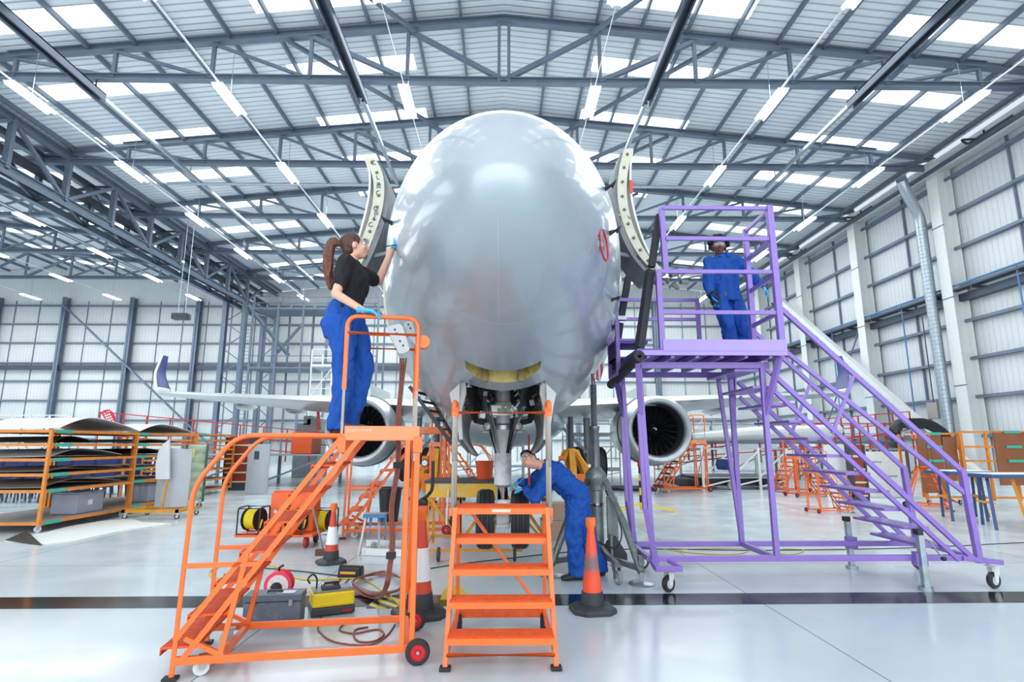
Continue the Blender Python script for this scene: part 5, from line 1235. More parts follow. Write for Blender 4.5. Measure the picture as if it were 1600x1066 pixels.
# hair with ponytail
r, f, u = R_
b = Blob(); b.ell(P(0, -.030, .034), (.083, .094, .094), M); b.ell(P(0, -.055, -.02), (.062, .058, .062), M)
b.build('hair', HAIR, W1, .007, 3, fn=folds(30, .0025), cut=None)
b = Blob(); b.ell(P(0, -.125, .045), (.022, .026, .022), M); q0 = P(0, -.14, .05)
tail = [q0, q0 + V((-.035, 0, .01)), q0 + V((-.06, -.005, -.06)), q0 + V((-.062, -.01, -.16)), q0 + V((-.055, -.01, -.26)), q0 + V((-.04, -.005, -.34)), q0 + V((-.03, 0, -.38))]
b.chain(spline(tail, 4), [.020 + .022 * sin(pi * min(1, .12 + k / 26)) for k in range(25)])
b.build('ponytail', mat('ponytail_auburn', '#6E3E2C', .45, var=.35, vscale=25, bump=.6, bscale=80), W1, .007, 3, fn=folds(22, .006, (2, 2, .3)), label='long reddish brown ponytail')
MB().ell(P(0, -.122, .046), (.018, .012, .018), M).build('hair_tie', mat('hair_tie', '#D8B8B8', .5), W1)
hand('glove', wrF, hd, V((.9, .5, 0)), V((-.3, -.8, .3)), GLOVE, W1, (.12, .1, .1, .12), spread=.05, cuff=.05)
hand('glove', wrN, V((1, .1, -.12)), V((0, .1, -1)), V((0, 1, 0)), GLOVE, W1, (.45, .5, .5, .5), cuff=.04)
for i, s in ((0, -1), (1, 1)): shoe(ank[i] + V((.02, 0, -.10)), V((1, s * .08, 0)), W1, mat('brown_shoe', '#5A4034', .6))
MB().tube([wrF - hd * .035 + V((-.08, -.06, -.01)), wrF - hd * .03 + V((.07, -.05, .01))], .006, 6).build('pencil_tool', DARKG, W1)
MB().box(V((-1.44, 4.5, z0 + .93)), (.02, .01, .01)).build('badge', WHITE, W1) if False else None

# ---------------------------------------------------------------- man crouching at the nose wheel
W2 = thing('person', 'man in blue coveralls bending over with both gloved hands on the nose wheel tyre', 'person', (.9, 6.8, 0))
hipN, hipF = V((.86, 6.70, .86)), V((.88, 6.90, .88)); kn2 = [V((.80, 6.66, .47)), V((.98, 6.92, .47))]; an2 = [V((.84, 6.72, .09)), V((1.12, 6.93, .09))]
wst = V((.76, 6.78, 1.02)); ch2 = V((.58, 6.76, 1.17)); nb2 = V((.44, 6.76, 1.27)); hc2 = PY(826, 719, 6.68)
sN, sF = V((.53, 6.58, 1.17)), V((.50, 6.93, 1.20)); eN, eF = V((.37, 6.52, .91)), V((.33, 7.06, 1.02)); wN, wF = V((.265, 6.74, 1.00)), V((.20, 6.95, 1.06))
b = Blob(); fw = V((-.62, -.62, .42)); up = V((-.35, .55, .75))
P, M, R_ = head_into(b, hc2, fw, up, 1.0)
b.chain([nb2, hc2 - R_[1] * .02 - R_[2] * .05], [.060, .055])
b.loft([(V((.84, 6.8, .9)), .14, .10, yy), (wst, .12, .09, yy), (ch2, .15, .10, yy), (nb2, .09, .07, yy)])
for h_, k_, a_ in zip((hipN, hipF), kn2, an2): b.chain([h_, k_, a_, a_ + V((-.03, 0, -.04))], [.072, .048, .042, .036]); b.cap(a_ + V((.02, 0, -.05)), a_ + V((-.13, -.03, -.06)), .03, .024)
b.chain([sN, eN, wN], [.042, .034, .026]); b.chain([sF, eF, wF], [.042, .034, .026])
b.build('body', SKIN, W2, .0078, 4, fn=face_fn(P), label='fair skin')
face_parts(P, M, R_, 1.0, W2); goggles(P, 1.0, W2)
b = Blob()
zz = V((0, 1, 0))
b.loft([(V((.885, 6.8, .82)), .172, .145, zz), (V((.86, 6.8, .93)), .175, .150, zz), (wst + V((.01, 0, .0)), .160, .135, zz), (V((.68, 6.77, 1.10)), .172, .142, zz), (ch2 + V((.0, 0, .01)), .190, .140, zz), (V((.50, 6.76, 1.235)), .15, .10, zz), (V((.455, 6.76, 1.265)), .085, .08, zz)])
for s, h_, k_, a_ in zip((-1, 1), (hipN, hipF), kn2, an2):
    b.loft([(h_ + V((0, 0, .02)), .105, .135, zz), (h_ * .55 + k_ * .45, .096, .115, zz), (k_, .082, .095, zz), (k_ * .5 + a_ * .5, .078, .09, zz), (a_ + V((0, 0, .03)), .076, .095, zz), (a_ + V((0, 0, -.04)), .078, .1, zz)])
b.chain([sN, eN, wN * .85 + eN * .15], [.082, .066, .05]); b.chain([sF, eF, wF * .85 + eF * .15], [.080, .064, .05])
b.build('coveralls', BLUEC, W2, .011, 5, fn=folds(6.5, .016, (1, 1, .7)), label='royal blue coveralls')
MB().grid(lambda a, c: nb2 + V((0, 0, .0)) + V((-.02 - .03 * (1 - c), cos(a * 2 * pi) * (.066 + .012 * c), sin(a * 2 * pi) * (.066 + .012 * c))), 26, 4, wrap=True).build('collar', NAVY, W2)
b = Blob(); b.ell(P(0, -.030, .040), (.080, .092, .086), M); b.ell(P(0, -.06, -.0), (.068, .05, .06), M); b.ell(P(0, .045, .088), (.058, .035, .022), M)
b.build('hair', mat('dark_brown_hair', '#33211D', .5, var=.3, vscale=30), W2, .007, 3, fn=folds(40, .004))
hand('glove', wN, V((-.75, .55, -.12)), V((0, -.1, -1)), V((-.5, -.8, 0)), GLOVE, W2, (.45, .45, .45, .5), cuff=.05)
hand('glove', wF, V((-.8, -.1, -.35)), V((-.3, -.1, -1)), V((0, -1, 0)), GLOVE, W2, (.5, .5, .5, .5), cuff=.05)
for a_ in an2: shoe(a_ + V((.0, 0, -.088)), V((-1, -.2, 0)), W2, mat('black_shoe', '#26262A', .6))

# ---------------------------------------------------------------- man on the purple stand
W3 = thing('person', 'man with curly dark hair in blue coveralls standing on the purple stand', 'person', (2.95, 7.05, 2.53))
z0 = 2.53; Y3 = 7.05
pc = V((2.90, Y3, z0 + .84)); hips = [V((2.80, Y3, z0 + .82)), V((2.99, Y3 + .02, z0 + .82))]; kn3 = [V((2.86, Y3 - .05, z0 + .44)), V((3.06, Y3 - .02, z0 + .45))]; an3 = [V((2.93, Y3 + .04, z0 + .09)), V((3.12, Y3 + .08, z0 + .09))]
c3_ = V((2.87, Y3, z0 + 1.14)); n3 = V((2.85, Y3, z0 + 1.40)); h3 = PY(1123, 385, Y3 - .06)
sh3 = [V((2.695, Y3 + .0, z0 + 1.32)), V((3.04, Y3 + .02, z0 + 1.34))]; el3 = [PY(1107, 444, Y3 - .02), PY(1177, 432, Y3 + .05)]; wr3 = [PY(1112, 466, Y3 - .12), PY(1191, 447, Y3 + .1)]
b = Blob(); P, M, R_ = head_into(b, h3, V((-.25, -1, -.12)), V((.0, -.06, 1)), 1.08)
b.chain([n3 - V((0, 0, .05)), h3 + V((.0, .01, -.07))], [.056, .052])
b.loft([(pc, .16, .11, xx), (V((2.89, Y3, z0 + 1.0)), .145, .10, xx), (c3_, .165, .11, xx), (V((2.86, Y3, z0 + 1.28)), .16, .08, xx), (n3, .06, .055, xx)])
for h_, k_, a_ in zip(hips, kn3, an3): b.chain([h_, k_, a_, a_ + V((0, -.03, -.04))], [.07, .046, .042, .036]); b.cap(a_ + V((0, .03, -.05)), a_ + V((-.01, -.14, -.06)), .03, .025)
for s_, e_, w_ in zip(sh3, el3, wr3): b.chain([s_, e_, w_], [.05, .04, .028])
b.build('body', SKIN2, W3, .0078, 4, fn=face_fn(P), label='brown skin')
face_parts(P, M, R_, 1.0, W3, '#1E1412', '#140C0A', '#7A4038'); goggles(P, 1.0, W3)
b = Blob()
b.loft([(pc + V((0, 0, -.06)), .178, .135, xx), (pc + V((0, 0, .04)), .170, .128, xx), (V((2.89, Y3, z0 + .98)), .160, .118, xx), (c3_, .185, .13, xx), (V((2.865, Y3, z0 + 1.29)), .19, .115, xx), (V((2.855, Y3, z0 + 1.38)), .135, .085, xx), (V((2.85, Y3, z0 + 1.415)), .075, .07, xx)])
for h_, k_, a_ in zip(hips, kn3, an3):
    b.loft([(h_ + V((0, 0, .02)), .105, .115, xx), (h_ * .55 + k_ * .45, .095, .105, xx), (k_, .082, .09, xx), (k_ * .5 + a_ * .5, .080, .088, xx), (a_ + V((0, 0, -.03)), .082, .1, xx)])
for s_, e_, w_ in zip(sh3, el3, wr3): b.chain([s_, e_, w_ * .8 + e_ * .2], [.078, .064, .052])
b.build('coveralls', BLUEC, W3, .011, 5, fn=folds(6.5, .016), label='royal blue coveralls')
MB().prism([P(-.035, .02, -.125), P(.03, .02, -.125), P(.0, .035, -.20)], (0, 0, 0), (0, -.02, 0)).build('undershirt', WHITE, W3)
for q in (-1, 1): MB().prism([n3 + V((q * .02, -.075, .045)), n3 + V((q * .075, -.045, .05)), n3 + V((q * .085, -.085, -.03)), n3 + V((q * .04, -.105, -.05))], (0, 0, 0), (0, -.012, .0)).build('collar', BLUEC, W3)
b = Blob(); rnd = random.Random(3)
for k in range(95):
    th = rnd.uniform(0, 2 * pi); ph = rnd.uniform(-.55, 1.45)
    x_, y_, z_ = cos(th) * cos(ph), sin(th) * cos(ph), sin(ph)
    if y_ > .45 and z_ < .62: continue
    b.ell(P(x_ * .108, -.02 + y_ * .098, .035 + z_ * .092), (rnd.uniform(.024, .034),) * 3)
b.ell(P(0, -.03, .045), (.085, .088, .085), M)
b.build('hair', HAIRD, W3, .007, 2, fn=folds(45, .005), label='curly black hair')
hand('glove', wr3[0], V((.1, -.2, -1)), V((.9, -.2, 0)), V((0, -1, .1)), GLOVE, W3, (.6, .65, .65, .6), cuff=.04)
hand('glove', wr3[1], V((.6, 0, -.85)), V((-.2, .2, -.8)), V((0, -1, 0)), GLOVE, W3, (.35, .35, .35, .4), cuff=.05)
for a_ in an3: shoe(a_ + V((0, .0, -.088)), V((-.1, -1, 0)), W3, mat('black_shoe', '#26262A', .6))
t = thing('torch', 'black hand tool held by the man on the purple stand', 'tool', wr3[0])
k = MB().tube([wr3[0] + V((-.05, -.06, .02)), wr3[0] + V((-.01, -.07, -.10))], .03, 10); k.build('tool_body', BLACKP, t)
MB().tube(spline([wr3[0] + V((-.05, -.06, .05)), wr3[0] + V((.02, -.08, .07)), wr3[0] + V((.07, -.08, -.02)), wr3[0] + V((.03, -.07, -.12))], 5), .014, 8).build('tool_handle', BLACKR, t)
# ================================================================ MIDDLE GROUND AND BACKGROUND
WOODR = mat('red_brown_panel', '#8E3524', .5, var=.1); SHELF = mat('shelf_board_grey', '#9C9690', .6, var=.12); TAPEG = mat('green_label', '#3FA58E', .5)
RACKO = mat('rack_orange', '#D8822C', .45, var=.15, vscale=7)
PANELG = mat('grey_panel', '#B4BABE', .4, var=.05); PANELW = mat('pale_panel', '#D6DADC', .4, var=.05); DARKP = mat('dark_composite', '#3A3634', .5, var=.2)
def px_x(px, Y, z=0.7):
    d = Y * cos(PITCH) + (z - CAMZ) * sin(PITCH); return (px - 800) / FPX * d + Y * sin(YAW)
def rack(name, label, x0, x1, y0, y1, zs, ny=2, boards=True, col=None, tags=True, group=None):
    """shelf rack on castors, long side along y"""
    col = col or RACKO; t = thing(name, label, 'shelf rack', ((x0 + x1) / 2, (y0 + y1) / 2, 0), group)
    h = zs[-1] + .03
    for x in (x0, x1):
        for k in range(ny + 1):
            y = y0 + (y1 - y0) * k / ny; MB().bb((x - .025, y - .025, .12), (x + .025, y + .025, h)).build('post', col, t)
    for z in zs:
        m_ = MB()
        for x in (x0, x1): m_.bb((x - .02, y0, z - .03), (x + .02, y1, z + .02))
        for y in (y0, y1): m_.bb((x0, y - .02, z - .03), (x1, y + .02, z + .02))
        s = m_.build('shelf_frame', col, t)
        if boards: MB().bb((x0 + .02, y0 + .02, z), (x1 - .02, y1 - .02, z + .015)).build('shelf_board', SHELF, s)
        if tags:
            xx_ = max(x0, x1) + .022
            MB().bb((xx_, y0 + .08, z - .035), (xx_ + .004, y0 + .5, z + .025)).build('shelf_label', TAPEG, s)
    for x in (x0 + .08, x1 - .08):
        for y in (y0 + .1, y1 - .1): caster(t, (x, y, 0), .055, mat('white_caster', '#D8DCDC', .4), GALV, .13, .7)
    return t
Z6 = [.16, .70, .98, 1.24, 1.50, 1.74]
rack('shelf_rack', 'orange wheeled shelf rack at the left edge loaded with aircraft panels, nearest one', -9.7, -8.0, 10.3, 12.7, Z6, 1)
rack('shelf_rack', 'orange wheeled shelf rack directly behind the nearest rack on the left', -9.9, -8.15, 12.85, 15.3, Z6, 1)
rack('shelf_rack', 'thin orange shelf rack farther back beside the green canister stand', -10.4, -8.9, 16.9, 19.2, [.16, .45, .75, 1.05, 1.35, 1.62, 1.8], 1)
# curved panels lying on the racks
def curved_panel(label, x0, x1, y0, y1, z, rise, m, m2=None, group=None, cat='panel', name='curved_panel', peak=.35):
    def fn(u, v): return V((x0 + (x1 - x0) * u, y0 + (y1 - y0) * v, z + rise * (1 - abs((v - peak) / (1 - peak if v > peak else peak)) ** 1.6) + .02 * u))
    o = MB().grid(fn, 10, 20, thick=(0, 0, .012)).build(name, m); return tag(o, label, cat, group)
curved_panel('large dark-edged curved panel arching on top of the nearest rack', -9.6, -8.1, 10.6, 12.9, 1.775, .22, PANELW)
curved_panel('second curved white panel on top of the rack behind', -9.8, -8.2, 13.1, 15.4, 1.775, .18, PANELW)
curved_panel('dark curved cowling piece on the second shelf from the top of the nearest rack', -9.5, -8.15, 10.6, 11.6, 1.53, .10, DARKP)
curved_panel('grey panel on the third shelf of the nearest rack', -9.6, -8.1, 10.5, 12.4, 1.27, .13, PANELG)
curved_panel('dark panel on the third shelf beside a grey one', -9.5, -8.2, 12.9, 14.2, 1.27, .12, DARKP)
curved_panel('brown grey warped panel on the fourth shelf of the nearest rack', -9.6, -8.12, 10.5, 12.5, 1.01, .07, mat('brown_grey_panel', '#8A7F78', .6, var=.2))
curved_panel('wide peaked brown grey panel on the fifth shelf of the nearest rack', -9.6, -8.12, 10.4, 12.5, .73, .11, mat('brown_grey_panel', '#8A7F78', .6, var=.2))
curved_panel('pale panel on the second shelf from the top of the rack behind', -9.8, -8.3, 13.0, 15.0, 1.53, .07, PANELG)
def bin_(label, x, y, w, d, h, z=0.0, m=None):
    m = m or mat('clear_plastic_box', '#AEB4C8', .25, alpha=.75); t = thing('plastic_box', label, 'box', (x, y, z))
    MB().bb((x - w / 2, y - d / 2, z), (x + w / 2, y + d / 2, z + h)).build('tub', m, t, bevel=.02); MB().bb((x - w / 2 - .015, y - d / 2 - .015, z + h), (x + w / 2 + .015, y + d / 2 + .015, z + h + .03)).build('lid', m, t, bevel=.01)
    MB().bb((x + w / 2 + .001, y - .08, z + h * .4), (x + w / 2 + .004, y + .05, z + h * .65)).build('paper_label', WHITE, t)
bin_('clear grey storage box on the bottom shelf of the nearest rack', -8.45, 11.8, .5, .75, .38, .18)
bin_('clear grey storage box on the bottom shelf of the rack behind', -8.55, 14.2, .5, .75, .38, .18)
# blue aircraft seats stored behind the racks
st = thing('airline_chair', '', 'seat', (0, 0, 0), 'blue aircraft seats stored behind the racks')
def sx(nm, f, m): return f(Blob()).build(nm, m, st, .03, 2)
MB().prism([(-.24, -.28, .38), (-.24, .22, .36), (-.24, .22, .50), (-.24, -.28, .50)], (0, 0, 0), (.48, 0, 0)).build('seat', NAVY, st, bevel=.04)
MB().prism([(-.24, .12, .42), (-.24, .26, .42), (-.24, .44, 1.14), (-.24, .36, 1.20), (-.24, .30, 1.14)], (0, 0, 0), (.48, 0, 0)).build('backrest', NAVY, st, bevel=.03)
for s in (-1, 1):
    MB().box((s * .27, .0, .62), (.05, .42, .05)).build('armrest', DARKG, st, bevel=.01)
    MB().bar((s * .18, -.2, .38), (s * .18, -.25, .0), .03).build('leg', DARKG, st); MB().bar((s * .18, .2, .38), (s * .18, .28, .0), .03).build('leg', DARKG, st)
first = True; cnt = 0
for r_ in range(3):
    for k in range(9):
        loc = (-10.8 - k * .62 + .05 * r_, 15.8 + r_ * 1.2, 0); lab = 'blue aircraft seat, %s from the right, %s row behind the racks' % (['first', 'second', 'third', 'fourth', 'fifth', 'sixth', 'seventh', 'eighth', 'ninth'][k], ['nearest', 'second', 'farthest'][r_])
        if first: st.location = loc; st.rotation_euler = (0, 0, radians(12)); st['label'] = lab; first = False
        else: clone(st, loc, radians(12), lab)
# white protective sheet on the floor
sh = MB(); poly = [(8, 846), (60, 836), (110, 823), (160, 815), (205, 811), (222, 817), (268, 819), (180, 832), (118, 846), (70, 852)]
tag(sh.prism([PZ(x, y) for x, y in poly], (0, 0, 0), (0, 0, .012)).build('floor_sheet', mat('white_sheet', '#DDE0DC', .6, var=.05)), 'white protective sheet lying on the floor beside the nearest rack', 'sheet')
tag(MB().prism([PZ(8, 846) + V((0, 0, .012)), PZ(66, 853), PZ(40, 840) + V((0, 0, .10))], (0, 0, 0), (0, 0, .01)).build('sheet_corner', DARKP), 'curled dark corner piece at the left end of the white sheet', 'panel')
# upright grey panel on a yellow dolly with a pale curved piece
Yp = 12.6; xa, xb = px_x(250, Yp), px_x(300, Yp); t = thing('upright_panel', 'tall grey curved panel standing upright on a yellow dolly', 'panel', ((xa + xb) / 2, Yp, .2))
MB().grid(lambda u, v: V((xa + (xb - xa) * u, Yp - .12 * sin(u * pi), .2 + v * (1.25 - .05 * u))), 14, 8, thick=(0, .03, 0)).build('panel_sheet', PANELG, t)
t = thing('curved_panel', 'pale pointed curved panel leaning at the left side of the upright grey panel', 'panel', (px_x(255, Yp - .3), Yp - .3, .2))
P_ = [PY(x, y, Yp - .3) for x, y in ((264, 687), (264, 749), (243, 749), (243, 725), (247, 707), (254, 695))]
MB().prism(P_, (0, 0, 0), (0, .05, 0)).build('panel_sheet', PANELW, t)
MB().bar(PY(262, 749, Yp - .27), V((px_x(262, Yp - .27), Yp - .27, .15)), .03).build('prop', OCHRE, t)
def dolly(label, x0, x1, y0, y1, m):
    t = thing('dolly', label, 'dolly', ((x0 + x1) / 2, (y0 + y1) / 2, 0))
    MB().bb((x0, y0, .13), (x1, y0 + .07, .19)).build('frame_rail', m, t); MB().bb((x0, y1 - .07, .13), (x1, y1, .19)).build('frame_rail', m, t); MB().bb((x0, y0, .13), (x0 + .07, y1, .19)).build('frame_rail', m, t); MB().bb((x1 - .07, y0, .13), (x1, y1, .19)).build('frame_rail', m, t)
    for x in (x0 + .05, x1 - .05):
        for y in (y0 + .05, y1 - .05): caster(t, (x, y, 0), .05, BLACKR, GALV, .13, .3)
dolly('yellow dolly under the upright grey panel', px_x(215, 12.4), px_x(300, 12.4), 12.1, 12.95, OCHRE)
t = thing('canister_stand', 'pale green stacked canister frame on wheels behind the grey panel', 'canister', (px_x(309, 14.4), 14.4, 0))
GRN = mat('pale_green_paint', '#AFC2A4', .5, var=.15)
x_ = px_x(310, 14.4); pr_ = [(.2, .18)]
for k in range(6): pr_ += [(.20, .2 + k * .22), (.235, .24 + k * .22), (.235, .36 + k * .22), (.2, .40 + k * .22)]
MB().lathe(pr_, (x_, 14.4, 0), (0, 0, 1), 20).build('canister', GRN, t)
for s in (-1, 1): MB().bar((x_ + s * .25, 14.35, .14), (x_ + s * .25, 14.35, 1.5), .04).build('frame_post', mat('dark_green_paint', '#4A6458', .5), t)
MB().bb((x_ - .1, 14.15, 1.2), (x_ + .05, 14.16, 1.4)).build('yellow_label', mat('label_yellow', '#E8D878', .5), t)
for s in (-1, 1): caster(t, (x_ + s * .2, 14.3, 0), .06, BLACKR, GALV, .16, .2)
# red-brown drawer rack and grey panel
def drawer_rack(label, px0, px1, Y, z0, z1, n, depth=1.0):
    a, b_ = px_x(px0, Y), px_x(px1, Y); t = thing('drawer_rack', label, 'rack', ((a + b_) / 2, Y + depth / 2, 0))
    MB().bb((a, Y, z0), (a + .05, Y + depth, z1)).build('side_panel', DARKG, t); MB().bb((b_ - .05, Y, z0), (b_, Y + depth, z1)).build('side_panel', DARKG, t)
    MB().bb((a, Y + .02, .0), (b_, Y + depth, z0 + .04)).build('plinth', DARKG, t)
    for k in range(n):
        za, zb = z0 + (z1 - z0) * k / n, z0 + (z1 - z0) * (k + 1) / n; MB().bb((a + .05, Y + .03, za + .06), (b_ - .05, Y + depth - .02, zb)).build('drawer', WOODR, t); MB().bb((a + .04, Y, za + .01), (b_ - .04, Y + .06, za + .055)).build('shelf_edge', mat('cream_edge', '#D8C8A0', .5), t)
drawer_rack('red brown drawer rack beside the pale grey panel at the left', 352, 391, 19.5, .25, 1.75, 5)
a, b_ = px_x(388, 18.2), px_x(424, 18.2); t = thing('upright_panel', 'pale grey curved panel with a small dark window right of the red brown drawer rack', 'panel', ((a + b_) / 2, 18.2, 0))
MB().grid(lambda u, v: V((a + (b_ - a) * u, 18.2 - .2 * sin(u * pi * .8), .02 + v * 1.5)), 14, 4, thick=(0, .04, 0)).build('panel_sheet', PANELG, t); xw = px_x(402, 18); MB().bb((xw - .07, 17.98, 1.05), (xw + .07, 18.0, 1.3)).build('small_window', DARKG, t)
# scaffolds, docks and guard rails
def scaffold(name, label, x0, x1, y0, y1, levels, m, cat='scaffold', step=2.0, rail=True, brace=True, deckm=None, r=.03, group=None):
    t = thing(name, label, cat, ((x0 + x1) / 2, (y0 + y1) / 2, 0), group); n = max(1, int(round((x1 - x0) / step))); top = levels[-1] + (1.0 if rail else 0)
    for k in range(n + 1):
        x = x0 + (x1 - x0) * k / n
        for y in (y0, y1): MB().bb((x - r, y - r, 0), (x + r, y + r, top)).build('post', m, t)
    for z in levels:
        MB().bb((x0, y0, z - .05), (x1, y1, z)).build('deck', deckm or GALV, t)
        if rail:
            for zz in (.5, 1.0): MB().bb((x0, y0 - r, z + zz - .02), (x1, y0 + r, z + zz + .02)).build('guard_rail', m, t)
            MB().bb((x0, y0 - r * 1.3, z), (x1, y0 - r, z + .12)).build('kick_board', m, t)
    if brace:
        for k in range(n):
            xa_, xb_ = x0 + (x1 - x0) * k / n, x0 + (x1 - x0) * (k + 1) / n; z0 = 0.1
            for z in levels: MB().bar((xa_, y0, z0), (xb_, y0, z - .1), r * 1.2).build('brace', m, t); z0 = z
    return t
def rails(name, label, p, q, h, m, n=8, r=.025, posts_to=0.0, group=None):
    p, q = V(p), V(q); t = thing(name, label, 'guard rail', (p + q) / 2, group)
    for k in range(n + 1):
        c = p + (q - p) * k / n; MB().bar((c.x, c.y, posts_to), (c.x, c.y, c.z + h), r * 1.6).build('post', m, t)
    for z in (h, h * .5, .08): MB().bar(p + V((0, 0, z)), q + V((0, 0, z)), r * 1.4).build('rail', m, t)
    return t
rails('guard_rail', 'long red guard rail behind the left racks', PY(152, 682, 24), PY(520, 716, 24), 1.0, RED, 10, .028, .8)
rails('guard_rail', 'red guard rail of the dock under the right wing', PY(1050, 718, 24), PY(1290, 702, 24), 1.05, RED, 7, .028, 1.0)
rails('guard_rail', 'red guard rail farther right, behind the purple stair', PY(1290, 690, 27), PY(1425, 678, 27), 1.05, RED, 5, .03, .3)
rails('guard_rail', 'lower red guard rail close to the right engine', PY(1040, 730, 22), PY(1150, 716, 22), 1.0, RED, 3, .03, .9)
scaffold('access_dock', 'grey access dock with walkway behind the mobile stair on the left', px_x(320, 22), px_x(520, 22), 21.2, 23.2, [1.15], GREYP, 'access dock', 2.6, False, True, mat('walkway_grey', '#9AA3AA', .5), .05)
scaffold('access_dock', 'long silver dock trolley with white frame and wheels under the right wing', px_x(1093, 20), px_x(1225, 20), 19.6, 22.0, [.42, 1.38], WHITE, 'access dock', 1.0, False, True, GALV, .04)
tag(MB().bb((px_x(1062, 19.7), 19.75, .12), (px_x(1228, 19.7), 21.8, .34)).build('low_trolley', BLACKP), 'black low trolley base beneath the silver dock', 'trolley')
scaffold('access_dock', 'grey raised walkway on brown posts behind the purple stair', px_x(1232, 26), px_x(1450, 26), 25, 27, [1.32], mat('walkway_brown_steel', '#7A685C', .5), 'access dock', 1.6, False, True, mat('walkway_grey', '#9AA3AA', .5), .05)
rails('guard_rail', 'red guard rail along the grey raised walkway', V((px_x(1232, 24.9), 24.9, 1.32)), V((px_x(1450, 24.9), 24.9, 1.32)), 1.1, RED, 8, .028, 1.3)
for i, px in enumerate((1144, 1213)): tag(MB().lathe([(.05, -.05), (.14, -.05), (.14, .05), (.05, .05)], (px_x(px, 19.5), 19.5, .14), (0, 1, 0), 18).build('trolley_wheel', mat('grey_wheel', '#9A9C9C', .5)), 'grey wheel below the %s end of the silver dock trolley' % ['left', 'right'][i], 'wheel')
t = thing('wing_flap', 'long white removed flap resting on the silver dock trolley', 'flap', (px_x(1150, 21), 21, 1.4)); MB().lathe([(.02, 0), (.2, .1), (.28, 2.5), (.22, 5.6), (.02, 5.8)], (px_x(1080, 21), 21, 1.75), (1, 0, .05), 16).build('flap_skin', WP, t)
scaffold('access_dock', 'blue grey far dock under the right wing tip', px_x(1040, 33), px_x(1400, 33), 32, 34.5, [1.6], GREYP, 'access dock', 3.0, True, True, BLUEP, .05)
scaffold('scaffold_tower', 'white scaffold behind the yellow jack right of the nose wheel', px_x(885, 26), px_x(965, 26), 25.4, 27.4, [.4, 1.9], WHITE, 'scaffold', 1.2, True, True, GALV, .03)
scaffold('scaffold_tower', 'white low scaffold behind the nose gear', px_x(690, 28), px_x(860, 28), 27.2, 29.2, [.5, 2.0], WHITE, 'scaffold', 1.2, False, True, GALV, .03)
scaffold('scaffold_tower', 'white tubular scaffold at the far left edge behind the racks', px_x(20, 27), px_x(130, 27), 26, 28, [.9, 1.8], WHITE, 'scaffold', .8, True, True, BLUEP, .03)
scaffold('mezzanine', 'grey two-level maintenance mezzanine near the far wall left of the nose', -20.0, -10.0, 44.5, 47, [7.4, 12.2], STEEL, 'mezzanine', 2.0, True, False, STEEL, .07)
scaffold('scaffold_tower', 'white scaffold tower behind the woman above the left wing', px_x(488, 34), px_x(520, 34), 33, 35, [2, 4.2, 6.0], WHITE, 'scaffold', 1.4, True, True, GALV, .035)
scaffold('scaffold_tower', 'white scaffold over the right wing root behind the purple posts', px_x(1060, 38), px_x(1130, 38), 37, 39, [1.6, 3.2], WHITE, 'scaffold', 1.4, True, True, GALV, .035)
# feather flag
t = thing('feather_flag', 'red feather flag with white lettering behind the left racks', 'flag', PY(170, 690, 24.8))
P_ = [PY(x, y, 24.8) for x, y in ((158, 646), (162, 641), (170, 640), (177, 645), (181, 655), (181, 667), (172, 667))]
MB().prism(P_, (0, 0, 0), (0, .02, 0)).build('flag_cloth', mat('flag_red', '#D8283C', .6), t); c = PY(181, 668, 24.8); MB().cyl((c.x, c.y, 0), c, .02, n=6).build('flag_pole', BLACKP, t)
m_ = MB()
for k in range(6):
    for q in range(3): m_.box(PY(163.2 + k * 1.75 + q * 3.2, 646 + k * 3.6 - q * 1.0, 24.77), (.062, .006, .075))
m_.build('flag_marks', WHITE, t)
# yellow aircraft jacks for the main gear, main wheels
def main_jack(px, Y, label, s=1.0):
    x = px_x(px, Y); t = thing('aircraft_jack', label, 'aircraft jack', (x, Y, 0))
    for k in range(3):
        a = radians(90 + 120 * k + 180); f = V((x + cos(a) * .75 * s, Y + sin(a) * .75 * s, .05)); MB().bar(f, (x + cos(a) * .15, Y + sin(a) * .15, 1.35 * s), .16, .12).build('leg', OCHRE, t, bevel=.01); MB().cyl(f - V((0, 0, .05)), f + V((0, 0, .03)), .13, n=14).build('foot_plate', DARKG, t)
    for a in (200, 340):
        a = radians(a); MB().bar((x + cos(a) * .12, Y - .1, 1.3), (x + cos(a) * .8, Y - .35, .35), .14, .1).build('front_leg', OCHRE, t, bevel=.01)
    MB().bb((x - .34, Y - .42, .3), (x + .34, Y - .34, .75)).build('pump_box', mat('jack_orange', '#E0701C', .5), t, bevel=.02)
    MB().lathe([(.15, 0), (.15, 1.0), (.11, 1.05)], (x, Y, .35), (0, 0, 1), 20).build('cylinder', OCHRE, t); MB().cyl((x, Y, 1.3), (x, Y, 2.25), .075, n=16).build('ram', DARKG, t)
    g = MB().cyl((x - .28, Y - .3, 1.02), (x - .28, Y - .34, 1.02), .1, n=20).build('pressure_gauge', BLACKP, t); MB().cyl((x - .28, Y - .341, 1.02), (x - .28, Y - .345, 1.02), .075, n=20).build('gauge_face', WHITE, g)
    MB().bb((x - .36, Y - .32, .85), (x - .2, Y - .2, 1.2)).build('gauge_housing', mat('jack_orange', '#E0701C', .5), t)
main_jack(893, 15.5, 'yellow aircraft jack with gauge behind the bending man'); main_jack(682, 15.8, 'yellow aircraft jack behind the yellow work table left of the nose wheel')
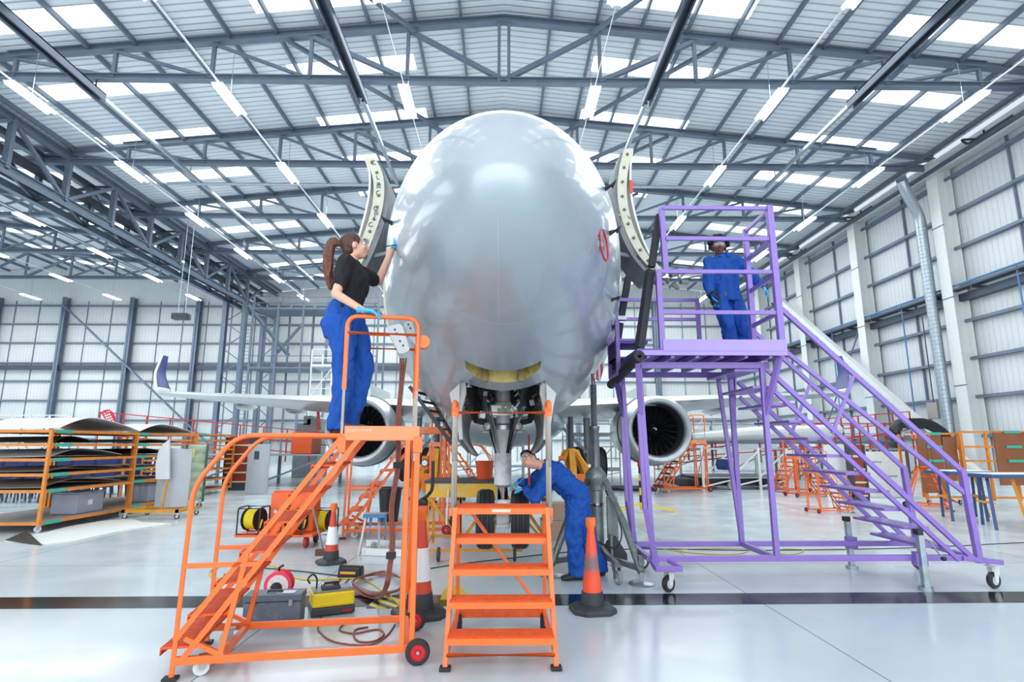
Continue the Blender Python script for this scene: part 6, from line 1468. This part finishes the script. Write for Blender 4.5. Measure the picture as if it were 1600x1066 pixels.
for s, px in ((1, 915), (-1, 655)):
    for q in (0, .75):
        x = s * 2.5 + q * s; ty = MB().lathe([(.25, -.19), (.48, -.2), (.56, -.12), (.565, 0), (.56, .12), (.48, .2), (.25, .19)], (x, 19.5, .85), (1, 0, 0), 32, caps=False).build('main_tyre', BLACKR, AC); MB().lathe([(.05, -.1), (.25, -.19), (.25, .19), (.05, .1)], (x, 19.5, .85), (1, 0, 0), 24).build('wheel_hub', GREYP, ty)
    MB().cyl((s * 2.87, 19.5, .85), (s * 2.87, 19.6, 2.4), .11, n=14).build('main_gear_strut', GREYP, AC)
    MB().bar((s * 2.87, 19.4, 1.2), (s * 1.9, 19.4, 2.2), .1).build('main_gear_brace', GREYP, AC)
# folded dark airstair under the left side of the fuselage
t = thing('airstair', 'dark grey folding ladder frame leaning under the left belly of the aircraft', 'airstair', PY(690, 680, 8.2))
for (a0, a1) in (((640, 604), (706, 694)), ((668, 612), (712, 690))): MB().bar(PY(*a0, 8.2 if a0[0] < 650 else 8.6), PY(*a1, 8.2 if a0[0] < 650 else 8.6), .06, .05).build('side_rail', DARKG, t)
for k in range(6):
    u = (k + .5) / 6; MB().bar(PY(640 + 66 * u, 604 + 90 * u, 8.2), PY(668 + 44 * u, 612 + 78 * u, 8.6), .035).build('rung', DARKG, t)
# yellow work table behind the steps
YP = mat('worn_yellow_paint', '#E6B63C', .5, var=.08, dirt='#C8C0B0', dscale=5, damt=.8)
Yt = 7.9; a, b_ = px_x(666, Yt, .97), px_x(775, Yt, .97); t = thing('work_table', 'worn yellow steel work table with dark top behind the orange steps', 'work table', ((a + b_) / 2, Yt + .4, 0))
MB().bb((a - .02, Yt - .02, .985), (b_ + .02, Yt + .75, 1.02)).build('table_top', DARKG, t); MB().bb((a, Yt, .80), (b_, Yt + .02, .985)).build('apron', YP, t); MB().bb((a, Yt + .7, .80), (b_, Yt + .72, .985)).build('apron', YP, t)
for x in (a + .03, b_ - .03):
    for y in (Yt + .03, Yt + .7): MB().bar((x, y, .1), (x, y, .82), .035).build('leg', OCHRE, t)
for x, s in ((a + .05, 1), (b_ - .05, -1)): MB().bar((x, Yt + .01, .8), (x + s * .42, Yt + .01, .22), .04).build('brace', OCHRE, t); MB().bar((x + s * .42, Yt, .8), (x + s * .42, Yt, .15), .03).build('brace', OCHRE, t)
m_ = MB(); m_.bar((a - .05, Yt - .12, .14), (b_ + .35, Yt - .12, .14), .03); t2 = m_.build('base_rail', OCHRE, t); MB().bar((a - .05, Yt + .7, .2), (b_ + .35, Yt + .7, .2), .03).build('base_rail', OCHRE, t)
for x in (a, b_ + .3): MB().bar((x, Yt - .12, .14), (x, Yt + .7, .2), .03).build('base_rail', OCHRE, t)
for x in (a + .2, b_ + .25): wheel(t, (x, Yt - .1, .09), (1, 0, 0), .09, .04, DARKG, GREYP)
c = PY(697, 828, Yt - .2); wheel(t, c, (0, 1, 0), .06, .03, mat('dark_red_rubber', '#6E2430', .5), RED, 'winch_wheel'); MB().bar(c, (c.x, c.y + .2, .9), .02).build('winch_rod', ALU, t)
MB().bar((.1, Yt, .95), (.62, Yt + .1, .2), .04).build('brace', OCHRE, t); MB().bar((.05, Yt + .3, .8), (.55, Yt + .3, .2), .035).build('brace', OCHRE, t)
# orange bucket, parts crate, boxes, black bin
c = PY(757, 745, 8.3); t = thing('bucket', 'orange bucket standing on the yellow work table behind the nose gear', 'bucket', (c.x, 8.3, 1.02)); MB().lathe([(.10, 0), (.135, .24), (.14, .25), (.125, .25), (.09, .02)], (c.x, 8.3, 1.02), (0, 0, 1), 24).build('bucket_body', mat('bucket_orange', '#E2582A', .45), t)
MB().tube([V((c.x + .14 * cos(k), 8.3, 1.26 + .12 * sin(k))) for k in [pi * i / 10 for i in range(11)]], .005, 5).build('bucket_handle', GALV, t)
c = PZ(608, 815); t = thing('waste_bin', 'tall black plastic bin behind the blue step ladder', 'bin', c); MB().lathe([(.17, 0), (.23, .62), (.25, .63), (.25, .66), (.21, .66), (.16, .03)], c, (0, 0, 1), 24).build('bin_body', BLACKP, t)
c = PZ(878, 848) + V((0, .4, 0)); t = thing('cardboard_box', 'plain brown cardboard box behind the bending man legs, lower of two', 'box', c); CB = mat('cardboard', '#B89C84', .7, var=.08)
MB().bb(c + V((-.3, -.2, 0)), c + V((.25, .25, .3))).build('carton', CB, t, bevel=.004); t = thing('cardboard_box', 'plain brown cardboard box stacked on another behind the bending man', 'box', c + V((0, 0, .3))); MB().bb(c + V((-.27, -.18, .302)), c + V((.22, .22, .56))).build('carton', CB, t, bevel=.004)
# blue step ladder lying by the coil
def steps_blue():
    p0 = PZ(560, 868); t = thing('step_ladder', 'small aluminium step ladder with a blue top behind the hose coil', 'step ladder', p0); Y = p0.y
    top = [PY(573, 803, Y + .25), PY(603, 803, Y + .25)]
    MB().bb(top[0] + V((-.02, -.12, -.02)), top[1] + V((.02, .1, .01))).build('top_step', GREYP, t); MB().bb(top[0] + V((-.02, -.14, -.04)), top[1] + V((.02, -.115, -.005))).build('top_edge', BLUEP, t)
    for tp, ft in ((top[0], PZ(560, 868)), (top[1] - V((.1, 0, 0)), PZ(592, 868)), (top[0] + V((.06, .1, 0)), PZ(573, 850)), (top[1], PZ(601, 850))): MB().bar(tp, ft, .028, .018).build('leg', ALU, t)
    for q in (PY(580, 806, Y + .2), PY(594, 806, Y + .2), PY(601, 804, Y + .3)): MB().bar(q, q + V((-.012, 0, -.14)), .028).build('bracket', BLUEP, t)
    p = PY(562, 868, Y); 
    lad = thing('ladder', 'aluminium ladder section lying on its side with a blue and white label', 'ladder', PZ(600, 872))
    a1, a2 = PZ(566, 868) + V((0, 0, .05)), PZ(668, 872) + V((0, 0, .05)); b1, b2 = PZ(570, 856) + V((0, 0, .05)), PZ(660, 858) + V((0, 0, .05))
    MB().bar(a1, a2, .03, .09).build('side_rail', WHITE, lad); MB().bar(b1 + V((0, .1, .0)), b2 + V((0, .1, 0)), .03, .09).build('side_rail', WHITE, lad)
    for k in range(4): u = (k + .5) / 4; MB().bar(a1 * (1 - u) + a2 * u, b1 * (1 - u) + b2 * u + V((0, .1, 0)), .04).build('rung', ALU, lad)
    MB().bar(a1 + V((.03, -.02, 0)), a1 + V((.21, -.02, 0)), .005, .055).build('blue_label', mat('label_blue', '#2C5AB0', .4), lad)
    m_ = MB()
    for k in range(7): m_.box(a1 + V((.05 + k * .018, -.026, 0)), (.010, .003, .028))
    m_.build('label_marks', WHITE, lad)
steps_blue()
# orange compressor trolley with two yellow cable reels
p = PZ(452, 858); Yc = p.y + .3; t = thing('compressor_trolley', 'orange wheeled compressor trolley carrying two yellow cable reels', 'trolley', (p.x, Yc, 0)); OB = mat('compressor_orange', '#F0621E', .4, coat=.3)
x0, x1 = px_x(383, Yc, .2), px_x(500, Yc, .2)
MB().bb((x0, Yc - .3, .16), (x1, Yc + .35, .20)).build('deck', OB, t, bevel=.005)
a, b_ = px_x(425, Yc, .5), px_x(492, Yc, .5)
MB().bb((a, Yc - .02, .2), (b_, Yc + .33, .78)).build('housing', OB, t, bevel=.02); MB().bb((a + .03, Yc + .0, .78), (b_ - .1, Yc + .3, .80)).build('top_cover', mat('orange_cover', '#D8541C', .5), t)
MB().bb((b_ - .32, Yc + .02, .8), (b_ - .08, Yc + .25, .84)).build('handle_plate', BLACKP, t); MB().bb((a + .1, Yc - .03, .35), (a + .26, Yc - .02, .45)).build('gauge_panel', GALV, t)
for x in (a + .1, a + .3): MB().cyl((x, Yc - .02, .5), (x, Yc - .06, .5), .03, n=12).build('valve', GALV, t)
wheel(t, (x0 + .35, Yc - .2, .08), (1, 0, 0), .08, .05, BLACKR, GREYP); wheel(t, (x1 - .12, Yc - .2, .08), (1, 0, 0), .08, .05, mat('red_tyre', '#A03030', .5), RED); wheel(t, (x1 - .12, Yc + .25, .08), (1, 0, 0), .08, .05, BLACKR, RED)
YEC = mat('yellow_cable', '#E6D41C', .45, var=.15, vscale=20)
def reel(x, y, z, label):
    r_ = thing('cable_reel', label, 'cable reel', (x, y, z)); c = V((x, y, z + .2))
    pr_ = [(.05, -.09)]; 
    for k in range(9): pr_ += [(.135, -.085 + k * .019), (.145, -.078 + k * .019), (.135, -.068 + k * .019)]
    MB().lathe(pr_ + [(.05, .1)], c, (1, -.25, 0), 26).build('cable_winding', YEC, r_)
    for s in (-1, 1): MB().lathe([(.03, 0), (.165, 0), (.165, .012), (.03, .012)], c + V((s * .1 - .006, -s * .025, 0)), (1, -.25, 0), 26).build('reel_flange', BLACKP, r_)
    for s in (-1, 1): MB().tube(bend([c + V((s * .16, -.2, -.2)), c + V((s * .16, -.2, .18)), c + V((s * .16, .16, .18)), c + V((s * .16, .16, -.2))], .05), .012, 6).build('reel_frame', BLACKP, r_)
    for yy_ in (-.2, .16): MB().tube([c + V((-.16, yy_, -.19)), c + V((.16, yy_, -.19))], .012, 6).build('reel_frame', BLACKP, r_); MB().tube([c + V((-.16, yy_, .17)), c + V((.16, yy_, .17))], .012, 6).build('reel_frame', BLACKP, r_)
    MB().tube([c + V((.16, -.1, .0)), c + V((.17, -.2, -.1))], .012, 6).build('reel_crank', YELLOW, r_)
    return r_
reel(px_x(400, Yc - .12, .4), Yc - .12, .2, 'yellow cable reel in a black frame at the left end of the compressor trolley'); reel(px_x(466, Yc - .12, .4), Yc - .12, .2, 'yellow cable reel in a black frame at the right of the compressor trolley')
c = V((px_x(520, Yc + .5), Yc + .5, 0)); r3 = reel(px_x(508, Yc + .3, .4), Yc + .35, .12, 'tangled yellow cable reel partly behind the white sleeved cone')
c = PZ(447, 805) + V((0, .3, 0)); t = thing('battery_box', 'black equipment box with a white label behind the compressor trolley', 'box', c); MB().bb(c + V((-.15, -.12, 0)), c + V((.19, .2, .5))).build('box_body', BLACKP, t, bevel=.015); MB().bb(c + V((-.1, -.125, .38)), c + V((-.03, -.12, .45))).build('label_sticker', WHITE, t)
t = thing('broom', 'brush leaning with its dark handle beside the compressor trolley', 'broom', PZ(500, 868)); b0_ = PZ(505, 868); MB().bar(b0_ + V((0, 0, .05)), PY(486, 780, b0_.y + .1), .02).build('handle', GREYP, t); MB().box(b0_ + V((0, 0, .04)), (.2, .09, .08)).build('brush_head', mat('brush_brown', '#6A4030', .8), t)
# orange stairs standing farther back (copies of the two orange stair types)
def back_stair(src, x, y, rz, s, label):
    o = clone(src, (x, y, 0.002), rz, label, s); return o
back_stair(OS, px_x(540, 9.6), 9.6, radians(0), 1.1, 'second orange mobile stair behind the blue step ladder, seen through the first one')
back_stair(OS, px_x(1038, 18.5), 18.5, radians(0), 1.0, 'red orange mobile stair behind the right engine with its steps toward the left')
back_stair(OS, px_x(1338, 12.8), 13.4, radians(180), .55, 'small bright orange wheeled step under the purple stair, nearest of the small ones')
back_stair(OS, px_x(1292, 17), 17.4, radians(180), .7, 'small orange wheeled step behind the nearest small one under the purple stair')
back_stair(OS, px_x(1232, 18), 18.3, radians(10), .7, 'orange wheeled step left of the other small ones near the silver trolley')
back_stair(OS, px_x(765, 13.4), 14.2, radians(176), .95, 'orange mobile stair behind the yellow work table')
back_stair(CS, px_x(1478, 13.4), 13.6, radians(60), .95, 'orange work steps with tall silver rails before the brown boards on the right')
t = thing('tool_tray', 'blue bucket tray beside the red orange stair near the engine', 'bucket', PZ(1076, 758)); c = PZ(1076, 758); MB().bb(c + V((-.3, 0, 0)), c + V((.25, .35, .36))).build('tray_body', BLUEP, t, bevel=.02)
t = thing('jacket', 'dark blue jacket hanging on the red guard rail', 'jacket', PY(1112, 695, 23.8)); Blob().loft([(PY(1112, 674, 23.85), .30, .08, xx), (PY(1112, 682, 23.85), .34, .1, xx), (PY(1112, 690, 23.85), .28, .08, xx)]).build('jacket_cloth', NAVY, t, .03, 2, fn=folds(6, .02))
t = thing('jacket', 'dark blue cloth hanging on the silver dock trolley', 'jacket', PY(1130, 725, 19.4)); Blob().loft([(PY(1131, 718, 19.4), .26, .06, xx), (PY(1131, 726, 19.4), .26, .08, xx), (PY(1131, 734, 19.4), .24, .06, xx)]).build('jacket_cloth', NAVY, t, .03, 2, fn=folds(6, .02))
# white engine cowl drum with red squares, brown racks
c = PZ(1392, 778) + V((0, .65, 0)); t = thing('engine_cowl', 'large white curved engine cowl standing on the floor with red corner marks', 'engine cowl', c)
def cw(u, v): a = radians(190 + 160 * u); return c + V((cos(a) * .92, sin(a) * .62, .02 + v * 1.28))
MB().grid(cw, 30, 4, thick=(0, .05, 0)).build('cowl_skin', WHITE, t)
for z in (.08, .58, 1.0):
    def cr_(u, v, z=z): a = radians(196 + 12 * u); return c + V((cos(a) * .93, sin(a) * .63 - .01, z + v * .14))
    MB().grid(cr_, 4, 3, thick=(0, -.004, 0)).build('red_mark', RED, t)
for z, x_ in ((1.0, -.45), (.60, -.02)):
    m_ = MB()
    for k in range(7): m_.box(c + V((x_ + k * .05, -.50 - .13 * (1 - abs(x_ + k * .05)), z)), (.03, .02, .035))
    m_.build('cowl_marks', GREYP, t)
drawer_rack('dark red shelf rack beside the white engine cowl', 1338, 1362, 14.6, .2, 1.5, 4, .25)
a = px_x(1310, 14.6); t = thing('upright_panel', 'white panel standing left of the dark red shelf rack under the purple stair', 'panel', (a, 14.6, 0)); MB().grid(lambda u, v: V((px_x(1296, 15.5) + (px_x(1338, 15.5) - px_x(1296, 15.5)) * u, 15.5 - .2 * sin(u * pi), v * 1.5)), 10, 3, thick=(0, .04, 0)).build('panel_sheet', WHITE, t)
# brown board racks at the right edge
def board_rack(label, px0, px1, Y, z1, boards, posts=3):
    a, b_ = px_x(px0, Y, 1), px_x(px1, Y, 1); t = thing('board_rack', label, 'rack', ((a + b_) / 2, Y + .4, 0))
    for k in range(posts):
        x = a + (b_ - a) * k / (posts - 1)
        for y in (Y, Y + .8): MB().bar((x, y, .12), (x, y, z1), .05).build('post', RACKO, t)
    for z in (.2, .75, 1.1, 1.45, z1): MB().bb((a, Y - .02, z - .03), (b_, Y + .03, z + .02)).build('rail', RACKO, t)
    for (p0, p1, z0, z2) in boards: MB().bb((px_x(p0, Y - .06, 1), Y - .06, z0), (px_x(p1, Y - .06, 1), Y - .03, z2)).build('board', WOOD, t)
    for z in (1.1, 1.45, z1): MB().bb((b_ - .9, Y - .09, z - .04), (b_ - .5, Y - .07, z + .03)).build('rack_label', TAPEG, t)
    for x in (a + .1, b_ - .1): caster(t, (x, Y + .1, 0), .06, BLACKR, GALV, .13, .3)
board_rack('orange rack with large brown boards behind the purple handrail', 1450, 1512, 14.6, 1.78, [(1446, 1484, .3, 1.78), (1486, 1508, .6, 1.7)])
board_rack('orange rack with open shelves and brown boards at the right edge', 1515, 1640, 14.4, 1.82, [(1570, 1640, .5, 1.8)], 4)
# blue trestle tables
def trestle(px0, px1, Y, label):
    a, b_ = px_x(px0, Y, .9), px_x(px1, Y, .9); t = thing('trestle_table', label, 'table', ((a + b_) / 2, Y + .3, 0)); BT = mat('trestle_blue', '#35507E', .5, var=.1)
    MB().bb((a, Y, .90), (b_, Y + .7, .96)).build('table_top', BT, t); MB().bb((a + .05, Y + .03, .962), (b_ - .05, Y + .66, .975)).build('white_sheet', WHITE, t)
    for x in (a + .12, b_ - .12):
        for s in (-1, 1): MB().bar((x, Y + .35 + s * .1, .9), (x + s * .18, Y + .35 + s * .36, 0), .05).build('leg', BT, t)
        MB().bar((x - .05, Y + .1, .45), (x + .05, Y + .6, .45), .04).build('stretcher', OCHRE, t)
    for x in ((a + b_) / 2 - .15, (a + b_) / 2 + .2): MB().bar((x, Y + .2, .9), (x + .1, Y + .1, .05), .05).build('yellow_leg', OCHRE, t)
trestle(1492, 1566, 11.6, 'blue trestle table with white top at the right, farther one'); trestle(1560, 1680, 10.4, 'blue trestle table with white top cut by the right edge')
# black hose arch, blue and white barrels, yellow pole stand
t = thing('exhaust_hood', 'black padded arch frame beyond the brown boards on the right', 'hood', PY(1435, 690, 24)); MB().tube(bend([PY(1398, 700, 24), PY(1398, 662, 24), PY(1450, 661, 24), PY(1478, 680, 24), PY(1480, 700, 24)], .4), .22, 10).build('padded_arch', BLACKP, t); MB().tube(bend([PY(1408, 700, 24.1), PY(1410, 672, 24.1), PY(1445, 670, 24.1), PY(1455, 700, 24.1)], .3), .06, 8).build('inner_frame', GALV, t)
c = PZ(1001, 815) + V((0, 1.2, 0)); c = PZ(1003, 800); t = thing('barrier_post', 'yellow and black striped post on a yellow tripod base behind the purple stand', 'post', c)
for k in range(6): MB().cyl(c + V((0, 0, .05 + k * .16)), c + V((0, 0, .21 + k * .16)), .045, n=14).build('post_band', YELLOW if k % 2 == 0 else BLACKP, t)
for a in (-.2, 2.2, 3.6): MB().bar(c + V((0, 0, .18)), c + V((cos(a) * .75, sin(a) * .5, .03)), .04).build('base_leg', YELLOW, t)
MB().cyl(c + V((0, 0, 1.0)), c + V((0, 0, 1.15)), .06, n=14).build('post_cap', RED, t)
c = PZ(1030, 765) + V((0, 0, 0)); tag(MB().lathe([(.9, 0), (.85, .06), (.1, .1)], c + V((-.9, .3, 0)), (0, 0, 1), 30).build('base_plate', DARKG), 'low dark round base plate on the floor below the right engine', 'base plate')
t = thing('pallet_stack', 'grey stacked crates behind the woman legs above the dock', 'crates', (px_x(485, 27), 27, 0))
for k, (pa, pb_, ya, yb) in enumerate(((462, 480, 662, 690), (478, 500, 655, 690), (474, 486, 650, 664))): a_, c_ = PY(pa, yb, 27), PY(pb_, ya, 27); MB().bb((a_.x, 27, a_.z), (c_.x, 28, c_.z)).build('crate', mat('crate_grey', '#8C9290', .6, var=.1), t)
MB().bb((px_x(462, 27, 1.6), 26.9, .0), (px_x(500, 27, 1.6), 28, PY(462, 690, 27).z)).build('crate_base', GREYP, t)
t = thing('orange_bin', 'orange container on the left dock behind the woman feet', 'container', (px_x(478, 22.3), 22.3, 1.15)); a_ = PY(460, 702, 22.2); c_ = PY(494, 676, 22.2); MB().bb((a_.x, 21.8, 1.16), (c_.x, 22.9, c_.z)).build('bin_body', mat('bin_orange', '#E8561E', .5), t, bevel=.02)
for i, (px, py, l) in enumerate(((502, 690, 'left'), (580, 760, 'centre'))): pass
# cables / services hanging from the roof at left
t = thing('hoist', 'small dark hoist hanging from the left roof on chains', 'hoist', PY(283, 495, 33.18)); c = PY(283, 495, 33.18); MB().box(c, (.9, .5, .35)).cyl(c + V((-.5, 0, 0)), c + V((.5, 0, 0)), .16, n=12).build('hoist_motor', DARKG, t); MB().cyl(c + V((-.2, 0, 0)), (c.x - .2, c.y, 15.3), .025, n=6).build('chain', GALV, t); MB().cyl(c + V((.2, 0, 0)), (c.x + .2, c.y, 15.3), .025, n=6).build('chain', GALV, t)
def on_plane_x(px, py, X):
    r = ray(px, py); k = X / r.x; return V((X, r.y * k, CAMZ + r.z * k))
a_, b2 = on_plane_x(1212, 462, 20.8), on_plane_x(1482, 700, 20.8); b2 = b2 + (b2 - a_) * (b2.z / (a_.z - b2.z)) * .98
tag(MB().bar(a_, b2, .34, .3).build('wall_brace', WHITEST), 'long white diagonal brace along the right wall behind the purple handrail', 'brace')
for i, (px, y0_, y1_) in enumerate(((497, 640, 672), (638, 468, 490), (1047, 645, 660), (945, 0, 0))):
    if y0_ and i != 1: a_, b2 = PY(px, y0_, 24), PY(px + 1, y1_, 24); tag(MB().prism([a_ + V((-.05, 0, 0)), a_ + V((.05, 0, 0)), b2 + V((.1, 0, 0)), b2 + V((-.1, 0, 0))], (0, 0, 0), (0, .01, 0)).build('warning_ribbon', RED), 'long red warning ribbon hanging below the ' + ['left', '', 'right'][i] + ' wing', 'ribbon')
MB().prism([PY(636, 466, 7.6), PY(640, 466, 7.6), PY(641, 492, 7.6), PY(636, 492, 7.6)], (0, 0, 0), (0, .01, 0)).build('warning_ribbon', RED, AC)
